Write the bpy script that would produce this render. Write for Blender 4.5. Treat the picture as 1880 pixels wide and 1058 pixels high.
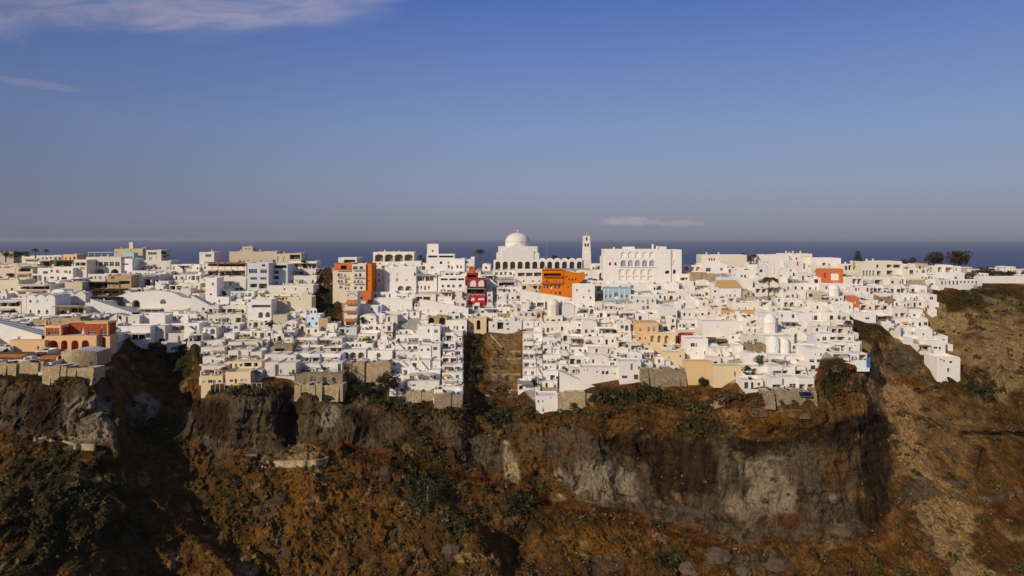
import bpy, bmesh, math, random
import numpy as np
from mathutils import Vector, Matrix

# ------------------------------------------------------------------ clear
for o in list(bpy.data.objects): bpy.data.objects.remove(o)
SC = bpy.context.scene
COL = SC.collection

# ------------------------------------------------------------------ camera
F = 1253.33          # focal length in photograph pixels
EYE = 437.0          # photograph row of the eye level
HC = 290.0           # camera height above the sea, metres
cam = bpy.data.cameras.new('camera'); camo = bpy.data.objects.new('camera', cam); COL.objects.link(camo)
cam.lens = 24; cam.sensor_width = 36; cam.shift_y = -(529-EYE)/1880
cam.clip_start = 1; cam.clip_end = 200000
camo.location = (0, 0, HC); camo.rotation_euler = (math.radians(90), 0, 0)
SC.camera = camo

# ------------------------------------------------------------------ sun and sky
SUN_EL = math.radians(25); SUN_AZ = math.radians(41)      # azimuth to the left of straight behind the camera
sdir = Vector((-math.sin(SUN_AZ)*math.cos(SUN_EL), -math.cos(SUN_AZ)*math.cos(SUN_EL), math.sin(SUN_EL)))
sl = bpy.data.lights.new('sun', 'SUN'); slo = bpy.data.objects.new('sun', sl); COL.objects.link(slo)
sl.energy = 3.4; sl.angle = math.radians(0.5); sl.color = (1.0, 0.89, 0.74)
slo.rotation_euler = sdir.to_track_quat('Z', 'Y').to_euler()
slo.location = (-200, -100, 500)
W = bpy.data.worlds.new('World'); SC.world = W; W.use_nodes = True
SC.view_settings.view_transform = 'Standard'; SC.view_settings.look = 'None'
SC.view_settings.exposure = 0; SC.view_settings.gamma = 1

class NT:
    """small helper for node trees"""
    def __init__(s, tree): s.t = tree; tree.nodes.clear()
    def n(s, typ, **kw):
        nd = s.t.nodes.new(typ)
        for k, v in kw.items():
            if k == 'i':
                for a, b in v.items():
                    if isinstance(b, bpy.types.NodeSocket): s.t.links.new(b, nd.inputs[a])
                    else: nd.inputs[a].default_value = b
            else: setattr(nd, k, v)
        return nd
    def math(s, op, a, b=0.0, c=None, clamp=False):
        d = {0: a, 1: b}
        if c is not None: d[2] = c
        return s.n('ShaderNodeMath', operation=op, use_clamp=clamp, i=d).outputs[0]
    def mix(s, f, a, b, typ='MIX'):
        nd = s.n('ShaderNodeMix', data_type='RGBA', blend_type=typ)
        for k, v in ((0, f), (6, a), (7, b)):
            if isinstance(v, bpy.types.NodeSocket): s.t.links.new(v, nd.inputs[k])
            else: nd.inputs[k].default_value = v if k == 0 or len(v) == 4 else (*v, 1)
        return nd.outputs[2]
    def noise(s, vec, scale, detail=4, rough=0.55, dist=0.0):
        return s.n('ShaderNodeTexNoise', i={'Vector': vec, 'Scale': scale, 'Detail': detail, 'Roughness': rough, 'Distortion': dist}).outputs[0]
    def ramp(s, f, stops, interp='LINEAR'):
        nd = s.n('ShaderNodeValToRGB', i={0: f}); cr = nd.color_ramp; cr.interpolation = interp
        while len(cr.elements) < len(stops): cr.elements.new(0.5)
        for e, (p, c) in zip(cr.elements, stops):
            e.position = p; e.color = (*c, 1) if len(c) == 3 else c
        return nd.outputs[0]
    def rng(s, v, a, b, c=0.0, d=1.0, smooth=True):
        return s.n('ShaderNodeMapRange', interpolation_type='SMOOTHSTEP' if smooth else 'LINEAR', i={0: v, 1: a, 2: b, 3: c, 4: d}).outputs[0]

def build_world():
    T = NT(W.node_tree)
    tc = T.n('ShaderNodeTexCoord').outputs['Generated']
    sx = T.n('ShaderNodeSeparateXYZ', i={0: tc}).outputs
    sky = T.n('ShaderNodeTexSky', sky_type='NISHITA', sun_disc=False, sun_elevation=SUN_EL, sun_rotation=math.pi+SUN_AZ,
              altitude=290, air_density=1.0, dust_density=1.2, ozone_density=2.0).outputs[0]
    # colour of the air by elevation: grey violet haze low down, clear blue above
    el = T.math('MULTIPLY', sx[2], 2.0, clamp=True)
    k = 10.0
    def c(r, g, b): return (r*k, g*k, b*k)
    air = T.ramp(el, [(0.0, c(.195, .200, .290)), (0.05, c(.215, .225, .315)), (0.15, c(.232, .275, .410)), (0.30, c(.200, .275, .485)),
                      (0.48, c(.135, .215, .485)), (0.66, c(.072, .150, .450)), (1.0, c(.075, .125, .31))])
    base = T.mix(0.88, sky, air)
    # high thin cloud, laid out by direction: ratio of across and up to ahead
    ya = T.math('MAXIMUM', sx[1], 0.08)
    u = T.math('DIVIDE', sx[0], ya); v = T.math('DIVIDE', sx[2], ya)
    # cirrus sheet, denser high and to the left
    tilt = T.math('ADD', v, T.math('MULTIPLY', u, -0.05))
    vec = T.n('ShaderNodeCombineXYZ', i={0: T.math('MULTIPLY', u, 3.2), 1: T.math('MULTIPLY', tilt, 15.0), 2: 3.7}).outputs[0]
    n1 = T.noise(vec, 1.0, 6, 0.6, 0.6)
    vec2 = T.n('ShaderNodeCombineXYZ', i={0: T.math('MULTIPLY', u, 9.0), 1: T.math('MULTIPLY', tilt, 42.0), 2: 1.1}).outputs[0]
    n2 = T.noise(vec2, 1.0, 5, 0.6, 0.8)
    # lower border of the sheet as a function of u
    low = T.n('ShaderNodeFloatCurve', i={'Value': T.rng(u, -1.0, 0.2, 0, 1, False)})
    cv = low.mapping.curves[0]
    for p in list(cv.points)[1:-1]: cv.points.remove(p)
    pts = [(0.0, .285), (0.20, .295), (0.30, .305), (0.45, .288), (0.58, .312), (0.66, .328), (0.74, .36), (1.0, .5)]
    cv.points[0].location = pts[0]; cv.points[-1].location = pts[-1]
    for p in pts[1:-1]: cv.points.new(*p)
    low.mapping.update()
    above = T.math('SUBTRACT', v, low.outputs[0])
    m1 = T.rng(T.math('ADD', above, T.math('MULTIPLY', T.math('SUBTRACT', n1, 0.5), 0.09)), -0.014, 0.030)
    left = T.rng(u, 0.05, -0.30)
    cir = T.math('MULTIPLY', T.math('MULTIPLY', m1, left), T.math('ADD', 0.2, T.math('MULTIPLY', T.rng(n2, .2, .85), 0.8)), clamp=True)
    # faint veils further down on the left
    veil = T.math('MULTIPLY', T.math('MULTIPLY', T.rng(n1, 0.48, 0.75), T.rng(u, -0.35, -0.75)), T.rng(v, 0.12, 0.30))
    # small bright streak far left
    du = T.math('DIVIDE', T.math('ADD', u, 0.700), 0.075)
    dv = T.math('DIVIDE', T.math('SUBTRACT', T.math('ADD', v, T.math('MULTIPLY', T.math('ADD', u, .7), 0.14)), 0.2255), 0.0065)
    dv = T.math('ADD', dv, T.math('MULTIPLY', T.math('SUBTRACT', n2, 0.5), 2.2))
    st = T.rng(T.math('ADD', T.math('POWER', T.math('ABSOLUTE', du), 2.0), T.math('POWER', T.math('ABSOLUTE', dv), 2.0)), 1.3, 0.1)
    # low cumulus bank near the horizon
    cvec = T.n('ShaderNodeCombineXYZ', i={0: T.math('MULTIPLY', u, 38.0), 1: T.math('MULTIPLY', v, 90.0), 2: 8.3}).outputs[0]
    n3 = T.noise(cvec, 1.0, 6, 0.62)
    def puff(cu, cvv, ru, rv):
        a = T.math('DIVIDE', T.math('SUBTRACT', u, cu), ru)
        b = T.math('DIVIDE', T.math('SUBTRACT', v, cvv), rv)
        r = T.math('ADD', T.math('MULTIPLY', a, a), T.math('MULTIPLY', b, b))
        r = T.math('ADD', r, T.math('MULTIPLY', T.math('SUBTRACT', n3, 0.5), 2.4))
        return T.math('MULTIPLY', T.rng(r, 1.15, 0.0), T.rng(b, -1.1, -0.1))
    p = T.math('MAXIMUM', puff(0.170, 0.0235, 0.050, 0.0085), T.math('MULTIPLY', puff(0.245, 0.0205, 0.040, 0.006), 0.55))
    cloud = T.math('ADD', T.math('MULTIPLY', cir, 0.95), T.math('MULTIPLY', veil, 0.42))
    cloud = T.math('ADD', cloud, T.math('MULTIPLY', st, 0.35), clamp=True)
    col = T.mix(cloud, base, c(.40, .39, .52))
    col = T.mix(T.math('MULTIPLY', p, 0.8), col, c(.40, .36, .40))
    # the air is duller towards the left, nearer the sun side haze
    dim = T.ramp(T.rng(u, -0.85, 0.10), [(0, (.66, .68, .72)), (1, (1, 1, 1))])
    col = T.mix(T.rng(v, -.01, .09, .35, 1.0), col, T.mix(1.0, col, dim, 'MULTIPLY'))
    bg = T.n('ShaderNodeBackground', i={0: col, 1: 0.1})
    T.n('ShaderNodeOutputWorld', i={0: bg.outputs[0]})
build_world()

def P(px, py, Y):
    """world point seen at photograph pixel (px, py) at distance Y"""
    return Vector(((px-940)*Y/F, Y, HC-(py-EYE)*Y/F))

# ------------------------------------------------------------------ noise
_rs = np.random.RandomState(7)
_perm = _rs.permutation(512).astype(np.int64); _perm = np.concatenate([_perm, _perm, _perm])
_g3 = _rs.normal(size=(512, 3)); _g3 /= np.linalg.norm(_g3, axis=1)[:, None]
def perlin(x, y, z):
    xi = np.floor(x).astype(np.int64); yi = np.floor(y).astype(np.int64); zi = np.floor(z).astype(np.int64)
    xf = x-xi; yf = y-yi; zf = z-zi
    fa = lambda t: t*t*t*(t*(t*6-15)+10)
    u, v, w = fa(xf), fa(yf), fa(zf)
    out = 0
    for a in (0, 1):
        for b in (0, 1):
            for c in (0, 1):
                h = _perm[_perm[_perm[(xi+a) & 511]+((yi+b) & 511)]+((zi+c) & 511)]
                g = _g3[h & 511]
                d = g[..., 0]*(xf-a)+g[..., 1]*(yf-b)+g[..., 2]*(zf-c)
                out = out + d*(u if a else 1-u)*(v if b else 1-v)*(w if c else 1-w)
    return out
def fbm(x, y, z, octv=4, gain=0.5, lac=2.03):
    s = 0; a = 1.0
    for i in range(octv):
        s = s + a*perlin(x+i*17.3, y+i*5.1, z+i*9.7); x, y, z = x*lac, y*lac, z*lac; a *= gain
    return s
def ridged(x, y, z, octv=4, gain=0.5, lac=2.07):
    s = 0; a = 1.0
    for i in range(octv):
        s = s + a*(1-np.abs(perlin(x+i*11.3, y+i*7.7, z+i*3.1))*2.4); x, y, z = x*lac, y*lac, z*lac; a *= gain
    return s
def sstep(a, b, x):
    t = np.clip((x-a)/(b-a), 0, 1); return t*t*(3-2*t)

# ------------------------------------------------------------------ terrain
def curve(tab, sm):
    xs = np.arange(-1400, 3401, 2.0)
    a = np.array(tab, float)
    y = np.interp(xs, a[:, 0], a[:, 1])
    if sm:
        k = np.exp(-0.5*(np.arange(-int(3*sm), int(3*sm)+1)*2/(sm*2))**2); k /= k.sum()
        y = np.convolve(np.pad(y, len(k)//2, mode='edge'), k, mode='valid')
    return lambda p: np.interp(p, xs, y)
RIDGE = curve([(-900, 486), (0, 484), (300, 488), (700, 492), (1450, 494), (1600, 500), (1690, 508), (1740, 520), (1880, 521), (2400, 530)], 8)
YR = curve([(-900, 400), (0, 385), (500, 372), (950, 365), (1200, 352), (1400, 346), (1600, 338), (1700, 325), (1880, 330), (2400, 330)], 20)
BOT = curve([(-900, 700), (0, 684), (165, 688), (222, 668), (240, 634), (362, 634), (372, 708), (540, 712), (630, 724), (715, 738), (848, 748), (862, 742), (950, 745),
             (1000, 756), (1040, 742), (1080, 716), (1180, 710), (1250, 728), (1290, 742), (1350, 716), (1430, 722), (1500, 724), (1512, 672), (1590, 668), (1612, 604),
             (1650, 628), (1700, 658), (1764, 694), (1790, 660), (1880, 640), (2400, 640)], 4)
YB = curve([(-900, 250), (0, 244), (165, 244), (222, 262), (246, 290), (352, 290), (374, 260), (545, 260), (640, 264), (715, 262), (850, 254), (864, 266), (950, 266),
            (960, 257), (1080, 260), (1180, 256), (1260, 248), (1400, 234), (1500, 231), (1590, 246), (1616, 282), (1700, 270), (1765, 260), (1880, 268), (2400, 268)], 6)
WAL = curve([(-900, 800), (0, 796), (120, 806), (205, 824), (240, 806), (340, 800), (400, 836), (525, 828), (560, 804), (640, 826), (720, 850), (900, 888), (1040, 922),
             (1200, 952), (1350, 1002), (1560, 992), (1640, 934), (1668, 860), (1760, 830), (1880, 800), (2400, 800)], 8)
YW = curve([(-900, 232), (0, 228), (205, 232), (250, 252), (350, 256), (400, 248), (525, 250), (640, 252), (720, 247), (900, 243), (1040, 240), (1200, 232), (1350, 220),
            (1560, 218), (1640, 224), (1680, 236), (1760, 240), (1880, 244), (2400, 244)], 10)
SLP = curve([(-900, .62), (300, .62), (700, .66), (1000, .62), (1300, .55), (1700, .85), (2400, .85)], 20)

def seg_hit(t, Y0, z0, Y1, z1):
    s = -(z0+t*Y0)/((z1-z0)+t*(Y1-Y0)); return Y0+s*(Y1-Y0)
def baseY(px, py):
    t = (py-EYE)/F
    r, b, w = RIDGE(px), BOT(px), WAL(px)
    yr, yb, yw = YR(px), YB(px), YW(px)
    zr, zb, zw = -(r-EYE)/F*yr, -(b-EYE)/F*yb, -(w-EYE)/F*yw
    s = SLP(px)
    # point on the talus at row 1150
    t5 = (1150-EYE)/F
    y5 = (-zw+s*yw)/(t5+s); z5 = -t5*y5
    y6 = y5-75; z6 = np.full_like(y6, -HC-6.0)
    Yt = seg_hit(t, yr, zr, yb, zb); Yc = seg_hit(t, yb, zb, yw, zw); Yl = seg_hit(t, yw, zw, y5, z5); Ys = seg_hit(t, y5, z5, y6, z6)
    return np.where(py < b, Yt, np.where(py < w, Yc, np.where(py < 1150, Yl, Ys)))
def gau(px, py, cx, cy, rx, ry): return np.exp(-((px-cx)/rx)**2-((py-cy)/ry)**2)
def pdist(px, py, pts):
    d = np.full(np.shape(px), 1e9)
    for (x0, y0), (x1, y1) in zip(pts[:-1], pts[1:]):
        vx, vy = x1-x0, y1-y0; t = np.clip(((px-x0)*vx+(py-y0)*vy)/(vx*vx+vy*vy), 0, 1)
        d = np.minimum(d, np.hypot(px-x0-t*vx, py-y0-t*vy))
    return d
def crest(px, py, pts, sharp, decay, fade=40):
    """1 at a crest line, falling slowly to the left and sharply to the right"""
    a = np.array(pts, float); xl = np.interp(py, a[:, 1], a[:, 0]); s = px-xl
    v = np.where(s < 0, np.exp(np.minimum(s, 0)/decay), np.exp(-(np.maximum(s, 0)/sharp)**2))
    return v*sstep(a[0, 1]-fade, a[0, 1]+fade*0.3, py)*(1-sstep(a[-1, 1], a[-1, 1]+fade, py))
def inpoly(px, py, poly):
    r = np.zeros(np.shape(px), bool); n = len(poly)
    for i in range(n):
        x0, y0 = poly[i]; x1, y1 = poly[(i+1) % n]
        c = ((y0 > py) != (y1 > py)) & (px < (x1-x0)*(py-y0)/((y1-y0) if y1 != y0 else 1e-9)+x0)
        r ^= c
    return r
def polydist(px, py, poly):
    """signed distance in pixels, positive inside"""
    d = pdist(px, py, list(poly)+[poly[0]]); return np.where(inpoly(px, py, poly), d, -d)
BIGWALL = [(1040, 770), (1090, 792), (1200, 788), (1300, 806), (1420, 800), (1540, 772), (1640, 748), (1642, 930), (1600, 975), (1540, 994), (1440, 985), (1350, 1002), (1210, 955), (1100, 930), (1036, 912), (1030, 840)]
LEFTWALL = [(-60, 700), (60, 702), (170, 705), (215, 720), (225, 790), (205, 824), (120, 806), (-60, 790)]
MIDWALL = [(340, 728), (420, 722), (530, 716), (600, 738), (700, 745), (725, 790), (700, 838), (620, 822), (560, 800), (525, 828), (400, 838), (342, 790)]
GULL1 = [(578, 500), (606, 490), (614, 520), (626, 560), (630, 600), (600, 604), (580, 580), (572, 545)]
GULL2 = [(858, 606), (885, 600), (960, 612), (958, 690), (950, 760), (856, 765)]
ASHES = [(925, 808), (936, 806), (944, 838), (956, 870), (952, 890), (928, 884), (922, 840)]
def relief(px, py):
    """metres added to the distance: positive hollows, negative swellings"""
    D = np.zeros(np.shape(px))
    D += -7*crest(px, py, [(196, 690), (214, 720), (218, 790), (208, 840)], 20, 110, 20) - 2.5*gau(px, py, 60, 745, 60, 50)
    D += 5*gau(px, py, 290, 715, 36, 55) + 3.5*gau(px, py, 330, 660, 36, 36)
    D += -7*gau(px, py, 455, 765, 70, 55) + 5*gau(px, py, 540, 775, 14, 60) - 4*gau(px, py, 620, 780, 60, 50)
    # lower left spur with its shaded flank
    D += -9*crest(px, py, [(262, 880), (280, 915), (345, 985), (430, 1058), (520, 1150)], 34, 150, 40)
    D += -16*np.clip((260-px)/500, -0.2, 1.2)*sstep(760, 980, py)
    # cone with the walled terrace
    D += -3*gau(px, py, 545, 845, 60, 30) - 2*gau(px, py, 470, 930, 60, 60) - 8*gau(px, py, 265, 744, 26, 24)
    # diagonal ribs of the middle slope
    D += -1.5*crest(px, py, [(620, 840), (700, 900), (790, 980), (830, 1058), (850, 1150)], 45, 80)
    D += -9*crest(px, py, [(800, 925), (850, 965), (880, 1010), (905, 1058), (930, 1150)], 38, 70)
    D += -4*crest(px, py, [(740, 800), (840, 860), (930, 930), (1000, 1000), (1060, 1150)], 46, 60)
    D += 9*gau(px, py, 960, 1010, 60, 55)
    # great wall: hollow face with rounded buttress at the left and a dark return at the right
    s = polydist(px, py, BIGWALL)
    D += 7*sstep(0, 60, s)*(0.6+0.4*np.sin((px-1040)/95.0))
    D += -6*gau(px, py, 1090, 850, 40, 70) - 5*gau(px, py, 1310, 870, 50, 60) - 6*gau(px, py, 1500, 900, 60, 70)
    D += -6*crest(px, py, [(1585, 740), (1600, 800), (1608, 880), (1585, 960), (1560, 1000)], 34, 90, 20)
    D += 3*gau(px, py, 1450, 800, 180, 18)
    # overhang shadow lines at the foot of the walls
    D += 5*np.exp(-(pdist(px, py, [(640, 826), (760, 862), (900, 896), (1040, 930), (1200, 962), (1330, 1004)])/9)**2)
    D += 4*np.exp(-(pdist(px, py, [(-60, 800), (120, 812), (205, 828)])/8)**2)
    # right slope: ribs, ledge, hollow
    D += -5*crest(px, py, [(1640, 640), (1690, 720), (1740, 800), (1790, 900), (1830, 1058)], 60, 120)
    D += 3*np.exp(-(pdist(px, py, [(1770, 800), (1890, 802)])/6)**2) - 2.5*np.exp(-(pdist(px, py, [(1770, 788), (1890, 790)])/6)**2)
    D += 5*gau(px, py, 1650, 650, 45, 30) - 4*gau(px, py, 1605, 690, 25, 40)
    D += 3*np.exp(-(pdist(px, py, [(1805, 830), (1798, 870)])/6)**2)
    D += -3*gau(px, py, 1820, 870, 20, 20)
    D += -4*gau(px, py, 1390, 1020, 40, 16) - 3*gau(px, py, 1310, 1030, 30, 16)
    # ravines inside the town
    D += 4*sstep(-4, 18, polydist(px, py, GULL1)) + 4*sstep(-4, 22, polydist(px, py, GULL2))
    D += 8*gau(px, py, 1770, 560, 60, 40)*0.4 - 4*gau(px, py, 1800, 540, 80, 20)
    return D
TOWN = [(-160, 470), (1690, 470), (1722, 520), (1724, 552), (1706, 580), (1712, 625), (1740, 632), (1766, 662), (1764, 694), (1700, 658), (1650, 630), (1612, 606), (1545, 586),
        (1568, 612), (1592, 648), (1598, 668), (1512, 670), (1500, 724), (1430, 724), (1350, 714), (1262, 708), (1180, 704), (1136, 704), (1080, 712), (1050, 736), (1022, 752), (984, 756),
        (952, 722), (958, 614), (886, 602), (860, 608), (850, 742), (760, 742), (714, 736), (716, 690), (632, 680), (628, 722), (544, 720), (520, 696), (480, 706), (364, 706), (366, 628), (240, 628),
        (215, 660), (165, 686), (-160, 686)]
def natural(px, py):
    """how far a point lies outside the built up area, 0 inside"""
    return np.clip(-polydist(px, py, TOWN)/10.0, 0, 1)

def make_terrain():
    pxs = np.concatenate([np.arange(-900, -60, 40), np.arange(-60, 1941, 2.3), np.arange(1960, 2800, 40)])
    pys = np.concatenate([np.arange(470, 1110, 2.3), np.arange(1112, 1200, 12), np.geomspace(1210, 4200, 22)])
    PX, PY = np.meshgrid(pxs, pys)
    r = RIDGE(PX)
    PYc = r+(PY-470)*(4200-r)/(4200-470)       # rows follow the ridge
    PYc = np.where(PY < 1100, r+(PY-470)*(1100-r)/(1100-470), PY)
    Yb = baseY(PX, PYc)
    nat = natural(PX, PYc); nat = np.maximum(nat, sstep(-2, 6, polydist(PX, PYc, GULL1)))
    X = (PX-940)*Yb/F; Z = -(PYc-EYE)*Yb/F
    Dm = relief(PX, PYc)
    wall = np.maximum.reduce([sstep(-6, 14, polydist(PX, PYc, q)) for q in (BIGWALL, LEFTWALL, MIDWALL)])
    big = fbm(X/38, Yb/38, Z/30, 4)
    steep = sstep(14, 32, PYc-BOT(PX))*(1-sstep(-12, 6, PYc-WAL(PX)))*sstep(320, 350, PX)*(1-sstep(1020, 1060, PX)); outc = steep*sstep(.02, .22, fbm(X/13+4, Yb/13, Z/9, 4)); low = (1-sstep(1000, 1060, PYc))*0+1; outc = np.maximum(outc, .9*sstep(.30, .42, fbm(X/16+31, Yb/16, Z/10, 4))*sstep(0, 20, PYc-WAL(PX))*sstep(380, 420, PX)*low); wall = np.maximum(wall, outc*.8)
    wpx = fbm(X/22, Yb/40, Z/14, 3)*.55; rid = ridged(X/13+wpx, Yb/40, Z/34+wpx*.6, 5, 0.5); fold = fbm((X+Z*.8)/26+wpx, Yb/50, (Z-X*.35)/11, 4)
    fine = fbm(X/2.6, Yb/2.6, Z/2.2, 3)
    ero = ridged((X+Z*.85)/14+big*.9, Yb/40, (Z-X*.4)/30, 4, .55)
    strata = np.sin((Z+2.5*fbm(X/30, Yb/30, Z/12, 3))*2.2)
    Dn = -big*5.0 - np.where(wall > 0, wall*((rid-1.1)*2.2+fold*1.5+strata*.25+(ridged(X/3.2+wpx, Yb/6, Z/5, 4, .6)-1.0)*.8), 0) - (1-wall)*((ero-1.0)*2.6+(ridged((X+Z*.8)/6+big*1.2, Yb/30, (Z-X*.4)/9, 3, .5)-1)*.55+fbm(X/7, Yb/7, Z/7, 4)*2.2+(ridged(X/4+big, Yb/4, Z/5, 4, .58)-1)*.7) - fine*.42
    lz = (Z+X*.12+5*fbm(X/24, Yb/24, Z/24, 3))/5.5; lf = lz-np.floor(lz); led = np.where(lf < .8, lf/.8, (1-lf)/.2)*sstep(-.1, .25, fbm(X/30+9, Yb/30, Z/30, 3))
    ck = 1-np.abs(perlin(X/9+wpx*1.2, Yb/60, Z/30))*2.4; ck2 = 1-np.abs(perlin(X/30+wpx, Yb/60, Z/7.5+3))*2.4
    cm = sstep(.05, .4, fbm(X/14+20, Yb/14, Z/14, 3)); Dn = Dn+wall*cm*(1.1*sstep(.80, .99, ck)+.6*sstep(.82, .99, ck2))
    Dn = Dn-led*2.1*(1-wall*.5)
    Dm = Dm+Dn*np.maximum(nat, 0.0)
    Y = Yb+Dm
    X = (PX-940)*Y/F; Z = HC-(PYc-EYE)*Y/F
    # land behind the ridge, running down to the far coast
    ks = np.concatenate([np.linspace(0, 1, 30)[1:]**2.2])
    yr = Y[0]; rows = []
    for k in ks:
        yy = yr*np.power(6600/yr, k)
        pyy = RIDGE(pxs)+(494.0-RIDGE(pxs))*np.clip(k*3.2, 0, 1)
        drop = np.where(pxs < 1660, 1.0, 0.0)*6.0*np.clip(k*6, 0, 1)*(1-np.clip(k*2, 0, 1))
        xx = (pxs-940)*yy/F
        rows.append((xx, yy, HC-(pyy-EYE)*yy/F-drop+fbm(xx/60, yy/60, 0*xx, 3)*1.2*np.clip(k*8, 0, 1)*(1-k)))
    X = np.concatenate([np.array([q[0] for q in rows])[::-1], X]); Yall = np.concatenate([np.array([q[1] for q in rows])[::-1], Y]); Z = np.concatenate([np.array([q[2] for q in rows])[::-1], Z])
    nb = len(rows)
    nr, nc = X.shape
    co = np.stack([X, Yall, Z], -1).reshape(-1, 3).astype(np.float32)
    idx = np.arange(nr*nc).reshape(nr, nc)
    q = np.stack([idx[:-1, :-1], idx[1:, :-1], idx[1:, 1:], idx[:-1, 1:]], -1).reshape(-1, 4)
    me = mesh_np('hillside', co, q)
    # masks that drive the colours of the ground, with some painted shade in the dark one
    def pad(a, v=0.0): return np.concatenate([np.full((nb, nc), v), a]).astype(np.float32)
    X0, Y0, Z0 = (PX-940)*Y/F, Y, -(PYc-EYE)*Y/F
    wob = fbm(X0/9, Y0/9, Z0/9, 4)*14
    wob2 = fbm(X0/5+3, Y0/5, Z0/5, 4)*10; rock = np.maximum.reduce([sstep(-3, 6, polydist(PX, PYc, k2)+wob*1.7+wob2) for k2 in (BIGWALL, LEFTWALL, MIDWALL)])
    rock = np.maximum(rock, outc)
    rock = rock*(1-.55*sstep(4, 16, 17*gau(PX, PYc, 1545, 860, 45, 60)+wob*1.6))*(1-.7*sstep(9, 14, 15*gau(PX, PYc, 1250, 800, 60, 20)+wob))
    rock = np.maximum(rock, sstep(6, 16, 22*gau(PX, PYc, 1655, 665, 36, 34)+wob*.4))
    rock = np.maximum(rock, sstep(7, 14, 20*gau(PX, PYc, 1385, 1030, 60, 22)+wob*.5))
    rock = np.maximum(rock, sstep(9, 14, 20*gau(PX, PYc, 265, 745, 40, 34)+wob*.7))
    pale = sstep(-2, 4, polydist(PX, PYc, ASHES)+wob*.3)
    pale = np.maximum(pale, 1.0*sstep(6, 13, 22*gau(PX, PYc, 160, 768, 55, 45)+wob*.8))
    pale = np.maximum(pale, 1.0*sstep(6, 13, 18*gau(PX, PYc, 264, 744, 30, 26)+wob*.8))
    pale = np.maximum(pale, 0.9*sstep(8, 14, 20*gau(PX, PYc, 1110, 890, 90, 50)+wob*.7))
    pale = np.maximum(pale, 0.9*sstep(8, 14, 20*gau(PX, PYc, 1400, 895, 75, 75)+wob*.8))
    pale = np.maximum(pale, 0.8*sstep(9, 14, 18*gau(PX, PYc, 1530, 915, 14, 12)+wob*.6))
    pale = np.maximum(pale, 0.8*sstep(9, 14, 18*gau(PX, PYc, 605, 770, 20, 34)+wob*.9))
    pale = np.maximum(pale, 0.9*sstep(9, 14, 18*gau(PX, PYc, 1025, 915, 22, 14)+wob*.5))
    red = np.exp(-(pdist(PX, PYc, [(620, 812), (680, 832), (900, 880), (1040, 932), (1200, 972), (1330, 1000)])/9)**2)*sstep(-4, 6, wob+4)
    red = np.maximum(red, .8*sstep(8, 14, 18*gau(PX, PYc, 1650, 700, 60, 14)+wob*.6))
    red = np.maximum(red, .9*sstep(6, 14, 16*gau(PX, PYc, 1440, 955, 60, 14)+wob*.5))
    red = np.maximum(red, .6*sstep(8, 14, 18*gau(PX, PYc, 900, 655, 22, 18)+wob*.5))
    tan = .95*np.maximum(sstep(-3, 3, polydist(PX, PYc, [(1690, 560), (1735, 552), (1740, 575), (1780, 572), (1778, 600), (1762, 616), (1712, 620), (1704, 590)])+wob*.25),
                         sstep(-2, 4, polydist(PX, PYc, [(1000, 540), (1060, 545), (1090, 566), (1072, 575), (1010, 566)])+wob*.2))
    tan = np.maximum(tan, .85*np.exp(-(pdist(PX, PYc, [(1780, 572), (1830, 600), (1890, 640)])/7)**2)*sstep(-6, 4, wob+4))
    tan = np.maximum(tan, .8*sstep(5, 13, 18*np.exp(-(pdist(PX, PYc, [(1620, 690), (1650, 770), (1700, 880), (1750, 1000), (1780, 1090)])/52)**2)+wob*1.5))
    tan = np.maximum(tan, .75*sstep(4, 12, 16*gau(PX, PYc, 1830, 650, 100, 80)+wob*.9))
    tan = np.maximum(tan, .55*sstep(5, 14, 16*gau(PX, PYc, 1840, 560, 50, 20)+wob*.9))
    tan = np.maximum(tan, .7*sstep(7, 12, 18*gau(PX, PYc, 545, 832, 40, 22)+wob*.5))
    tan = np.maximum(tan, .5*sstep(-8, 12, polydist(PX, PYc, [(895, 606), (958, 612), (952, 720), (892, 716)])+wob*.8))
    tan = np.maximum(tan, .35*sstep(3, 12, 14*gau(PX, PYc, 1700, 820, 130, 130)+wob*.9))
    tan = np.maximum(tan, .8*sstep(9, 14, 18*gau(PX, PYc, 870, 1025, 50, 14)+wob*.6))
    green = np.zeros_like(PX)
    for cx, cy, rx, ry, a in ((110, 920, 170, 130, .8), (60, 690, 140, 18, .9), (330, 660, 34, 50, 1), (310, 790, 60, 40, .8), (270, 770, 40, 30, .9), (790, 880, 60, 60, 1), (700, 720, 60, 30, 1), (750, 800, 60, 60, .6),
                              (600, 560, 30, 50, 1), (920, 765, 36, 22, 1), (1130, 725, 60, 16, .9), (1280, 790, 60, 22, .9), (1530, 690, 30, 50, .8), (1800, 550, 90, 30, .8), (1790, 710, 40, 22, 1), (872, 660, 14, 60, .9),
                              (1590, 600, 50, 18, .8), (960, 920, 30, 18, .8), (1050, 950, 60, 14, .5), (830, 960, 40, 30, .8), (1660, 840, 20, 20, .4), (1230, 1030, 40, 22, .8), (420, 900, 120, 80, .35), (1720, 700, 40, 20, .7), (1865, 560, 40, 30, .6)):
        green = np.maximum(green, a*sstep(4, 14, 18*gau(PX, PYc, cx, cy, rx, ry)+wob*.7))
    green = np.maximum(green, .85*np.exp(-((PYc-BOT(PX)-9)/9)**2)*sstep(225, 260, PX)*(1-sstep(1480, 1520, PX))*sstep(-6, 5, wob+2))
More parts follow.
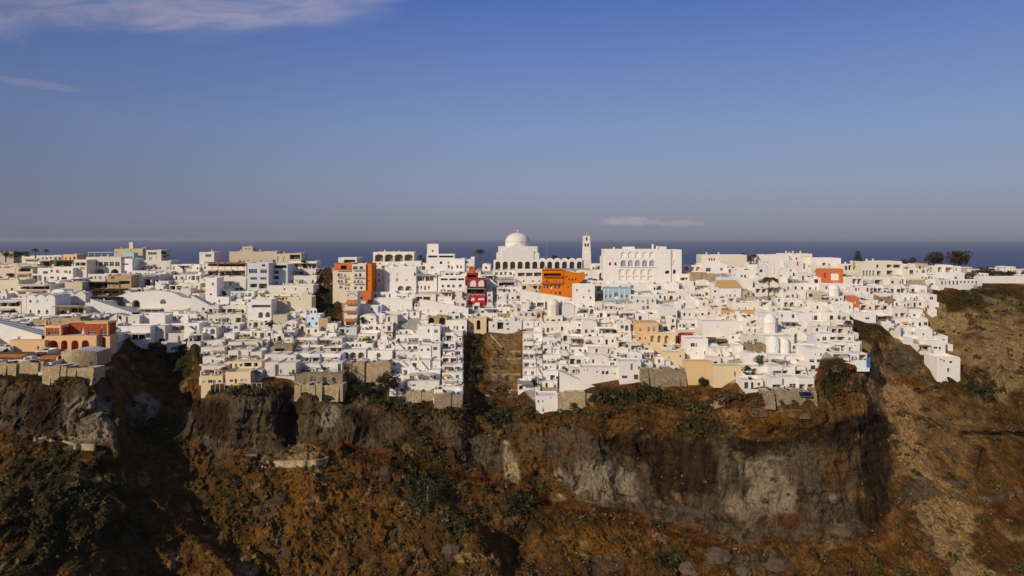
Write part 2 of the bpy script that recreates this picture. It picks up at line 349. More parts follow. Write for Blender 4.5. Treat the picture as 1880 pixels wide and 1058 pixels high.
    orange = sstep(2, 16, 15*gau(PX, PYc, 560, 910, 70, 60)+14*gau(PX, PYc, 1100, 1000, 90, 40)+14*gau(PX, PYc, 1400, 770, 90, 30)+13*gau(PX, PYc, 1560, 1000, 100, 40)+9*gau(PX, PYc, 700, 980, 60, 60)+8*gau(PX, PYc, 1560, 740, 60, 40)+7*gau(PX, PYc, 1540, 870, 45, 60)+10*gau(PX, PYc, 1760, 900, 120, 120)+9*gau(PX, PYc, 1620, 760, 60, 60)+wob*.8)
    dark = np.zeros_like(PX)  # dark rock patches, plus shade painted onto the great wall's right edge
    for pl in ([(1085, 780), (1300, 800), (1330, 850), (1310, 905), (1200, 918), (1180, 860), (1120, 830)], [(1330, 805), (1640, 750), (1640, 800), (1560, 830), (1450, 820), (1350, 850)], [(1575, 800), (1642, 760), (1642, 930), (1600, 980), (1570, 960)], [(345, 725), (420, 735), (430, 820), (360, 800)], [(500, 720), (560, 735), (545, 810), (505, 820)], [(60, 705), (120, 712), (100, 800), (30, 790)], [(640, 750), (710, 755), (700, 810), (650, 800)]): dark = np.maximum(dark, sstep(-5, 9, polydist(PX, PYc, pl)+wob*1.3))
    urban = sstep(2, 7.0, polydist(PX, PYc, TOWN)+wob*.35-6)*(1-sstep(-4, 0, polydist(PX, PYc, GULL1)))*(1-tan*.9)
    far = np.concatenate([np.ones((nb, nc)), np.zeros_like(PX)]).astype(np.float32)
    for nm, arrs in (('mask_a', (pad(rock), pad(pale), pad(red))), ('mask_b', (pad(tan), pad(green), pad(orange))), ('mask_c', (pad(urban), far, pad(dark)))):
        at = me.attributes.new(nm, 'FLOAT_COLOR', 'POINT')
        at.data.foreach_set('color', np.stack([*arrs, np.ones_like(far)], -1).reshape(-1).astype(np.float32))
    sm = np.ones((nr-1, nc-1), bool); sm[nb:, :] = (nat < .5)[:-1, :-1] if (nr-1-nb) == nat.shape[0]-1 else True
    me.polygons.foreach_set('use_smooth', sm.reshape(-1))
    ob = bpy.data.objects.new('hillside', me); COL.objects.link(ob); ob['kind'] = 'structure'
    me.materials.append(M['ground'])
    # lookup for placing things
    global GRID
    GRID = (pxs, pys, Y, PYc, green, rock, nat)
    return ob
def mesh_np(name, co, quads):
    me = bpy.data.meshes.new(name); n = len(quads); k = quads.shape[1]
    me.vertices.add(len(co)); me.vertices.foreach_set('co', np.asarray(co, np.float32).reshape(-1))
    me.loops.add(n*k); me.loops.foreach_set('vertex_index', quads.reshape(-1).astype(np.int32))
    me.polygons.add(n); me.polygons.foreach_set('loop_start', np.arange(n, dtype=np.int32)*k)
    me.update(calc_edges=True); return me
def gy(px, py):
    """distance of the ground seen at a pixel"""
    pxs, pys, Y, PYc = GRID[:4]
    j = int(np.clip(np.searchsorted(pxs, px), 1, len(pxs)-1))
    f = (px-pxs[j-1])/(pxs[j]-pxs[j-1])
    a = np.interp(py, PYc[:, j-1], Y[:, j-1]); b = np.interp(py, PYc[:, j], Y[:, j])
    return float(a+(b-a)*min(max(f, 0), 1))
def ground_z(X, Yv):
    """height of the ground at a plan position"""
    px = 940+X*F/Yv
    pxs, pys, Y, PYc = GRID[:4]
    j = int(np.clip(np.searchsorted(pxs, px), 0, len(pxs)-1))
    c = Y[:, j]; k = np.argmin(np.abs(c-Yv)); 
    return HC-(PYc[k, j]-EYE)*c[k]/F

# ------------------------------------------------------------------ materials
M = {}
def newmat(name):
    m = bpy.data.materials.new(name); m.use_nodes = True; M[name] = m
    return m, NT(m.node_tree)
def finish(T, col, rough=0.9, bump=None, bstr=0.3, bdist=0.05, spec=0.2, metallic=0.0, alpha=None):
    d = {'Roughness': rough, 'Specular IOR Level': spec, 'Metallic': metallic}
    p = T.n('ShaderNodeBsdfPrincipled', i=d)
    if isinstance(col, bpy.types.NodeSocket): T.t.links.new(col, p.inputs['Base Color'])
    else: p.inputs['Base Color'].default_value = (*col, 1)
    if bump is not None:
        b = T.n('ShaderNodeBump', i={'Strength': bstr, 'Distance': bdist, 'Height': bump})
        T.t.links.new(b.outputs[0], p.inputs['Normal'])
    T.n('ShaderNodeOutputMaterial', i={0: p.outputs[0]})
def plaster(name, col, dirt=0.16, var=0.10, warm=0.5):
    m, T = newmat(name)
    tc = T.n('ShaderNodeTexCoord').outputs['Object']
    rnd = T.n('ShaderNodeObjectInfo').outputs['Random']
    n1 = T.noise(tc, 0.35, 4, 0.6)
    mp = T.n('ShaderNodeMapping', i={0: tc, 3: (1.6, 1.6, 0.22)}).outputs[0]
    n2 = T.noise(mp, 1.3, 5, 0.65)
    c = Vector(col)
    lo = c*(1-var); hi = c*(1+var*0.35)
    warmc = Vector((c.x*1.0, c.y*0.955, c.z*0.87))
    base = T.mix(rnd, tuple(lo), tuple(hi))
    r2 = T.math('FRACT', T.math('MULTIPLY', rnd, 7.31))
    base = T.mix(T.math('MULTIPLY', r2, warm), base, tuple(warmc))
    base = T.mix(T.math('MULTIPLY', T.rng(n1, 0.45, 0.75), dirt), base, tuple(c*0.72))
    stain = T.math('MULTIPLY', T.rng(n2, 0.56, 0.80), dirt*1.4)
    base = T.mix(stain, base, (c.x*0.5, c.y*0.46, c.z*0.40))
    finish(T, base, 0.92, T.noise(tc, 5.0, 3), 0.25, 0.05, 0.1)
plaster('white', (.80, .75, .68), .36, .18, .7)
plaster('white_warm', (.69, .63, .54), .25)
plaster('cream', (.70, .60, .43))
plaster('pale_cream', (.77, .70, .56))
plaster('beige', (.55, .465, .335))
plaster('tan', (.47, .35, .19), .3)
plaster('ochre', (.58, .36, .13), .25)
plaster('yellow_cream', (.74, .58, .34), .28)
plaster('pale_orange', (.72, .50, .25), .35)
plaster('peach', (.74, .47, .24), .15)
plaster('orange', (.66, .185, .012), .14, .05, 0)
plaster('coral', (.60, .17, .055), .2, .05, .1)
plaster('terracotta', (.40, .085, .030), .25, .06, .1)
plaster('red', (.44, .026, .018), .3, .08, 0)
plaster('pink', (.66, .42, .31), .15)
plaster('blue_grey', (.37, .47, .50), .12, .03, 0)
plaster('sky_blue', (.56, .68, .78), .1, .03, 0)
plaster('grey_white', (.60, .60, .58), .12, .03, .1)
plaster('paving', (.55, .52, .46), .4, .1)
plaster('mustard', (.55, .34, .05), .2)
def plain(name, col, rough=0.7, var=0.12, spec=0.3, nscale=1.5, metallic=0):
    m, T = newmat(name)
    tc = T.n('ShaderNodeTexCoord').outputs['Object']; rnd = T.n('ShaderNodeObjectInfo').outputs['Random']
    c = Vector(col)
    b = T.mix(rnd, tuple(c*(1-var)), tuple(c*(1+var)))
    b = T.mix(T.rng(T.noise(tc, nscale, 4), .4, .7), b, tuple(c*0.75))
    finish(T, b, rough, spec=spec, metallic=metallic)
plain('frame_white', (.70, .68, .64)); plain('frame_blue', (.03, .10, .30)); plain('frame_brown', (.12, .06, .03)); plain('frame_grey', (.25, .26, .27)); plain('frame_red', (.28, .02, .015)); plain('frame_green', (.05, .12, .08))
plain('wood', (.13, .075, .038), nscale=6); plain('wood_dark', (.05, .03, .018), nscale=6); plain('wood_pale', (.34, .24, .14), nscale=6)
plain('canvas_cream', (.66, .58, .42), .95); plain('canvas_white', (.72, .70, .66), .95); plain('canvas_grey', (.30, .28, .26), .95); plain('canvas_orange', (.55, .17, .03), .95); plain('canvas_blue', (.02, .08, .36), .95)
plain('canvas_yellow', (.62, .40, .06), .95); plain('canvas_brown', (.16, .10, .06), .95); plain('canvas_red', (.5, .03, .02), .95); plain('canvas_rose', (.55, .30, .22), .95)
plain('metal_dark', (.05, .05, .05), .5); plain('metal_pale', (.5, .5, .48), .5); plain('terracotta_pot', (.36, .13, .06)); plain('cloth_dark', (.03, .03, .04)); plain('cloth_pale', (.5, .5, .5)); plain('cloth_red', (.4, .05, .04)); plain('cloth_blue', (.05, .10, .25)); plain('skin', (.45, .27, .18)); plain('hair', (.03, .02, .012))
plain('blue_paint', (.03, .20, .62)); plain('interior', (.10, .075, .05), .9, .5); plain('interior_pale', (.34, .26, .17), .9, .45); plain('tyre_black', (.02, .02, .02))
plain('mint', (.42, .60, .50)); plain('sunbed_white', (.7, .68, .64)); plain('roof_blue', (.02, .07, .35), .5)
def glassy(name, col, rough=0.12):
    m, T = newmat(name); rnd = T.n('ShaderNodeObjectInfo').outputs['Random']
    c = Vector(col); finish(T, T.mix(rnd, tuple(c*.6), tuple(c*1.8)), rough, spec=0.5)
glassy('glass', (.035, .035, .04)); glassy('glass_pale', (.20, .21, .21)); glassy('glass_warm', (.10, .065, .035)); glassy('solar', (.008, .010, .022), .2); glassy('pool', (.03, .22, .30), .05)
def stone(name, c1, c2, c3, scale=2.2):
    m, T = newmat(name); tc = T.n('ShaderNodeTexCoord').outputs['Object']
    mp = T.n('ShaderNodeMapping', i={0: tc, 3: (1, 1, 1.7)}).outputs[0]
    v = T.n('ShaderNodeTexVoronoi', i={'Vector': mp, 'Scale': scale}); e = T.n('ShaderNodeTexVoronoi', feature='DISTANCE_TO_EDGE', i={'Vector': mp, 'Scale': scale})
    sp = T.n('ShaderNodeSeparateColor', i={0: v.outputs['Color']}).outputs[0]
    col = T.ramp(sp, [(0, c1), (.5, c2), (1, c3)])
    n = T.noise(tc, .5, 4); col = T.mix(T.rng(n, .4, .7), col, tuple(Vector(c2)*.7))
    joint = T.rng(e.outputs['Distance'], 0.0, .09); col = T.mix(T.math('SUBTRACT', 1, joint), col, tuple(Vector(c2)*.55))
    finish(T, col, .95, joint, .7, .12, .1)
stone('rubble', (.24, .17, .10), (.38, .28, .17), (.50, .38, .24)); stone('rubble_tan', (.40, .28, .14), (.54, .40, .22), (.62, .48, .29), 1.8); stone('rubble_dark', (.10, .065, .038), (.16, .105, .06), (.26, .18, .11), 2.0)
def foliage(name, cols, attr=None):
    m, T = newmat(name)
    tc = T.n('ShaderNodeTexCoord').outputs['Object']
    n = T.noise(tc, 1.1, 3)
    if attr:
        a = T.n('ShaderNodeAttribute', attribute_name=attr).outputs['Color']
        col = T.mix(T.rng(n, .35, .7), a, T.mix(1.0, a, (.62, .58, .5), 'MULTIPLY'))
    else:
        col = T.mix(T.rng(n, .35, .65), cols[0], cols[1])
        rnd = T.n('ShaderNodeObjectInfo').outputs['Random']
        col = T.mix(T.math('MULTIPLY', rnd, .4), col, cols[2])
    p = T.n('ShaderNodeBsdfPrincipled', i={'Base Color': col, 'Roughness': .75, 'Specular IOR Level': .25})
    tr = T.n('ShaderNodeBsdfTranslucent', i={0: col})
    mx = T.n('ShaderNodeMixShader', i={0: .22, 1: p.outputs[0], 2: tr.outputs[0]})
    T.n('ShaderNodeOutputMaterial', i={0: mx.outputs[0]})
foliage('leaf_palm', ((.075, .062, .018), (.035, .035, .012), (.12, .08, .02))); foliage('leaf_dark', ((.028, .030, .010), (.045, .045, .014), (.06, .045, .015)))
foliage('leaf_brown', ((.085, .055, .032), (.05, .036, .022), (.10, .075, .045))); foliage('leaf_green', ((.045, .055, .014), (.07, .07, .02), (.09, .075, .02))); foliage('scrub', None, 'tint'); foliage('flower', ((.28, .03, .015), (.34, .07, .03), (.2, .02, .02)))
foliage('leaf_pine', ((.045, .052, .020), (.075, .075, .03), (.09, .08, .04)))
plain('bark', (.12, .085, .055), .9, nscale=4)
def ground_mat():
    m, T = newmat('ground')
    geo = T.n('ShaderNodeNewGeometry').outputs['Position']
    A = T.n('ShaderNodeSeparateColor', i={0: T.n('ShaderNodeAttribute', attribute_name='mask_a').outputs['Color']}).outputs
    B = T.n('ShaderNodeSeparateColor', i={0: T.n('ShaderNodeAttribute', attribute_name='mask_b').outputs['Color']}).outputs
    C = T.n('ShaderNodeSeparateColor', i={0: T.n('ShaderNodeAttribute', attribute_name='mask_c').outputs['Color']}).outputs
    n_big = T.noise(geo, .045, 5, .6); n_mid = T.noise(geo, .22, 6, .62); n_fin = T.noise(geo, 1.4, 5, .65); n_grit = T.noise(geo, 4.5, 4, .7)
    soil = T.ramp(n_mid, [(.32, (.052, .023, .006)), (.46, (.122, .055, .013)), (.57, (.185, .084, .018)), (.70, (.285, .148, .042))])
    soil = T.mix(T.math('MULTIPLY', T.rng(n_big, .42, .62), .55), soil, (.075, .037, .012))
    soil = T.mix(T.math('MULTIPLY', B[2], T.rng(n_fin, .35, .6)), soil, (.250, .100, .012))
    soil = T.mix(T.math('MULTIPLY', T.rng(n_grit, .62, .74), .55), soil, (.34, .20, .085))     # scattered pale stones
    soil = T.mix(T.math('MULTIPLY', T.rng(n_fin, .57, .72), .6), soil, (.034, .022, .007))
    grn = T.mix(T.rng(n_fin, .4, .65), (.018, .021, .007), (.052, .046, .013))
    soil = T.mix(T.math('MULTIPLY', B[1], T.rng(n_mid, .3, .5, .45, 1.0)), soil, grn)
    tan = T.mix(T.rng(n_fin, .4, .68), (.47, .31, .135), (.26, .145, .048)); soil = T.mix(B[0], soil, tan)
    # rock: flow banding, drips and stains
    mpv = T.n('ShaderNodeMapping', i={0: geo, 3: (.30, .30, .055)}).outputs[0]; drip = T.noise(mpv, 1.0, 6, .62, .6)
    mph = T.n('ShaderNodeMapping', i={0: geo, 3: (.035, .035, .50)}).outputs[0]; band = T.noise(mph, 1.0, 5, .6, 1.2)
    rock = T.ramp(drip, [(.28, (.042, .027, .014)), (.45, (.104, .070, .037)), (.58, (.163, .115, .064)), (.72, (.26, .192, .115))])
    rock = T.mix(T.math('MULTIPLY', T.rng(band, .48, .66), .5), rock, (.165, .118, .070))
    rock = T.mix(T.math('MULTIPLY', T.rng(n_mid, .56, .66), .7), rock, (.030, .016, .007))
    rock = T.mix(T.math('MULTIPLY', T.rng(n_big, .52, .66), .45), rock, (.15, .068, .013))
    ash = T.mix(T.rng(drip, .35, .62), (.22, .16, .095), (.42, .325, .21)); rock = T.mix(T.math('MULTIPLY', A[1], T.rng(drip, .34, .52)), rock, ash)
    rock = T.mix(T.math('MULTIPLY', C[2], T.rng(n_mid, .25, .45, .55, .95)), rock, T.mix(T.rng(drip, .4, .6), (.030, .017, .008), (.060, .034, .015)))  # dark mask: deep brown rock and the right edge's painted shade
    col = T.mix(A[0], soil, rock)
    pl = T.math('MULTIPLY', A[1], T.math('SUBTRACT', 1.0, A[0])); col = T.mix(T.math('MULTIPLY', pl, T.rng(n_fin, .3, .5)), col, (.46, .34, .17))
    col = T.mix(T.math('MULTIPLY', A[2], T.rng(n_fin, .32, .55)), col, (.15, .040, .010))
    pav = T.mix(T.rng(n_fin, .4, .65), (.52, .48, .42), (.40, .34, .26)); col = T.mix(C[0], col, pav)
    far = T.mix(T.rng(T.noise(geo, .012, 6, .65), .42, .6), (.17, .11, .055), (.055, .05, .02)); col = T.mix(C[1], col, far)
    hgt = T.math('ADD', T.math('MULTIPLY', n_fin, .7), T.math('MULTIPLY', T.noise(geo, .7, 6, .72, .5), 1.3))
    hgt = T.math('ADD', hgt, T.math('MULTIPLY', T.math('MULTIPLY', A[0], T.noise(T.n('ShaderNodeMapping', i={0: geo, 3: (1.1, 1.1, .25)}).outputs[0], 1.0, 6, .7, .8)), 1.6))
    finish(T, col, .95, hgt, 1.0, 1.1, .06)
ground_mat()
def sea_mat():
    m, T = newmat('sea_water'); geo = T.n('ShaderNodeNewGeometry').outputs['Position']
    n = T.noise(T.n('ShaderNodeMapping', i={0: geo, 3: (.0004, .00012, 1)}).outputs[0], 1, 4)
    col = T.mix(T.rng(n, .35, .65), (.014, .034, .115), (.020, .045, .135))
    finish(T, col, .45, None, spec=.12)
sea_mat()

# ------------------------------------------------------------------ the land and the sea
make_terrain()
def make_sea():
    xs = np.linspace(-90000, 90000, 13); ys = np.array([-3000, -500, 500, 3000, 8000, 20000, 45000, 90000.])
    XX, YY = np.meshgrid(xs, ys); co = np.stack([XX, YY, 0*XX], -1).reshape(-1, 3)
    idx = np.arange(XX.size).reshape(XX.shape)
    q = np.stack([idx[:-1, :-1], idx[:-1, 1:], idx[1:, 1:], idx[1:, :-1]], -1).reshape(-1, 4)
    me = mesh_np('sea', co, q); me.materials.append(M['sea_water']); o = bpy.data.objects.new('sea', me); COL.objects.link(o); o['kind'] = 'structure'
make_sea()

# ------------------------------------------------------------------ mesh helpers
RND = random.Random(11)
class MB:
    """collects faces in local metres: x across, y away from the front, z up"""
    def __init__(s): s.v = []; s.f = []; s.m = []; s.mats = []
    def mi(s, mat):
        if mat not in s.mats: s.mats.append(mat)
        return s.mats.index(mat)
    def poly(s, pts, mat):
        b = len(s.v); s.v.extend([tuple(p) for p in pts]); s.f.append(tuple(range(b, b+len(pts)))); s.m.append(s.mi(mat))
    def box(s, x0, x1, y0, y1, z0, z1, mat, top=None, skip=''):
        b = len(s.v); k = s.mi(mat); kt = s.mi(top) if top else k
        s.v.extend([(x0, y0, z0), (x1, y0, z0), (x1, y1, z0), (x0, y1, z0), (x0, y0, z1), (x1, y0, z1), (x1, y1, z1), (x0, y1, z1)])
        for nm, fc, mm in (('b', (3, 2, 1, 0), k), ('t', (4, 5, 6, 7), kt), ('f', (0, 1, 5, 4), k), ('r', (1, 2, 6, 5), k), ('k', (2, 3, 7, 6), k), ('l', (3, 0, 4, 7), k)):
            if nm not in skip: s.f.append(tuple(b+q for q in fc)); s.m.append(mm)
    def bar(s, p, q, r, mat, n=4, r2=None):
        p = Vector(p); q = Vector(q); d = (q-p).normalized(); a = d.orthogonal().normalized(); c = d.cross(a); r2 = r if r2 is None else r2
        b = len(s.v); k = s.mi(mat)
        for i in range(n):
            t = 2*math.pi*(i+.5)/n; o = a*math.cos(t)+c*math.sin(t); s.v.append(tuple(p+o*r)); s.v.append(tuple(q+o*r2))
        for i in range(n):
            j = (i+1) % n; s.f.append((b+2*i, b+2*j, b+2*j+1, b+2*i+1)); s.m.append(k)
        s.f.append(tuple(b+2*i for i in reversed(range(n)))); s.m.append(k); s.f.append(tuple(b+2*i+1 for i in range(n))); s.m.append(k)
    def dome(s, c, r, h, mat, n=16, rings=6, full=True):
        b = len(s.v); k = s.mi(mat)
        for j in range(rings):
            a = math.pi/2*j/rings
            for i in range(n):
                t = 2*math.pi*i/n; s.v.append((c[0]+r*math.cos(a)*math.cos(t), c[1]+r*math.cos(a)*math.sin(t), c[2]+h*math.sin(a)))
        s.v.append((c[0], c[1], c[2]+h)); top = len(s.v)-1
        for j in range(rings-1):
            for i in range(n):
                i2 = (i+1) % n; s.f.append((b+j*n+i, b+j*n+i2, b+(j+1)*n+i2, b+(j+1)*n+i)); s.m.append(k)
        for i in range(n): s.f.append((b+(rings-1)*n+i, b+(rings-1)*n+(i+1) % n, top)); s.m.append(k)
    def prism(s, c, r, z0, z1, mat, n=8, r2=None, rot=0.0):
        r2 = r if r2 is None else r2; b = len(s.v); k = s.mi(mat)
        for zz, rr in ((z0, r), (z1, r2)):
            for i in range(n):
                t = 2*math.pi*i/n+rot; s.v.append((c[0]+rr*math.cos(t), c[1]+rr*math.sin(t), zz))
        for i in range(n):
            j = (i+1) % n; s.f.append((b+i, b+j, b+n+j, b+n+i)); s.m.append(k)
        s.f.append(tuple(b+n+i for i in range(n))); s.m.append(k)
    def facade(s, x0, x1, z0, z1, y, ops, mat):
        """wall in the plane y with real openings; ops = dicts x0 x1 z0 z1 depth arch back"""
        ops = [o for o in ops if o['x0'] > x0+.05 and o['x1'] < x1-.05 and o['z0'] >= z0 and o['z1'] < z1-.04]
        good = []
        for o in ops:
            if all(o['x1'] < q['x0']-.04 or o['x0'] > q['x1']+.04 or o['z1'] < q['z0']-.04 or o['z0'] > q['z1']+.04 for q in good): good.append(o)
        xs = sorted({x0, x1, *[o['x0'] for o in good], *[o['x1'] for o in good]}); zs = sorted({z0, z1, *[o['z0'] for o in good], *[o['z1'] for o in good]})
        for a, b in zip(xs[:-1], xs[1:]):
            run = None
            for c, d in zip(zs[:-1], zs[1:]):
                mx, mz = (a+b)/2, (c+d)/2
                if any(o['x0'] < mx < o['x1'] and o['z0'] < mz < o['z1'] for o in good):
                    if run is not None: s.poly([(a, y, run), (b, y, run), (b, y, c), (a, y, c)], mat); run = None
                elif run is None: run = c
            if run is not None: s.poly([(a, y, run), (b, y, run), (b, y, z1), (a, y, z1)], mat)
        for o in good:
            a, b, c, d, e = o['x0'], o['x1'], o['z0'], o['z1'], y+o.get('depth', .2); rm = o.get('rev', mat)
            arch = o.get('arch')
            hr = min((b-a)/2*o.get('rise', 1.0), (d-c)*.8) if arch else 0
            sp = d-hr
            s.poly([(a, y, c), (a, y, sp), (a, e, sp), (a, e, c)], rm); s.poly([(b, y, c), (b, e, c), (b, e, sp), (b, y, sp)], rm)
            s.poly([(a, y, c), (a, e, c), (b, e, c), (b, y, c)], rm)
            if arch:
                n = 8; mx = (a+b)/2; rx = (b-a)/2
                arc = [(mx-rx*math.cos(math.pi*i/n), sp+hr*math.sin(math.pi*i/n)) for i in range(n+1)]
                for i in range(n):
                    (ax, az), (bx, bz) = arc[i], arc[i+1]
                    s.poly([(ax, y, az), (bx, y, bz), (bx, e, bz), (ax, e, az)], rm)
                    s.poly([(ax, y, az), (ax, y, d), (bx, y, d), (bx, y, bz)], mat) if i not in (0, n-1) else s.poly([(ax, y, az), (ax, y, d), (bx, y, d), (bx, y, bz)], mat)
            else: s.poly([(a, y, d), (b, y, d), (b, e, d), (a, e, d)], rm)
            if o.get('back'): s.poly([(a, e, c), (b, e, c), (b, e, d), (a, e, d)], o['back'])
        return good
    def obj(s, name, parent=None, loc=(0, 0, 0), rz=0.0, me=None):
        if me is None: me = s.mesh(name)
        o = bpy.data.objects.new(name, me); COL.objects.link(o); o.parent = parent; o.location = loc; o.rotation_euler = (0, 0, rz); return o
    def mesh(s, name):
        me = bpy.data.meshes.new(name); me.from_pydata(s.v, [], s.f)
        for m in s.mats: me.materials.append(M[m])
        me.polygons.foreach_set('material_index', s.m); me.update(); return me
def thing(name, label, cat, loc=(0, 0, 0), rz=0.0, group=None):
    o = bpy.data.objects.new(name, None); COL.objects.link(o); o.location = loc; o.rotation_euler = (0, 0, rz); o.empty_display_size = 1
    return tag(o, label, cat, group)
def tag(o, label, cat, group=None):
    o['label'] = label; o['category'] = cat
    if 'kind' not in o: o['kind'] = 'thing'
    if group: o['group'] = group
    return o
def put(me, name, parent, loc, rz=0.0):
    o = bpy.data.objects.new(name, me); COL.objects.link(o); o.parent = parent; o.location = loc; o.rotation_euler = (0, 0, rz); return o
def copy_tree(o, parent=None):
    c = o.copy(); COL.objects.link(c); c.parent = parent
    for ch in o.children: copy_tree(ch, c)
    return c

# ------------------------------------------------------------------ windows and doors, cached by size
_cache = {}
FR = ['frame_white', 'frame_white', 'frame_white', 'frame_brown', 'frame_brown', 'frame_grey', 'frame_blue', 'frame_green']
def window_mesh(w, h, kind, frame, pane):
    w = max(.3, round(w*5)/5); h = max(.3, round(h*5)/5); key = (w, h, kind, frame, pane)
    if key in _cache: return _cache[key], w, h
    b = MB(); t = .07 if w < 2 else .09
    if kind == 'shutter':
        b.box(-w/2, -.02, .0, .05, 0, h, frame); b.box(.02, w/2, .0, .05, 0, h, frame)
        for sx in (-1, 1):
            for k in range(3): b.box(sx*w/4-w*.17, sx*w/4+w*.17, -.02, .0, h*(.1+.3*k), h*(.32+.3*k), frame)
    elif kind == 'door':
        b.box(-w/2, w/2, .03, .05, 0, h, pane)
        b.box(-w/2, -w/2+t, 0, .06, 0, h, frame); b.box(w/2-t, w/2, 0, .06, 0, h, frame); b.box(-w/2+t, w/2-t, 0, .06, h-t, h, frame); b.box(-w/2+t, w/2-t, 0, .06, 0, h*.38, frame)
        if w > 1.1: b.box(-t/2, t/2, 0, .06, h*.38, h-t, frame)
    else:
        b.box(-w/2, w/2, .03, .05, 0, h, pane)
        b.box(-w/2, -w/2+t, 0, .06, 0, h, frame); b.box(w/2-t, w/2, 0, .06, 0, h, frame); b.box(-w/2+t, w/2-t, 0, .06, h-t, h, frame); b.box(-w/2+t, w/2-t, 0, .06, 0, t, frame)
        nx = max(1, int(round(w/1.1)))
        for i in range(1, nx+(1 if nx == 1 else 0)):
            x = 0 if nx == 1 else -w/2+w*i/nx
            b.box(x-t*.4, x+t*.4, .005, .055, t, h-t, frame)
        if h > 1.2: b.box(-w/2+t, w/2-t, .008, .052, h*.68, h*.68+t*.8, frame)
    me = b.mesh(kind); _cache[key] = me; return me, w, h

def fit_openings(root, ops, y=0.0, R=RND, parent=None):
    """place a window or door object in each opening that has a kind"""
    for o in ops:
        k = o.get('kind')
        if not k: continue
        w, h = o['x1']-o['x0'], o['z1']-o['z0']
        fr = o.get('frame') or R.choice(FR); pane = o.get('pane') or R.choice(['glass', 'glass', 'glass', 'glass_warm', 'glass_pale'])
        me, mw, mh = window_mesh(w, h, k, fr, pane)
        c = put(me, 'door' if k == 'door' else ('shutter' if k == 'shutter' else 'window'), parent or root, ((o['x0']+o['x1'])/2, y+o.get('depth', .2)-.08, o['z0']))
        c.scale = (w/mw, 1, h/mh)

# ------------------------------------------------------------------ house bodies
def body(b, w, d, h, ops, mat, roof='flat', nv=1, par=.45, skirt=5.0, x=0.0, y=0.0, z=0.0, roofmat=None, rise=None):
    """a plastered box with openings in the front, parapet or barrel vaults on top"""
    x0, x1 = x-w/2, x+w/2; y1 = y+d; z1 = z+h; rm = roofmat or mat
    good = b.facade(x0, x1, z, z1, y, ops, mat)
    if skirt: b.poly([(x0, y, z-skirt), (x1, y, z-skirt), (x1, y, z), (x0, y, z)], mat)
    zs = z-skirt
    b.poly([(x1, y, zs), (x1, y1, zs), (x1, y1, z1), (x1, y, z1)], mat); b.poly([(x1, y1, zs), (x0, y1, zs), (x0, y1, z1), (x1, y1, z1)], mat); b.poly([(x0, y1, zs), (x0, y, zs), (x0, y, z1), (x0, y1, z1)], mat)
    if roof == 'flat':
        t = .22; zr = z1-par
        o = [(x0, y), (x1, y), (x1, y1), (x0, y1)]; i = [(x0+t, y+t), (x1-t, y+t), (x1-t, y1-t), (x0+t, y1-t)]
        for k in range(4):
            j = (k+1) % 4
            b.poly([(*o[k], z1), (*o[j], z1), (*i[j], z1), (*i[k], z1)], mat); b.poly([(*i[k], z1), (*i[j], z1), (*i[j], zr), (*i[k], zr)], mat)
        b.poly([(*p, zr) for p in i], rm)
    elif roof == 'vault':
        vw = w/nv; n = 10
        for q in range(nv):
            cx = x0+vw*(q+.5); r = vw/2; hh = r*(rise or .62)
            arc = [(cx-r*math.cos(math.pi*i/n), z1+hh*math.sin(math.pi*i/n)) for i in range(n+1)]
            for (ax, az), (bx, bz) in zip(arc[:-1], arc[1:]): b.poly([(ax, y-.0, az), (bx, y, bz), (bx, y1, bz), (ax, y1, az)], rm)
            b.poly([(p, y, q2) for p, q2 in reversed(arc)], mat); b.poly([(p, y1, q2) for p, q2 in arc], mat)
    elif roof == 'plain': b.poly([(x0, y, z1), (x1, y, z1), (x1, y1, z1), (x0, y1, z1)], rm)
    return good
def terrace(b, x0, x1, y0, z, mat, ph=.75, skirt=3.2, gap=None, y1=0.0, floor='paving'):
    """platform in front of a house with a parapet on three sides"""
    b.box(x0, x1, y0, y1-.005, z-skirt, z-.02, mat, top=floor, skip='bk')
    t = .2
    b.box(x0+.003, x0+t, y0+t, y1-.01, z-.02, z+ph, mat, skip='b'); b.box(x1-t, x1-.003, y0+t, y1-.01, z-.02, z+ph, mat, skip='b')
    b.box(x0+.003, x1-.003, y0+.003, y0+t, z-.02, z+ph, mat, skip='b')
def awning_mesh(w, d, mat, h=2.5, drop=.5, posts=True):
    w = round(w*2)/2; d = round(d*2)/2; key = ('aw', w, d, mat, h, drop, posts)
    if key in _cache: return _cache[key]
    b = MB(); n = max(2, int(w/1.4))
    for i in range(n):
        a, c = -w/2+w*i/n, -w/2+w*(i+1)/n
        pts0 = [(0, h), (-d*.5, h-drop*.5-.06), (-d, h-drop)]
        for (ya, za), (yb, zb) in zip(pts0[:-1], pts0[1:]):
            b.poly([(a, yb, zb), (c, yb, zb), (c, ya, za), (a, ya, za)], mat); b.poly([(a, ya, za-.03), (c, ya, za-.03), (c, yb, zb-.03), (a, yb, zb-.03)], mat)
        b.poly([(a, -d, h-drop-.22), (c, -d, h-drop-.22-.04*(i % 2)), (c, -d, h-drop), (a, -d, h-drop)], mat)
    if posts:
        for x in (-w/2+.1, w/2-.1): b.bar((x, -d+.05, 0), (x, -d+.05, h-drop), .045, 'frame_white')
    me = b.mesh('awning'); _cache[key] = me; return me
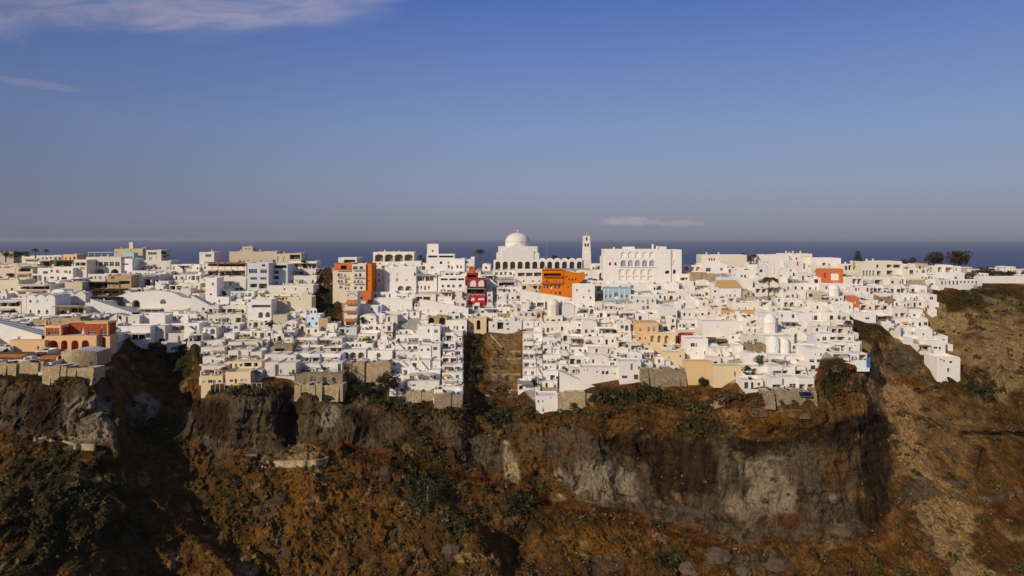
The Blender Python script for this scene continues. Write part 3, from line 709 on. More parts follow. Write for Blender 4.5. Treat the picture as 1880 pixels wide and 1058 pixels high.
def pergola_mesh(w, d, mat, h=2.5, cover=None):
    w = round(w*2)/2; d = round(d*2)/2; key = ('pg', w, d, mat, h, cover)
    if key in _cache: return _cache[key]
    b = MB(); n = max(2, int(w/3)+1)
    for i in range(n):
        x = -w/2+.08+(w-.16)*i/(n-1); b.box(x-.07, x+.07, -d, -d+.14, 0, h, mat); b.box(x-.06, x+.06, -d+.14, 0, h-.16, h-.0, mat)
    b.box(-w/2, w/2, -d-.1, -d+.06, h, h+.14, mat)
    k = int(w/.6)
    for i in range(k): x = -w/2+.1+(w-.2)*i/max(1, k-1); b.box(x-.045, x+.045, -d-.25, 0, h+.15, h+.26, mat)
    if cover: b.box(-w/2+.05, w/2-.05, -d-.1, -.02, h+.27, h+.31, cover)
    me = b.mesh('pergola'); _cache[key] = me; return me
def rail_mesh(w, mat='metal_dark'):
    w = max(1, round(w*2)/2); key = ('rl', w, mat)
    if key in _cache: return _cache[key]
    b = MB(); b.box(-w/2, w/2, -.03, .03, .92, .98, mat); b.box(-w/2, w/2, -.02, .02, .08, .12, mat)
    n = int(w/.35)
    for i in range(n+1): x = -w/2+w*i/n; b.box(x-.018, x+.018, -.018, .018, 0, .93, mat)
    me = b.mesh('railing'); _cache[key] = me; return me
def stair_mesh(run, rise, width, mat):
    run = round(run*2)/2; rise = round(rise*2)/2; key = ('st', run, rise, width, mat)
    if key in _cache: return _cache[key]
    b = MB(); n = max(4, int(abs(rise)/.22))
    for i in range(n):
        a, c = run*i/n, run*(i+1)/n; b.box(min(a, c), max(a, c), -width, -.02, -4, rise*(i+1)/n, mat, skip='b')
    for yy in (-width-.18,):
        b.poly([(0, yy, -4), (run, yy, -4), (run, yy, rise+.85), (0, yy, .85)][::(1 if run > 0 else -1)], mat); b.poly([(0, yy+.18, -4), (0, yy+.18, .85), (run, yy+.18, rise+.85), (run, yy+.18, -4)][::(1 if run > 0 else -1)], mat)
        b.poly([(0, yy, .85), (run, yy, rise+.85), (run, yy+.18, rise+.85), (0, yy+.18, .85)][::(1 if run > 0 else -1)], mat)
        b.poly([(run, yy, -4), (run, yy+.18, -4), (run, yy+.18, rise+.85), (run, yy, rise+.85)], mat); b.poly([(0, yy, -4), (0, yy, .85), (0, yy+.18, .85), (0, yy+.18, -4)], mat)
    me = b.mesh('stair'); _cache[key] = me; return me

def clutter(root, x, y, z, R):
    """one small thing fixed to a roof"""
    k = R.choice(['air_conditioner', 'water_tank', 'aerial', 'aerial', 'vent', 'dish'])
    if k not in _cache:
        b = MB()
        if k == 'air_conditioner': b.box(-.45, .45, -.2, .2, .12, .75, 'metal_pale'); b.box(-.42, -.36, -.16, .16, 0, .119, 'metal_dark'); b.box(.36, .42, -.16, .16, 0, .119, 'metal_dark'); b.box(-.3, .3, -.23, -.201, .2, .68, 'metal_dark')
        elif k == 'water_tank': b.prism((0, 0, 0), .55, .15, 1.2, 'metal_pale', 12); b.prism((0, 0, 0), .58, 0, .149, 'white', 8)
        elif k == 'aerial':
            b.bar((0, 0, 0), (0, 0, 2.6), .03, 'metal_dark', 4)
            for q in range(4): b.bar((-.4+.05*q, 0, 1.7+.25*q), (.4-.05*q, 0, 1.7+.25*q), .018, 'metal_dark', 4)
        elif k == 'vent': b.prism((0, 0, 0), .18, 0, .8, 'white', 8); b.prism((0, 0, 0), .3, .8, 1.0, 'white', 8, .08)
        else: b.bar((0, 0, 0), (0, 0, .8), .03, 'metal_pale', 4); b.prism((0, -.15, 0), .1, .75, .9, 'canvas_white', 10, .42)
        _cache[k] = b.mesh(k)
    put(_cache[k], {'vent': 'roof_vent', 'dish': 'satellite_dish'}.get(k, k), root, (x, y, z), R.uniform(-.5, .5))
# ------------------------------------------------------------------ placing houses by where they stand
RES = []            # (x0, x1, y0, y1, Y, d) of everything placed
def opening(kind, x0, x1, z0, z1, wall):
    o = dict(x0=x0, x1=x1, z0=z0, z1=z1)
    if kind == 'w': o.update(kind='window', depth=.22)
    elif kind == 'W': o.update(kind='window', depth=.35, pane='glass', frame='frame_white')
    elif kind == 'd': o.update(kind='door', depth=.25)
    elif kind == 's': o.update(kind='shutter', depth=.16)
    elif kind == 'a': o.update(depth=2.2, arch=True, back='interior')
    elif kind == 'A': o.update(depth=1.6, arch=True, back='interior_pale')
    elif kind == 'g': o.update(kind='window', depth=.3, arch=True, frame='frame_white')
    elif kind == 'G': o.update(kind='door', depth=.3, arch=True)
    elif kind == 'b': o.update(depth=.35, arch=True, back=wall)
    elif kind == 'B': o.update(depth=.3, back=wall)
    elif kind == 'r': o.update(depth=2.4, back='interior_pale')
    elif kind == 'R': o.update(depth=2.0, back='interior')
    return o
def auto_ops(w, h, n_storey, R, wall, dens=.85, kinds='wwwds', z0=0.0):
    ops = []; sh = h/n_storey
    for k in range(n_storey):
        n = max(1, int(w/2.25)); base = z0+k*sh
        for i in range(n):
            if R.random() > dens: continue
            cx = -w/2+w*(i+.5)/n+R.uniform(-.25, .25); kd = R.choice(kinds)
            if kd in 'dG':
                ww = R.choice([.9, 1.0, 1.4, 1.8]); ops.append(opening(kd, cx-ww/2, cx+ww/2, base+.03, base+min(2.3, sh-.4), wall))
            elif kd in 'aA':
                ww = min(w/n*.8, 2.6); ops.append(opening(kd, cx-ww/2, cx+ww/2, base+.03, base+min(2.5, sh-.5), wall))
            elif kd == 'r' or kd == 'R':
                ww = w/n*.82; ops.append(opening(kd, cx-ww/2, cx+ww/2, base+.05, base+min(2.55, sh-.4), wall))
            elif kd == 'W':
                ww = w/n*.8; ops.append(opening('W', cx-ww/2, cx+ww/2, base+.35, base+min(2.5, sh-.4), wall))
            else:
                ww = R.choice([.8, 1.0, 1.2, 1.6]); hh = R.choice([1.0, 1.3, 1.5]); zb = base+R.choice([.8, .95, 1.1])
                if zb+hh > base+sh-.35: hh = max(.5, base+sh-.35-zb)
                if hh > .4: ops.append(opening(kd, cx-ww/2, cx+ww/2, zb, zb+hh, wall))
    return ops
def B(name, label, x0, x1, y0, y1, col='white', ops=None, auto=None, roof='flat', nv=1, d=None, yaw=0.0, Y=None, cat='house', group=None, ter=0, termat=None, aw=None, pg=None, rail=0, par=.45,
      side=None, chim=0, kinds='wwwds', dens=.85, rise=None, skirt=5.0, res=True, trim=None, dY=0.0):
    """a building whose front wall spans the photograph box x0..x1, y0..y1 and stands on the ground there"""
    mx = (x0+x1)/2
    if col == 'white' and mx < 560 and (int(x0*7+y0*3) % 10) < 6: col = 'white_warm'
    if Y is None: Y = gy(mx, y1)
    Y += dY
    s = Y/F; w = (x1-x0)*s; h = (y1-y0)*s
    if d is None: d = max(4.0, min(11.0, h/.44))
    root = thing(name, label, cat, P(mx, y1, Y), math.radians(yaw), group)
    R = random.Random(int(x0*31+y0*7))
    L = []
    for o in (ops or []):
        k, a, b2, c, e = o[:5]; q = opening(k, (a-mx)*s, (b2-mx)*s, max(.02, (y1-e)*s), (y1-c)*s, col)
        if len(o) > 5: q.update(o[5])
        L.append(q)
    if auto: L += auto_ops(w, h, auto, R, col, dens, kinds)
    b = MB(); good = body(b, w, d, h, L, col, roof, nv, par, skirt, rise=rise)
    if trim: b.box(-w/2-.12, w/2+.12, -.12, d+.1, h-.02, h+.18, trim)
    wo = b.obj('wall', root); fit_openings(root, good, R=R)
    if side:          # windows on the visible side wall
        sx = w/2 if mx < 940 else -w/2
        for k in range(side):
            me, mw, mh = window_mesh(.9, 1.2, 'window', 'frame_white', 'glass'); put(me, 'window', root, (sx+(.02 if sx > 0 else -.02), d*(k+.7)/(side+.4), h*.5), math.pi/2 if sx > 0 else -math.pi/2)
    if ter:
        t = MB(); terrace(t, -w/2, w/2, -ter, 0, termat or col); t.obj('terrace', root)
    if rail: put(rail_mesh(w), 'railing', root, (0, -(ter or .1)+.1, 0))
    if aw:
        for a in aw: ax0, ax1, ay, dd, mat = a; put(awning_mesh((ax1-ax0)*s, dd, mat, h=2.5), 'awning', root, (((ax0+ax1)/2-mx)*s, -.02, (y1-ay)*s-2.5))
    if pg:
        for a in pg: ax0, ax1, ay, dd, mat, cov = a; put(pergola_mesh((ax1-ax0)*s, dd, mat, 2.5, cov), 'pergola', root, (((ax0+ax1)/2-mx)*s, -.02, (y1-ay)*s-2.6))
    for k in range(chim):
        c = MB(); cx, cy = R.uniform(-w*.4, w*.4), R.uniform(d*.2, d*.8); c.box(cx-.3, cx+.3, cy-.3, cy+.3, h-par, h+1.1, col); c.box(cx-.38, cx+.38, cy-.38, cy+.38, h+1.1, h+1.22, col); c.obj('chimney', root)
    if roof == 'flat' and cat not in ('wall', 'chimney', 'church') and w > 4:
        for k in range(R.choice([0, 1, 1, 2, 3])): clutter(root, R.uniform(-.42, .42)*w, R.uniform(.25, .85)*d, h-par, R)
    if pg or 'terrace' in name: deck_spot(mx, y1, Y-1.4, w*.8, root.location.z); deck_spot(mx, y1, Y-1.0, w*.9, root.location.z)
    if res: RES.append((x0, x1, y0, y1, Y, d))
    root['_w'] = w; root['_h'] = h; root['_d'] = d
    return root
def T(name, label, x0, x1, ys, col='white', cat='hotel', kinds='ddwwr', dens=.9, xs=None, ter=1.6, aw=.35, group=None, cols=None, dY=0.0, skip_rail=False, termat=None):
    """a terraced building: ys lists the storey lines from the bottom up; each storey is set back"""
    mx0 = (x0+x1)/2; yb = ys[0]; Yb_ = gy(mx0, yb)+dY
    root = thing(name, label, cat, P(mx0, yb, Yb_), 0, group); o0 = root.location.copy()
    R = random.Random(int(x0*13+ys[0]*5)); Yp = None
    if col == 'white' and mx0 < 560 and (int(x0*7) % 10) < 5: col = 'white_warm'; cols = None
    for k, (ya, yt) in enumerate(zip(ys[:-1], ys[1:])):
        xa, xb = xs[k] if xs else (x0, x1); mx = (xa+xb)/2
        Y = gy(mx, ya)+dY
        if Yp is not None: Y = max(Y, Yp+ter+.4)
        s = Y/F; w = (xb-xa)*s; base = P(mx, ya, Y)-o0; h = (ya-yt)*s
        if Yp is not None and False: pass
        c = cols[k] if cols else col
        # each storey is a run of units with their own setback and parapet
        cuts = [-w/2]
        while w/2-cuts[-1] > 7.5: cuts.append(cuts[-1]+R.uniform(3.6, 6.5))
        cuts.append(w/2)
        for ua, ub in zip(cuts[:-1], cuts[1:]):
            uw = ub-ua-.01; ux = (ua+ub)/2; sb = R.choice([0, 0, .5, 1.0, 1.5]); uh = h+R.choice([0, 0, .25, -.25, .5]); uc = c if R.random() < .86 else ('white_warm' if c == 'white' else c)
            b = MB(); L = auto_ops(uw, uh, max(1, round(h/3.6)), R, uc, dens, kinds); good = body(b, uw, 7.5-sb, uh, L, uc, 'flat', par=.25, skirt=3)
            wo = b.obj('storey', root, base+Vector((ux, sb, 0))); fit_openings(wo, good, R=R)
            t = MB(); terrace(t, -uw/2, uw/2, -ter-sb, 0, termat or uc, ph=R.choice([.12, .3, .55, .8])); t.obj('terrace', wo)
            if R.random() < .3: put(rail_mesh(uw-.3, R.choice(['metal_dark', 'frame_white', 'wood'])), 'railing', wo, (0, -ter-sb+.1, 0))
            u = R.random()
            if u < aw*.45: put(awning_mesh(min(uw*.6, 3), min(1.3, ter), R.choice(['canvas_cream', 'canvas_cream', 'canvas_grey', 'canvas_brown', 'canvas_yellow'])), 'awning', wo, (R.uniform(-.1, .1)*uw, -.02, 0))
            elif u < aw*1.3: put(pergola_mesh(min(uw*.85, 5), ter-.2+sb, R.choice(['frame_white', 'wood', 'wood_pale', 'wood_dark']), 2.4, R.choice([None, None, 'wood_pale', 'canvas_cream'])), 'pergola', wo, (0, -.02, 0))
            if R.random() < .3 and uw > 3.4: hb = MB(); hx = R.choice([-1, 1])*(uw/2-.9); gg = body(hb, 1.7, 1.3, 2.3, [opening('d', -.4, .4, .03, 1.95, uc)], uc, 'flat', par=.1, skirt=0); ho = hb.obj('porch', wo, (hx, -1.32, 0)); fit_openings(wo, [], R=R)
            if R.random() < .3: clutter(wo, R.uniform(-.3, .3)*uw, 5, uh-.25, R)
            if R.random() < .22: sr = R.choice([-1, 1])*min(uw*.7, 3.5); put(stair_mesh(sr, h, 1.0, uc), 'stair', wo, (-sr/2, -.02, 0))
        RES.append((xa, xb, yt, ya, Y, 7.5)); Yp = Y
        deck_spot(mx, ya, Y-ter*.6, w*.8, P(mx, ya, Y).z)
    return root
DECKS = []          # (px, x centre, y, z, width) places where furniture can stand
def deck_spot(px, py, Y, w, z): DECKS.append((px, (px-940)*Y/F, Y, z, w, py))

def foot_wall(label, x0, x1, yt, yb, mat='rubble_tan', dY=-.6, seed=0):
    """an old retaining wall made of short battered lengths with uneven tops"""
    R = random.Random(int(x0*3+yt)+seed); mx = (x0+x1)/2; Y0 = gy(mx, yb)+dY; root = thing('retaining_wall', label, 'wall', P(mx, yb, Y0)); x = x0; s = Y0/F
    while x < x1-2:
        w = min(R.uniform(9, 20), x1-x); Yl = Y0+R.uniform(-.5, .5); zt = (yb-yt)*s+R.uniform(-.7, .5); a, c = (x-mx)*s, (x+w-mx)*s; y = Yl-Y0; b = MB(); bt = .10*(zt+3)
        n = 5; tops = [zt+R.uniform(-.25, .25) for _ in range(n+1)]
        for k in range(n):
            p, q = a+(c-a)*k/n, a+(c-a)*(k+1)/n; b.poly([(p, y-bt, -3), (q, y-bt, -3), (q, y, tops[k+1]), (p, y, tops[k])], mat); b.poly([(p, y, tops[k]), (q, y, tops[k+1]), (q, y+.7, tops[k+1]), (p, y+.7, tops[k])], mat); b.poly([(p, y+.7, min(tops)-.5), (q, y+.7, min(tops)-.5), (q, y+7, min(tops)-.4), (p, y+7, min(tops)-.4)], 'paving'); b.poly([(q, y+.7, tops[k+1]), (q, y+.7, -3), (p, y+.7, -3), (p, y+.7, tops[k])], mat)
        b.poly([(c, y-bt, -3), (c, y+7, -3), (c, y+7, tops[-1]-.5), (c, y, tops[-1])], mat); b.poly([(a, y+7, -3), (a, y-bt, -3), (a, y, tops[0]), (a, y+7, tops[0]-.5)], mat); b.obj('wall_length', root)
        if R.random() < .35: k = MB(); k.poly([(c-.5, y-bt-.8, -3), (c+.3, y-bt-.8, -3), (c+.3, y-.1, zt*.8), (c-.5, y-.1, zt*.8)], mat); k.poly([(c+.3, y-bt-.8, -3), (c+.3, y, -3), (c+.3, y, zt*.8), (c+.3, y-.1, zt*.8)], mat); k.poly([(c-.5, y, -3), (c-.5, y-bt-.8, -3), (c-.5, y-.1, zt*.8), (c-.5, y, zt*.8)], mat); k.obj('buttress', root)
        x += w
    RES.append((x0, x1, yt, yb, Y0, 6)); return root

# ------------------------------------------------------------------ the cathedral with its arcade and bell tower
def cathedral():
    Y0 = gy(960, 496)+1; s = Y0/F
    # arcade in front
    mx = 988.5; root = thing('cathedral_arcade', 'long white arcade of twelve round arches along the terrace before the domed cathedral', 'arcade', P(mx, 496, Y0))
    L = []
    for k in range(12):
        cx = 914+13.62*k
        L.append(opening('a', (cx-4.6-mx)*s, (cx+4.6-mx)*s, .05, (496-480.2)*s, 'white'))
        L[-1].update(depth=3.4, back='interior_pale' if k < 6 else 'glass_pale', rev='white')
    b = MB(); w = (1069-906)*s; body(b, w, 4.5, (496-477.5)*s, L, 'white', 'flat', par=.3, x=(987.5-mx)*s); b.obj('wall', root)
    for k in range(6):      # little vaults over the eastern bays
        c = MB(); cx = (996.5+13.62*k-mx)*s; r = 5.9*s; zz = (496-477.5)*s-.3; n = 8
        arc = [(cx-r*math.cos(math.pi*i/n), zz+r*.75*math.sin(math.pi*i/n)) for i in range(n+1)]
        for (ax, az), (bx, bz) in zip(arc[:-1], arc[1:]): c.poly([(ax, .35, az), (bx, .35, bz), (bx, 4.2, bz), (ax, 4.2, az)], 'white')
        c.poly([(p, .35, q) for p, q in reversed(arc)], 'white'); c.poly([(p, 4.2, q) for p, q in arc], 'white'); c.obj('vault', root)
    RES.append((905, 1070, 477, 497, Y0, 5))
    # church behind it
    Yc = Y0+9; s = Yc/F; mx = 950.5; zb = 486
    root = thing('cathedral', 'large white domed cathedral with cross rising behind the arcade', 'church', P(mx, zb, Yc)); z = lambda py: (zb-py)*s
    X = lambda px: (px-mx)*s
    b = MB(); D = 17
    b.box(X(911), X(990), 0, D, -4, z(464.5), 'white'); b.obj('nave', root)
    b = MB(); b.box(X(914.5), X(987), 1.2, D-1.5, z(464.5)+.003, z(452.3), 'white'); b.obj('upper_nave', root)
    b = MB()       # cross arms with gables, front and sides
    ze, za = z(461), z(446.5); xa, xb = X(921), X(980); b.poly([(xa, -.4, -4), (xb, -.4, -4), (xb, -.4, ze), (0, -.4, za), (xa, -.4, ze)], 'white')
    b.poly([(xa, -.4, ze), (0, -.4, za), (0, D, za), (xa, D, ze)], 'white'); b.poly([(0, -.4, za), (xb, -.4, ze), (xb, D, ze), (0, D, za)], 'white')
    b.poly([(xa, D, -4), (xa, -.4, -4), (xa, -.4, ze), (xa, D, ze)], 'white'); b.poly([(xb, -.4, -4), (xb, D, -4), (xb, D, ze), (xb, -.4, ze)], 'white'); b.poly([(xb, D, -4), (xa, D, -4), (xa, D, ze), (0, D, za), (xb, D, ze)], 'white'); b.obj('gable', root)
    b = MB(); r = (972.5-927.5)/2*s; b.prism((0, D/2, 0), r*1.04, z(466), z(444.0), 'white', 16, rot=.2); b.prism((0, D/2, 0), r*1.09, z(444.0), z(442.9), 'white', 16, rot=.2); dr = b.obj('drum', root)
    for k in range(16):
        t = 2*math.pi*(k+.5)/16+.2; c = MB(); me, mw, mh = window_mesh(.6, 1.8, 'shutter', 'white', 'glass_pale'); rr = r*1.04*math.cos(math.pi/16)+.02
        if math.sin(t) < .2: put(me, 'window', dr, (rr*math.cos(t), D/2+rr*math.sin(t), z(451.5)), t+math.pi/2)
    b = MB(); b.dome((0, D/2, z(442.9)), r*1.0, z(427.2)-z(442.9), 'white', 28, 9)
    dm = b.obj('dome', root); [setattr(p, 'use_smooth', True) for p in dm.data.polygons]
    b = MB(); zt = z(429); b.prism((0, D/2, 0), .55, zt-.3, zt+.5, 'white', 8, .35); b.box(-.1, .1, D/2-.1, D/2+.1, zt+.5, z(421), 'white'); b.box(-.55, .55, D/2-.09, D/2+.09, z(423.6)-.1, z(423.6)+.12, 'white'); b.obj('cross', root)
    for px in (925.5, 938, 950.5, 963, 975.5):
        me, mw, mh = window_mesh(.6, 1.0, 'shutter', 'white', 'glass_pale'); put(me, 'window', root, (X(px), -.46, z(470 if px in (925.5, 975.5) else 466)))
    RES.append((910, 991, 428, 488, Yc, 18))
    # bell tower
    Yt = Y0+1; s = Yt/F; mx = 1077.5; zb = 497; root = thing('bell_tower', 'slender white square bell tower with small openings right of the arcade', 'tower', P(mx, zb, Yt)); z = lambda py: (zb-py)*s
    h = z(433); n = 6; lv = [0, .30, .50, .66, .80, 1.0]
    ops = {4: [(-.17, .17, .30, .80, 'A')], 3: [(-.40, -.06, .18, .86, 'A'), (.06, .40, .18, .86, 'A')], 2: [(-.36, -.18, .4, .75, 'B'), (-.09, .09, .4, .75, 'B'), (.18, .36, .4, .75, 'B')], 1: [(-.2, .2, .45, .6, 'B')], 0: [(-.12, .12, .5, .58, 'B')]}
    for k in range(5):
        z0, z1 = h*lv[k], h*lv[k+1]; hw = (8.2-.9*k*.5)*s*.95; b = MB(); L = [opening(kd, a*hw*1.6, c*hw*1.6, (z1-z0)*e, (z1-z0)*f, 'white') for a, c, e, f, kd in ops[k]]
        for q in L: q['depth'] = .8 if k > 2 else .15; q['back'] = 'interior' if k > 2 else 'pale_cream'
        body(b, hw*2, hw*2, z1-z0-.15, L, 'white', 'plain', skirt=4 if k == 0 else 0); b.box(-hw-.15, hw+.15, -.15, hw*2+.15, z1-z0-.148, z1-z0-.004, 'white'); b.obj('storey', root, (0, (8.2*s*.95-hw), z0))
    b = MB(); hw = 6*s; b.box(-.06, .06, hw-.06, hw+.06, h, h+1.6, 'white'); b.box(-.35, .35, hw-.05, hw+.05, h+.9, h+1.05, 'white'); b.obj('cross', root)
    RES.append((1069, 1086, 432, 498, Yt, 5))
cathedral()

# ------------------------------------------------------------------ left part of the town
B('beige_house', 'low beige building at the left edge of the skyline beside dark trees', -20, 25, 463, 474, 'beige', auto=1)
B('house', 'pale cream low house on the skyline below the two small palms', 40, 74, 470, 482, 'pale_cream', auto=1, aw=[(42, 72, 474, 2, 'canvas_white')])
B('house', 'white low house with grey roof right of the two skyline palms', 74, 113, 469, 480, 'white', auto=1)
B('house', 'peach roofed house on the skyline left of the white roof pergola', 116, 141, 467, 480, 'peach', auto=1)
r = B('restaurant', 'white restaurant with a long window band, two round arches and a roof pergola', 158, 222, 472, 506, 'white',
  ops=[('W', 160+k*10.3, 168+k*10.3, 481, 489) for k in range(6)]+[('A', 176, 191, 494, 506), ('a', 203, 218, 494, 506), ('d', 161, 172, 496, 506)], cat='restaurant', chim=1)
put(pergola_mesh(48*gy(190, 506)/F, 5, 'frame_white', 2.6), 'pergola', r, (-3, 8, r['_h']-.3))
B('house', 'tan block with roof clutter behind the long window band restaurant', 210, 262, 457, 480, 'beige', auto=1, dY=10, chim=2)
B('house', 'tall narrow white chimney block on the tan skyline house', 237, 244, 445, 462, 'white', dY=13, d=2.0, par=.1, cat='chimney')
B('house', 'small mint green roof hut on the skyline', 226, 246, 464, 474, 'mint', dY=3, d=4)
B('tower_house', 'white cube tower house with big window at the left skyline', 268, 296, 459, 482, 'white', ops=[('W', 272, 288, 463, 468), ('w', 274, 279, 472, 478)], side=1)
B('house', 'narrow white house with side arch right of the window band restaurant', 223, 243, 475, 506, 'white', ops=[('w', 226, 236, 484, 487), ('d', 229, 233, 497, 505)])
B('long_house', 'long low white house with awning behind the left restaurants', 244, 313, 479, 498, 'white', auto=1, aw=[(264, 284, 485, 2.2, 'canvas_cream')])
r = B('gallery', 'white cafe with a red painting on its front below a glazed terrace', 69, 134, 492, 518, 'white', cat='cafe',
  ops=[('w', 79, 88, 498, 503), ('d', 93, 97, 495, 503), ('d', 127, 130, 497, 503), ('d', 81, 85, 508, 516), ('w', 92, 99, 508, 512), ('d', 105, 108, 508, 516), ('d', 113, 123, 509, 517), ('R', 70, 76, 506, 516)], rail=0)
for a, c2, e, f in ((102, 110, 494.5, 502), (117, 125, 496, 502)):
    b = MB(); s = gy(101, 518)/F; b.box((a-101.5)*s, (c2-101.5)*s, -.06, -.02, (518-f)*s, (518-e)*s, 'canvas_white'); b.box((a+1.2-101.5)*s, (a+5-101.5)*s, -.09, -.061, (518-f+1)*s, (518-e-1.2)*s, 'canvas_red'); b.box((a+5.4-101.5)*s, (c2-1-101.5)*s, -.085, -.061, (518-f+.8)*s, (518-f+3.5)*s, 'canvas_red'); b.obj('painting', r)
B('glazed_terrace', 'glass walled terrace with flat awnings above the white cafe', 70, 134, 477, 491, 'pale_cream', ops=[('R', 73, 95, 481, 490), ('R', 99, 132, 480, 489.5)], pg=[(72, 98, 479, 3, 'wood_pale', 'canvas_cream'), (99, 134, 478, 3, 'wood', 'canvas_grey')], cat='terrace')
B('house', 'tall plain cream house with a yellow panel beside the white cafe', 136, 159, 477, 514, 'pale_cream', ops=[('R', 138, 146, 482, 488), ('R', 147, 157, 482, 488), ('B', 147, 156, 491, 496, {'back': 'mustard'})])
B('house', 'ochre plain house at the left edge, upper one', -12, 28, 492, 512, 'cream', ops=[('R', 11, 27, 502, 510)], aw=[(1, 20, 484, 2.5, 'canvas_rose')])
B('house', 'cream house with two awnings and four dark doors at far left', 29, 60, 490, 514, 'cream', ops=[('R', 31+k*5, 35+k*5, 507, 512) for k in range(5)]+[('R', 34, 56, 493, 499)], aw=[(30, 56, 501, 1.6, 'canvas_cream'), (31, 70, 485, 3, 'canvas_cream')])
B('house', 'tan windowless box house with sloped side among the left terraces', 119, 151, 518, 537, 'beige', par=.2, d=6)
B('house', 'yellowish plain house at the left edge, lower one', -15, 34, 514, 538, 'cream', ops=[('d', 10, 13, 531, 537), ('d', 20, 24, 529, 537)])
B('taverna', 'open taverna with striped awnings left of the tan box house', 34, 92, 522, 542, 'pale_cream', cat='restaurant', ops=[('R', 37, 55, 527, 531), ('R', 57, 90, 526, 531)], aw=[(36, 90, 522, 3, 'canvas_cream'), (40, 84, 533, 2.6, 'canvas_rose')])
for k, (ya, lab) in enumerate(((521, 'upper'), (534, 'middle'), (548, 'lowest'))):
    B('dining_terrace', f'dark timber dining terrace crowded with tables, {lab} of the three', 156-(k == 2)*2, 221+(k == 1)*1, ya-2.5, ya+8, 'rubble_dark', cat='terrace', ops=[('R', 160, 188, ya, ya+7), ('R', 191, 218, ya, ya+7)], pg=[(157, 220, ya-2.5, 3.2, 'wood_dark', None if k == 1 else 'wood')], rail=1)
B('house', 'ochre house with long balcony in front of the arched restaurant', 197, 241, 506, 534, 'tan', ops=[('R', 218, 238, 516, 522), ('w', 204, 210, 508, 512), ('w', 235, 238, 509, 511), ('R', 222, 240, 531, 533.9)], ter=1.2, rail=1)
B('house', 'small white two storey house with grey parasol on its roof', 243, 260, 509, 530, 'white', ops=[('d', 249, 253, 516, 524)], rail=1, ter=1.2, aw=[(244, 261, 527, 2, 'canvas_cream')])
B('house', 'white house under a striped canvas roof left of the orange chairs', 262, 293, 504, 528, 'grey_white', ops=[('R', 265, 276, 513, 525), ('R', 279, 291, 514, 524)], aw=[(262, 290, 505, 3, 'canvas_grey')])
B('vaulted_house', 'tall white house with three barrel vault gables at the left', 49, 101, 548, 582, 'white', roof='vault', nv=3, rise=.72, ops=[('w', 54, 58, 551, 556), ('w', 67, 71, 551, 556), ('w', 86, 88, 550, 553), ('G', 54, 58, 569, 577, {'frame': 'wood_pale'}), ('G', 69, 74, 569, 577, {'frame': 'wood_pale'}), ('G', 84, 89, 569, 577, {'frame': 'wood_pale'}), ('d', 47, 50, 570, 575)], side=1)
B('house', 'narrow white pillar house left of the three vault gables', 40, 48, 544, 578, 'white', d=6)
B('vaulted_house', 'white house with three rounded gables behind and right of the tall vaults', 99, 157, 543, 563, 'white', roof='vault', nv=3, rise=.62, ops=[('d', 119, 122, 548, 553), ('w', 124, 127, 557, 559), ('d', 141, 144, 556, 561)], d=5)
B('terrace_bar', 'dark restaurant terrace with tables below the rounded gables', 99, 157, 564, 580, 'cream', cat='terrace', ops=[('R', 101, 123, 570, 577), ('R', 126, 153, 566, 577)], pg=[(104, 152, 562, 3, 'wood_pale', 'canvas_cream')], rail=1)
B('taverna', 'taverna with dark glazed front stacked at the left edge', -15, 38, 551, 577, 'pale_cream', cat='restaurant', ops=[('R', 0, 13, 555, 563), ('R', 15, 36, 555, 563), ('R', 2, 28, 570, 576)], aw=[(-5, 26, 566, 2.5, 'canvas_cream'), (0, 36, 552, 2, 'canvas_white')])
def curved_wall():
    x0, x1, yb = 204, 352, 577; Y = gy(270, yb)+4; s = Y/F; mx = 278; root = thing('great_vault', 'huge white vaulted wall with rounded top and arched doorway at the left', 'building', P(mx, yb, Y))
    prof = [(204, 548), (215, 544), (235, 538), (258, 535.5), (280, 534.8), (300, 535), (318, 538), (335, 546), (352, 556)]
    b = MB(); D = 9
    L = [opening('a', (242-mx)*s, (257-mx)*s, .05, (577-550)*s, 'white'), opening('G', (294-mx)*s, (305-mx)*s, (577-557)*s, (577-547)*s, 'white'), opening('w', (226-mx)*s, (229-mx)*s, (577-558)*s, (577-554)*s, 'white')]
    zt = (577-548.3)*s
    L[0]['z1'] = (577-551)*s
    L[1]['z0'] = (577-558)*s; L[1]['z1'] = (577-549.5)*s; L[2].update(z0=(577-559)*s, z1=(577-555)*s)
    good = b.facade((x0-mx)*s, (x1-mx)*s, -4, zt, 0, L, 'white')
    pr = [((p-mx)*s, (yb-q)*s) for p, q in prof]
    for (ax, az), (bx, bz) in zip(pr[:-1], pr[1:]):
        b.poly([(ax, 0, zt), (bx, 0, zt), (bx, 0, max(bz, zt)), (ax, 0, max(az, zt))], 'white'); b.poly([(ax, 0, az), (bx, 0, bz), (bx, D, bz-.5), (ax, D, az-.5)], 'white')
    b.poly([(pr[-1][0], 0, -4), (pr[-1][0], D, -4), (pr[-1][0], D, pr[-1][1]), (pr[-1][0], 0, pr[-1][1])], 'white'); b.poly([(pr[0][0], D, -4), (pr[0][0], 0, -4), (pr[0][0], 0, pr[0][1]), (pr[0][0], D, pr[0][1])], 'white')
    b.obj('wall', root); fit_openings(root, good)
    put(stair_mesh(-26*s, 8*s, 1.4, 'white'), 'stair', root, ((330-mx)*s, 0, 0)); put(pergola_mesh(40*s, 3, 'frame_white', 2.5, 'canvas_white'), 'pergola', root, ((278-mx)*s, -.1, 0))
    RES.append((204, 352, 535, 577, Y, D)); deck_spot(278, 576, Y-2, 12, root.location.z)
curved_wall()
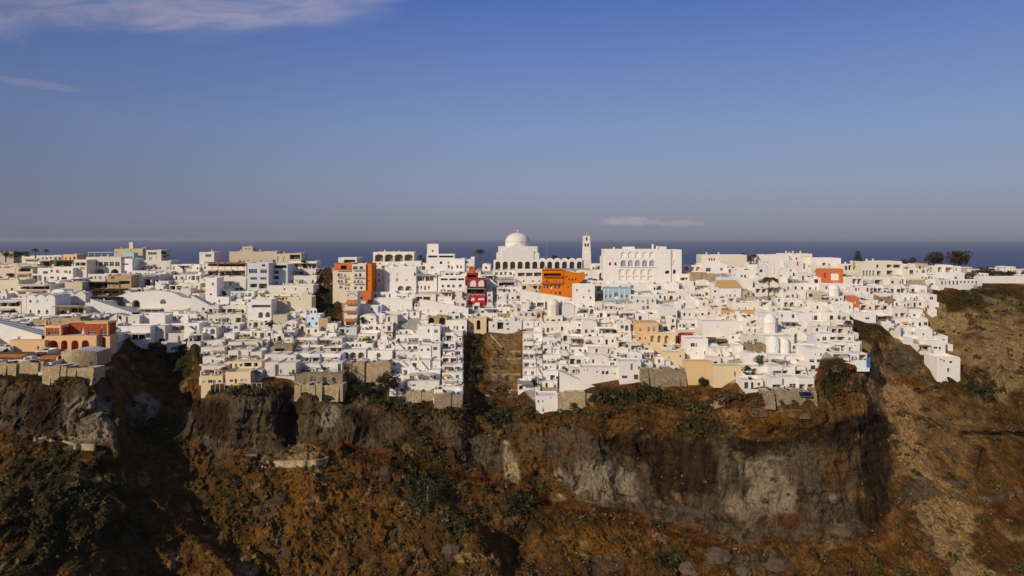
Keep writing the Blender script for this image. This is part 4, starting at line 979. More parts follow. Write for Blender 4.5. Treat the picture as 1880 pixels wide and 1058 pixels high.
def ramp_house(label, x0, x1, ya, yb2, yb, col='white', D=6, Y=None, ops=()):
    """house whose front wall top slopes from row ya at x0 to row yb2 at x1"""
    mx = (x0+x1)/2; Y = Y or gy(mx, yb); s = Y/F; root = thing('stair_house', label, 'house', P(mx, yb, Y)); b = MB(); hw = (x1-x0)/2*s; za, zb = (yb-ya)*s, (yb-yb2)*s; zl = min(za, zb)-.02
    good = b.facade(-hw, hw, -4, max(zl, .5), 0, [opening(k, (p-mx)*s, (q-mx)*s, (yb-f)*s, (yb-e)*s, col) for k, p, q, e, f in ops], col); zl = max(zl, .5)
    if za > zb: b.poly([(-hw, 0, zl), (hw, 0, zl), (-hw, 0, za)], col)
    else: b.poly([(-hw, 0, zl), (hw, 0, zl), (hw, 0, zb)], col)
    n = 14      # stepped top with a parapet edge
    for k in range(n):
        a, c2 = -hw+2*hw*k/n, -hw+2*hw*(k+1)/n; zz = za+(zb-za)*(k+.5)/n-.5; b.box(a, c2, .25, D, -4, zz, col, skip='bf')
    b.poly([(-hw, 0, za), (hw, 0, zb), (hw, .25, zb), (-hw, .25, za)], col); b.poly([(-hw, .25, za), (hw, .25, zb), (hw, .25, -4), (-hw, .25, -4)], col)
    b.poly([(hw, 0, -4), (hw, D, -4), (hw, D, zb-.5), (hw, 0, zb)], col); b.poly([(-hw, D, -4), (-hw, 0, -4), (-hw, 0, za), (-hw, D, za-.5)], col)
    b.obj('wall', root); fit_openings(root, good); RES.append((x0, x1, min(ya, yb2), yb, Y, D)); return root
ramp_house('white wall with stepped ramp top running down from the mustard roof', 166, 242, 549, 574, 580, ops=[('w', 180, 183, 570, 573)])
ramp_house('big bare white triangular wall sloping down right at the left edge', -30, 76, 585, 616, 636, ops=[('w', 47, 50, 623, 627), ('d', 33, 38, 618, 627)], D=8)
ramp_house('white triangular wall falling right of the great vault', 351, 384, 542, 560, 575, ops=[('w', 371, 376, 565, 570)])
ramp_house('long white sloping wall left of the red restaurant base', 770, 860, 549, 566, 578, ops=[('w', 772, 774, 570, 573), ('w', 808, 812, 570, 573), ('A', 829, 837, 570.5, 576)])
ramp_house('white sloping retaining wall under the orange building', 955, 1052, 532, 548, 556)
r = B('house', 'mustard roofed shed between the white vaults and the ramp', 157, 186, 556, 570, 'white', d=6, par=.1)
b = MB(); s = gy(171, 570)/F; b.poly([(-14.5*s, -.4, 14.2*s-1.4), (14.5*s, -.4, 14.2*s-2.2), (14.5*s, 5.5, 14.2*s+.3), (-14.5*s, 5.5, 14.2*s+.7)], 'mustard'); b.poly([(-14.5*s, -.4, 14.2*s-1.5), (-14.5*s, 5.5, 14.2*s+.6), (14.5*s, 5.5, 14.2*s+.2), (14.5*s, -.4, 14.2*s-2.3)], 'mustard'); b.obj('roof', r)
foot_wall('ochre rubble retaining wall above the red mansion', 60, 153, 584, 603, 'rubble_tan')
for k, (xa, yy) in enumerate(((2, 583), (18, 587), (36, 591))):
    B('canopy_stall', f'grey canvas covered stall at left edge, {["leftmost", "middle", "rightmost"][k]} of three', xa, xa+18, yy, yy+14, 'white', ops=[('R', xa+2, xa+16, yy+5, yy+13)], aw=[(xa-2, xa+20, yy+2, 3.5, 'canvas_grey')], d=4, cat='stall')

# the red mansion on its bastion
def mansion():
    yb = 646; Y = gy(140, yb)+1; s = Y/F; mx = 139; root = thing('red_mansion', 'terracotta red mansion with cream arcade standing on a round stone bastion', 'mansion', P(mx, yb, Y)); z = lambda py: (yb-py)*s; X = lambda px: (px-mx)*s
    D = 6
    b = MB(); L = [opening('A', X(a), X(c), z(643), z(f), 'coral') for a, c, f in ((88, 107, 625), (112, 124, 625), (131, 144, 625), (150, 163.5, 624.5))]
    for q in L: q['depth'] = 2.2; q['back'] = 'coral'; q['rev'] = 'coral'
    L[0]['back'] = 'terracotta'
    body(b, X(177)-X(82), D, z(616.5), L, 'peach', 'plain', x=(X(177)+X(82))/2, skirt=6, roofmat='paving'); b.obj('arcade', root)
    b = MB(); L = [opening('a', X(180), X(187), z(640), z(621), 'peach')]; body(b, X(195)-X(177)-.02, 4.5, z(616.5), L, 'peach', 'plain', x=(X(195)+X(177))/2, y=2.5, skirt=8, roofmat='paving')
    b.obj('arcade', root)
    for k in range(3):
        c = MB(); c.facade(-.7, .7, 0, 4.2, 0, [opening('a', -.5, .5, .3, 3.6, 'peach')], 'peach'); c.obj('side_arch', root, (X(195)+.03, 3.3+k*1.45, z(640)), math.pi/2)
    b = MB(); L = [opening('W', X(89), X(108), z(615), z(609.5), 'terracotta'), opening('B', X(95.5), X(99), z(606.5), z(603.5), 'terracotta')]
    L[1]['back'] = 'cream'; g = body(b, X(111)-X(84), D, z(601)-z(616.4), L, 'terracotta', 'flat', x=(X(111)+X(84))/2, z=z(616.4), skirt=0); b.box(X(82.5), X(112), -.15, D, z(601)-.3, z(597.5), 'peach'); b.box(X(82.3), X(85), -.2, 1, z(617), z(589), 'peach'); b.box(X(109.5), X(112.3), -.14, 1, z(617), z(601)-.32, 'peach')
    o = b.obj('wing', root); fit_openings(root, g)
    b = MB(); L = [opening('G', X(134), X(139.5), z(616.2), z(605), 'terracotta')]; g = body(b, X(152)-X(112)-.02, 3, z(595)-z(616.4), L, 'terracotta', 'flat', x=(X(152)+X(112))/2, y=5, z=z(616.4), skirt=0); b.box(X(112)+.02, X(152)-.02, 4.85, 8, z(595), z(593.8), 'peach'); b.obj('recessed_wing', root); fit_openings(root, g, 5)
    b = MB(); L = [opening('W', X(157), X(171), z(615), z(608), 'terracotta'), opening('W', X(180), X(189), z(616), z(607), 'terracotta'), opening('B', X(159), X(162), z(602.5), z(600), 'terracotta'), opening('B', X(179.5), X(183), z(602.5), z(599), 'terracotta')]
    for q in L[2:]: q['back'] = 'cream'
    g = body(b, X(194)-X(152.4), D-.5, z(595.5)-z(616.4), L, 'terracotta', 'flat', x=(X(194)+X(152.4))/2, y=1.5, z=z(616.4), skirt=0); b.box(X(152)+.0, X(194.4), 1.35, D+1.1, z(595.5)-.01, z(592), 'peach'); b.box(X(192.6), X(194.5), 1.36, 2.4, z(617), z(596), 'peach'); b.obj('wing', root); fit_openings(root, g, 1.5)
    RES.append((80, 216, 585, 646, Y, 12))
    # bastion
    b = MB(); Yq = gy(145, 669); sq = Yq/F; rt = thing('stone_bastion', 'round rubble stone bastion under the red mansion', 'wall', P(145, 669, Yq)); n = 14
    pts = [(-33*sq+66*sq*i/n, -3.0*math.sin(math.pi*i/n)) for i in range(n+1)]; hh = (669-641)*sq
    for (ax, ay), (bx, by) in zip(pts[:-1], pts[1:]):
        zt1, zt2 = hh*(.82+.18*math.sin(math.pi*(ax/(66*sq)+.5))), hh*(.82+.18*math.sin(math.pi*(bx/(66*sq)+.5)))
        b.poly([(ax*1.06, ay-.8, -5), (bx*1.06, by-.8, -5), (bx, by, zt2), (ax, ay, zt1)], 'rubble_tan'); b.poly([(ax, ay, zt1), (bx, by, zt2), (bx, by+.5, zt2), (ax, ay+.5, zt1)], 'rubble_tan'); b.poly([(ax, ay+.5, zt1-.4), (bx, by+.5, zt2-.4), (bx, 9, zt2-.4), (ax, 9, zt1-.4)], 'paving')
    b.poly([(33*sq*1.06, -.8, -5), (33*sq, 9, -5), (33*sq, 9, hh*.82), (33*sq, 0, hh*.82)], 'rubble_tan')
    b.obj('wall', rt); RES.append((111, 178, 640, 669, Yq, 8))
mansion()
B('annex', 'low peach annex with small grey door left of the red mansion', 17, 82, 625, 646, 'peach', ops=[('d', 68, 72, 636, 645), ('w', 77, 79, 637, 640), ('d', 12, 17, 637, 645)], cat='house', d=8, par=.2)
r = B('taverna', 'open taverna with orange awning on the stone wall at the left edge', -20, 68, 650, 664, 'rubble_dark', cat='restaurant', ops=[('R', -10, 12, 653, 663), ('R', 16, 42, 653, 663), ('R', 46, 64, 653, 663)], aw=[(-12, 52, 650, 3.5, 'canvas_orange')], d=5, par=.1)
r = B('kiosk', 'small orange awning kiosk beside the stone bastion', 82, 110, 652, 668, 'rubble_dark', cat='kiosk', ops=[('R', 86, 106, 657, 667)], aw=[(80, 112, 653, 3.4, 'canvas_orange')], d=4, par=.1)
foot_wall('tan stone retaining wall under the taverna at the left edge', -60, 79, 665, 685, 'rubble_tan')
foot_wall('long low tan retaining wall of the walkway below the bastion', 79, 172, 673, 690, 'rubble_tan')
B('house', 'bright white house with slit window right of the red mansion', 223, 256, 580, 606, 'white', ops=[('d', 231, 235, 581.5, 594), ('w', 245, 248, 590, 593)], d=6)
B('house', 'long white terrace house above the shaded gully', 256, 303, 579, 612, 'white', ops=[('w', 285, 288, 597, 600), ('w', 296, 298, 597, 600), ('w', 262, 264, 590, 592), ('d', 292, 297, 602, 609)], d=7)
B('house', 'rounded white house with white pergola at the head of the gully', 216, 276, 599, 626, 'white', ops=[('w', 225, 230, 608, 616), ('R', 240, 268, 615, 624)], pg=[(236, 274, 612, 3, 'frame_white', 'canvas_white')], ter=2, d=8)
B('house', 'white two storey house at the top right of the gully', 278, 303, 598, 628, 'white', ops=[('w', 286, 289, 604, 607), ('w', 295, 298, 604, 608), ('r', 290, 302, 622, 627.5)], d=6)

# ------------------------------------------------------------------ second part, up to the ravine
B('house', 'white cube house with wide window on the skyline', 366, 393, 463, 484, 'white', ops=[('W', 377, 388, 467, 472)], chim=1)
B('fortress_house', 'long beige stone fortress house on the skyline', 421, 508, 462, 485, 'beige', auto=1, dens=.5, kinds='wwb', chim=3, dY=6, cat='building')
B('turret', 'small beige turret above the fortress house', 445, 464, 453, 466, 'beige', ops=[('w', 450, 454, 456, 458), ('w', 457, 460, 456, 458)], dY=9, d=4, cat='tower')
B('house', 'beige wing with two arched windows at the right end of the fortress house', 506, 531, 466, 487, 'beige', ops=[('b', 509, 515, 471, 481), ('b', 520, 525, 471, 481)], dY=3, chim=1)
B('house', 'beige house with dark shaded upper terrace right of the fortress wing', 531, 553, 465, 488, 'beige', ops=[('R', 532, 551, 468, 476)])
B('tower_block', 'grey white four storey block with corner windows below the fortress house', 454, 493, 483, 537, 'grey_white', ops=[('W', 457, 472, 494, 502), ('W', 478, 490, 495, 502), ('w', 481, 487, 485.5, 489.5), ('W', 460, 472, 509, 514), ('W', 478, 489, 509, 514), ('r', 459, 472, 521, 528), ('r', 475, 490, 521, 530)], side=2, cat='hotel', ter=1.2)
B('terrace_restaurant', 'cream restaurant with red timber pergola and three canvas blinds', 378, 452, 483, 509, 'pale_cream', cat='restaurant', ops=[('R', 381, 398, 485, 488.8), ('R', 400, 450, 485, 489.5), ('R', 381, 401, 497, 506), ('R', 403, 450, 497, 507)], pg=[(380, 452, 482, 3.2, 'frame_red', 'canvas_orange')], aw=[(382, 400, 495, 2, 'canvas_cream'), (403, 415, 495, 2, 'canvas_cream'), (416, 428, 495, 2, 'canvas_cream')], rail=1)
B('house', 'pale peach wall house with three shutters below the red pergola', 399, 451, 510, 536, 'pale_cream', ops=[('s', 421, 425, 518, 524, {'frame': 'wood_pale'}), ('s', 434, 440, 518, 524, {'frame': 'wood_pale'}), ('s', 407, 411, 518, 523), ('r', 424, 446, 529, 534.5)], d=6)
B('house', 'white house with single brown shutter beside the pale peach wall', 377, 398, 510, 557, 'white', ops=[('s', 389, 393, 519, 525, {'frame': 'wood_pale'}), ('w', 385, 389, 539, 542)], d=8)
B('vault_house', 'white house with big dark arch below the pale peach wall', 398, 420, 531, 548, 'white', ops=[('a', 401, 416, 533.5, 545)], ter=2)
B('house', 'grey terraced house with blinds right of the grey white block', 494, 528, 485, 525, 'grey_white', ops=[('R', 496, 526, 487, 493), ('r', 497, 512, 497, 503), ('r', 497, 512, 507, 513), ('w', 497, 502, 518, 522), ('w', 506, 510, 518, 522)])
T('terrace_hotel', 'white hotel with two tiers of balconies left of the green ravine', 523, 580, [523, 508, 494], 'white', kinds='ddrw', aw=.3)
B('house', 'beige roofed low building above the two tier hotel', 530, 581, 480, 494, 'pale_cream', auto=1, kinds='rR', pg=[(532, 580, 484, 2.5, 'wood', 'canvas_cream')])
B('house', 'long white wall house with three small windows below the two tier hotel', 493, 575, 524, 541, 'white', ops=[('w', 521, 524, 529, 533), ('w', 541, 544, 529, 533), ('w', 563, 566, 529, 533)], ter=1.5)
B('house', 'cream blank wall house beside the ravine stair', 528, 572, 545, 575, 'cream', ops=[('w', 549, 551, 548, 551)], d=7)
B('house', 'beige cube house with small window left of the cream blank wall', 498, 527, 553, 577, 'beige', ops=[('w', 505, 508, 566, 570), ('w', 520, 522, 564, 567)], d=6)
B('house', 'lower beige cube with railing beneath the beige cube house', 501, 527, 578, 598, 'beige', ops=[('R', 503, 518, 574.5, 580), ('w', 512, 514, 590, 593)], ter=1.0)
B('chapel', 'pale blue chapel with white bell gable beside the ravine', 563, 588, 578, 602, 'sky_blue', ops=[('w', 572, 576, 582, 587), ('d', 566, 570, 592, 600, {'frame': 'frame_blue'}), ('w', 579, 583, 592, 597)], cat='church', d=7)
def bell_gable(px, py, hpx, wpx, n=1, label='white bell gable', Y=None, col='white'):
    Y = Y or gy(px, py)-.2; s = Y/F; root = thing('bell_gable', label, 'belfry', P(px, py, Y)); h, w = hpx*s, wpx*s; b = MB()
    L = [opening('b', -w/2+w*(k+.22)/n, -w/2+w*(k+.78)/n, h*.22, h*.62, col) for k in range(n)]
    for o in L: o['depth'] = .5; o['back'] = None
    b.facade(-w/2, w/2, -1, h*.7, 0, L, col)
    n2 = 8; arc = [(-w/2*math.cos(math.pi*i/n2), h*.7+h*.2*math.sin(math.pi*i/n2)) for i in range(n2+1)]; b.poly([(p, 0, q) for p, q in reversed(arc)], col); b.poly([(p, .5, q) for p, q in arc], col)
    for (ax, az), (bx, bz) in zip(arc[:-1], arc[1:]): b.poly([(ax, 0, az), (bx, 0, bz), (bx, .5, bz), (ax, .5, az)], col)
    b.poly([(w/2, 0, -1), (w/2, .5, -1), (w/2, .5, h*.7), (w/2, 0, h*.7)], col); b.poly([(-w/2, .5, -1), (-w/2, 0, -1), (-w/2, 0, h*.7), (-w/2, .5, h*.7)], col)
    bm = b.obj('wall', root); c = MB(); c.box(-.05, .05, .2, .3, h*.89, h*1.1, col); c.box(-.2, .2, .21, .29, h*1.0, h*1.03, col); c.obj('cross', root)
    for o in L:
        c = MB(); c.prism(((o['x0']+o['x1'])/2, .25, 0), (o['x1']-o['x0'])*.32, o['z1']-h*.25, o['z1']-h*.08, 'metal_dark', 8, (o['x1']-o['x0'])*.15); c.obj('bell', root)
bell_gable(575, 579, 15, 13, 2, 'white double bell gable on the pale blue chapel', gy(575, 602)-.05)
B('house', 'tan cube house at the foot of the green ravine', 585, 602, 584, 606, 'tan', ops=[], d=5)
T('terraced_house', 'white house with long dark pergola terrace below the red pergola restaurant', 380, 451, [594, 578, 562], 'white', kinds='drrw', cat='house', cols=['white', 'white'])
B('house', 'white house with two round arches left of the beige cubes', 454, 498, 550, 592, 'white', ops=[('w', 456, 460, 551, 555), ('w', 478, 482, 550, 554), ('r', 462, 497, 560, 565), ('A', 474, 483, 573, 584), ('A', 487, 496, 573, 583)], d=9)
# stacked hotels above the cliff
T('terraced_hotel', 'white terraced hotel at the right lip of the shaded gully', 369, 412, [691, 672, 656, 640, 626], 'white', kinds='rrdw', aw=.5)
T('terraced_hotel', 'white terraced hotel with orange cushions, second from the shaded gully', 419, 480, [664, 645, 628], 'white', kinds='rdww', aw=.4)
B('house', 'cream house with dark doors and white laundry above the cliff', 416, 480, 664, 682, 'cream', ops=[('R', 421, 426, 668, 677), ('R', 431, 435, 668, 677), ('w', 440, 445, 668, 674), ('R', 448, 462, 666, 676), ('R', 466, 473, 666, 675)], ter=1.5, termat='cream')
B('house', 'yellow cream cube house with five openings at the cliff edge', 414, 460, 683, 707, 'yellow_cream', ops=[('W', 422, 428, 697, 702), ('d', 431, 435, 696, 705), ('w', 442, 447, 696, 701), ('w', 450, 454, 696, 701)], par=.6)
B('house', 'yellow cream low house beside the palm at the cliff edge', 369, 409, 690, 707, 'yellow_cream', ops=[('w', 372, 377, 699, 704), ('w', 382, 390, 698, 704), ('d', 391, 396, 698, 706), ('w', 401, 406, 698, 703)], par=.6)
T('terraced_hotel', 'white house with stone banded terrace above the cliff shrubs', 486, 543, [690, 668, 652], 'white', kinds='wwds')
B('terrace_wall', 'house with brown stone band below the stone arches', 504, 537, 632, 650, 'rubble', ops=[('R', 504.6, 522, 640, 649)], d=6, par=.2)
T('terraced_hotel', 'white hotel with deep pergola decks above the stone basement', 543, 628, [686, 668, 650, 636, 621], 'white', kinds='rrRd', aw=.8, ter=2.2)
B('basement', 'brown stone basement with arched window at the cliff edge', 543, 629, 687, 705, 'rubble', ops=[('w', 559, 563, 695, 701), ('g', 569, 580, 692, 701), ('W', 592, 600, 693, 702, {'frame': 'frame_blue'}), ('W', 610, 616, 693, 701, {'frame': 'frame_blue'})], d=8, cat='building', dY=-1.5, skirt=1.0)
foot_wall('curved rubble retaining wall under the stone basement', 541, 630, 705, 722, 'rubble_tan')

# ------------------------------------------------------------------ the middle of the town
def orange_hotel():
    yb = 557; Y = gy(645, yb); s = Y/F; mx = 650; root = thing('ochre_hotel', 'tall ochre and orange hotel of five storeys beside the green ravine', 'hotel', P(mx, yb, Y)); X = lambda p: (p-mx)*s; z = lambda p: (yb-p)*s
    def blk(name, x0, x1, y0, y1, col, ops, d=10, y=0, skirt=3, par=.4):
        b = MB(); L = []
        for k, a, c, e, f in ops:
            q = opening(k, X(a), X(c), z(f), z(e), col); L.append(q)
        g = body(b, X(x1)-X(x0), d, z(y0)-z(y1), L, col, 'flat', x=(X(x0)+X(x1))/2, y=y, z=z(y1), skirt=skirt, par=par); o = b.obj(name, root); fit_openings(o, g, y); return o
    blk('wall', 611, 647, 497, 557, 'cream', [('w', 620, 624, 502, 508), ('w', 625.5, 629, 502, 508), ('w', 632, 636, 504, 509), ('w', 620, 624, 514, 519), ('w', 625.5, 629, 514, 519), ('d', 634, 637.5, 514, 520), ('w', 623, 629, 525, 530), ('w', 633, 636, 528, 532), ('w', 638, 641, 527, 532)])
    blk('attic', 613, 646.5, 484, 496.9, 'coral', [('R', 625, 636, 488, 495)], y=.6, skirt=0)
    blk('wall', 647.1, 672, 485, 534, 'pale_cream', [('W', 649, 657, 489, 495), ('W', 661, 667, 489, 495), ('w', 652, 656, 503, 508), ('d', 660, 664, 502, 508), ('w', 650, 654, 515, 520), ('w', 657, 660, 514, 520), ('w', 663, 666, 515, 520), ('w', 651, 655, 526, 531), ('w', 662, 666, 526, 531)], y=-.6, skirt=8)
    blk('wall', 672.1, 682, 484, 535, 'orange', [('w', 675, 677.5, 492, 496), ('w', 674, 678, 505, 508), ('w', 674, 678, 515, 518)], y=.3, d=12, skirt=8)
    blk('annex', 660, 684, 533, 549, 'coral', [('w', 664, 669, 544, 548.6)], y=-3, d=6)
    for a, c, e in ((620, 629, 509), (631, 640, 511), (620, 629, 520), (631, 641, 522), (650, 668, 510), (650, 668, 521), (619, 646, 496.5), (649, 669, 496)):
        b = MB(); w = X(c)-X(a); b.box(0, w, -1.0, -.01, -.12, 0, 'pale_cream'); bo = b.obj('balcony', root, (X(a), 0 if c < 647 else -.6, z(e))); put(rail_mesh(w), 'railing', bo, (w/2, -.95, 0))
    RES.append((611, 690, 483, 557, Y, 11))
orange_hotel()
def red_tower():
    yb = 600; Y = gy(643, yb); s = Y/F; mx = 643; root = thing('striped_tower', 'narrow white house with stacked orange red arches and awnings by the ravine', 'house', P(mx, yb, Y)); z = lambda p: (yb-p)*s
    for k, (ya, yt, w2, dy) in enumerate(((600, 585, 11, 0), (585, 570, 12, .8), (570, 555, 11.5, 1.8), (555, 537, 10.5, 2.8))):
        b = MB(); w = w2*2*s; h = z(yt)-z(ya); L = [opening('A' if k == 3 else 'r', -w*.36, w*.36, .1, h*.72, 'white')]; L[0]['back'] = 'canvas_white' if k < 3 else 'coral'
        body(b, w, 7, h, L, 'white_warm', 'flat', y=dy, z=z(ya), skirt=3 if k == 0 else 0, par=.2); st = b.obj('storey', root)
        if k == 3:
            c = MB(); n = 10; r = w*.42; zz = z(ya)+h*.55
            arc = [(-r*math.cos(math.pi*i/n), zz+r*.7*math.sin(math.pi*i/n)) for i in range(n+1)]; arc2 = [(-(r-.45)*math.cos(math.pi*i/n), zz+(r-.45)*.7*math.sin(math.pi*i/n)) for i in range(n+1)]
            for i in range(n): c.poly([(arc2[i][0], dy-.12, arc2[i][1]), (arc2[i+1][0], dy-.12, arc2[i+1][1]), (arc[i+1][0], dy-.12, arc[i+1][1]), (arc[i][0], dy-.12, arc[i][1])], 'coral'); c.poly([(arc[i][0], dy-.12, arc[i][1]), (arc[i+1][0], dy-.12, arc[i+1][1]), (arc[i+1][0], dy, arc[i+1][1]), (arc[i][0], dy, arc[i][1])], 'coral')
            c.box(-w*.4, w*.4, dy-1.1, dy-.01, z(ya)-.1, z(ya)+.8, 'coral'); c.obj('arch_trim', st)
        else:
            put(awning_mesh(w*.92, 1.5, 'canvas_orange', 2.5, .7, False), 'awning', st, (0, dy-.02, z(ya)+h-.25-2.5)); c = MB(); c.box(-w*.42, w*.42, dy-1.2, dy-.01, z(ya)-.05, z(ya)+(.7 if k != 1 else .4), 'coral' if k == 0 else 'white_warm'); c.obj('balcony', st)
    RES.append((630, 656, 536, 601, Y, 9))
red_tower()
r = B('loggia', 'white skyline pavilion with four wide arches', 685, 760, 463, 483, 'white', ops=[('A', 688+k*18.1, 703.5+k*18.1, 467, 480.5, {'rise': .55, 'depth': 3.0}) for k in range(4)], cat='building', ter=1.5, chim=1, dY=4)
r = B('pergola_bar', 'white roof bar with flat pergola above the ochre hotel', 621, 655, 473, 484, 'white', ops=[('R', 631, 652, 477, 482.5)], dY=6, cat='bar')
B('house', 'white three storey house with square shutters below the four arch pavilion', 706, 764, 490, 540, 'white', ops=[('s', 714, 719, 501, 507), ('s', 728, 732, 501, 507), ('s', 713, 719, 512, 518), ('s', 727, 731, 511, 517), ('d', 745, 748, 513, 517), ('s', 760, 763.6, 501, 507), ('A', 730, 741, 525, 534), ('A', 744, 756, 525, 534), ('R', 710, 744, 484.5, 488.5)], d=8)
B('tower_house', 'narrow white tower house with two windows beside the orange gable', 691, 706, 494, 536, 'white', ops=[('w', 694, 697, 502, 506), ('w', 694, 698, 513, 517)], d=7)
B('house', 'white gabled house with red side stair below the dark skyline tree', 740, 772, 479, 496, 'white', ops=[('w', 747, 750, 488, 494), ('w', 755, 762, 488, 491), ('s', 769, 771.7, 490, 494, {'frame': 'frame_red'})], dY=2)
B('tower_house', 'tall white cube tower house on the skyline left of the tall palm', 784, 805, 448, 470, 'white', ops=[('w', 793, 796, 459, 463)], dY=5, d=6, cat='tower')
B('house', 'white house with dark window strip below the tall cube tower', 783, 834, 467, 498, 'white', ops=[('R', 786, 803, 469.5, 473), ('R', 806, 832, 469.5, 473), ('a', 807, 812, 480, 485), ('w', 822, 825, 481, 484), ('d', 791, 796, 489, 496), ('d', 822, 826, 487, 496), ('w', 828, 832, 489, 495)], d=9)
B('house', 'white low house between the dark window strip and the red restaurant', 834, 853, 475, 499, 'white', ops=[('w', 838, 842, 487, 493), ('w', 845, 848, 488, 493)], side=1)
B('restaurant', 'white restaurant with curtained terrace left of the red railing band', 764, 802, 506, 536, 'white', cat='restaurant', ops=[('r', 766, 779, 507, 516), ('r', 781, 796, 508, 516), ('d', 766, 769, 525, 533), ('d', 772, 775, 525, 533), ('d', 779, 782, 525, 533), ('d', 786, 789, 525, 533)], pg=[(764, 802, 505, 2, 'frame_white', 'canvas_cream')])
B('restaurant', 'white restaurant with dark red railing band left of the red restaurant', 804, 854, 508, 538, 'white', cat='restaurant', ops=[('R', 809, 822, 511.5, 515), ('R', 825, 838, 511.5, 515), ('R', 841, 852, 511.5, 515), ('w', 821, 826, 523, 528), ('w', 830, 835, 523, 528), ('G', 842, 848, 522, 530), ('w', 811, 815, 523, 528)])
B('house', 'white house with four curtained doors under the white restaurants', 762, 800, 541, 556, 'white', ops=[('r', 764, 775, 545, 554), ('r', 777, 790, 545, 554)], ter=1)
B('house', 'large white blank house with pale bay in the middle of the slope', 685, 757, 549, 574, 'white', ops=[('r', 743, 753, 548.8, 553), ('w', 707, 709, 562, 565), ('w', 714, 716, 562, 565)], d=8)
B('house', 'white house with bright blue door and deep shade left of it', 660, 700, 560, 576, 'white', ops=[('d', 694, 699, 562, 574, {'frame': 'blue_paint', 'pane': 'blue_paint'}), ('w', 681, 684, 565, 570)], d=5, dY=-3)
B('house', 'row of small white houses under the orange annex', 685, 728, 536, 549, 'white', ops=[('s', 688, 691, 541, 546), ('s', 693, 697, 541, 546), ('w', 704, 708, 541, 546), ('d', 714, 717, 540, 547)], d=5)
B('vault_house', 'white vaulted house with round dark bush on its terrace', 661, 690, 582, 599, 'white', roof='vault', rise=.3, ops=[('w', 681, 685, 585, 588), ('d', 677, 680, 590, 597), ('d', 683, 686, 590, 597)], d=6)
B('arched_cellar', 'tan rock cellar with two dark round arches in the middle slope', 785, 821, 581, 602, 'rubble_tan', ops=[('a', 787, 797, 583, 600), ('a', 806, 818, 583, 600)], cat='building', d=7)
B('house', 'white house with pointed gable wall beside the tan arches', 818, 857, 588, 610, 'white', ops=[('w', 822, 825, 599, 605), ('d', 833, 836, 599, 606), ('d', 838, 841, 599, 606), ('w', 848, 852, 599, 604)])
B('house', 'pale yellow house with dark arched recess at the ravine head', 860, 893, 584, 612, 'yellow_cream', ops=[('w', 865, 868, 600, 604), ('a', 875, 882, 588, 606)], d=7)
B('house', 'white house right of the pale yellow ravine house', 897, 958, 590, 613, 'white', ops=[('R', 913, 924, 592, 605), ('w', 929, 935, 593, 597), ('w', 931, 935, 603, 606), ('w', 951, 954, 604, 607), ('d', 905, 908, 596, 604)], d=8)

# red restaurant
def red_restaurant():
    yb = 561; Y = gy(874, yb); s = Y/F; mx = 874; root = thing('red_restaurant', 'bright red restaurant stacked in terraces with white arches, below the tall palm', 'restaurant', P(mx, yb, Y)); X = lambda p: (p-mx)*s; z = lambda p: (yb-p)*s
    def lvl(name, x0, x1, y0, y1, col, ops, y, d=7, skirt=0, par=.3):
        b = MB(); L = []
        for k, a, c, e, f, ex in ops: q = opening(k, X(a), X(c), z(f), z(e), col); q.update(ex); L.append(q)
        g = body(b, X(x1)-X(x0), d, z(y0)-z(y1), L, col, 'flat', x=(X(x0)+X(x1))/2, y=y, z=z(y1), skirt=skirt, par=par); o = b.obj(name, root); fit_openings(o, g, y); return o
    lvl('storey', 860, 891, 542, 561, 'red', [('A', 862, 871, 545, 553, {'back': 'canvas_white', 'depth': .8}), ('A', 875, 889, 546, 551.5, {'back': 'canvas_white', 'depth': .8, 'rise': .3})], 0, skirt=5)
    b = MB(); n = 8       # white scalloped outline
    for k in range(4):
        x0 = X(860.5)+k*(X(890.5)-X(860.5))/4; w = (X(890.5)-X(860.5))/4
        for i in range(n):
            a, c = math.pi*i/n, math.pi*(i+1)/n; p = lambda t, r: (x0+w/2-math.cos(t)*w/2*r, z(542.5)+math.sin(t)*.55*r)
            b.poly([(*[p(a, .8)[0]], -.06, p(a, .8)[1]), (p(c, .8)[0], -.06, p(c, .8)[1]), (p(c, 1.1)[0], -.06, p(c, 1.1)[1]), (p(a, 1.1)[0], -.06, p(a, 1.1)[1])], 'canvas_white')
    b.obj('scalloped_edge', root)
    lvl('dining_room', 856, 888, 529.5, 541, 'interior', [('R', 858, 870, 531, 539, {}), ('R', 872, 886, 531, 539, {})], 2.5)
    put(pergola_mesh(X(890)-X(858), 2.4, 'wood', 2.5, 'canvas_cream'), 'pergola', root, (X(874), 2.4, z(541)))
    lvl('storey', 857, 889, 513, 529, 'red', [('A', 860, 873, 514.5, 527.5, {'back': 'canvas_white', 'depth': .6}), ('A', 875, 888, 514.5, 527.5, {'back': 'canvas_white', 'depth': .6})], 4.2)
    lvl('storey', 855, 875, 503, 513, 'red', [('R', 857, 873, 506, 511, {})], 6.0)
    b = MB(); zz = z(503); r = X(871)-X(864.5); b.dome((X(864.5), 9, zz+1.5), r, r*.55, 'coral', 14, 5); b.prism((X(864.5), 9, 0), r, zz-.5, zz+1.5, 'coral', 14); b.facade(X(864.5)-r*.8, X(864.5)+r*.8, zz, zz+3.4, 9-r-.05, [opening('a', X(864.5)-r*.5, X(864.5)+r*.5, zz+.2, zz+2.8, 'red')], 'coral'); b.obj('cupola', root)
    RES.append((854, 893, 486, 562, Y, 12))
red_restaurant()
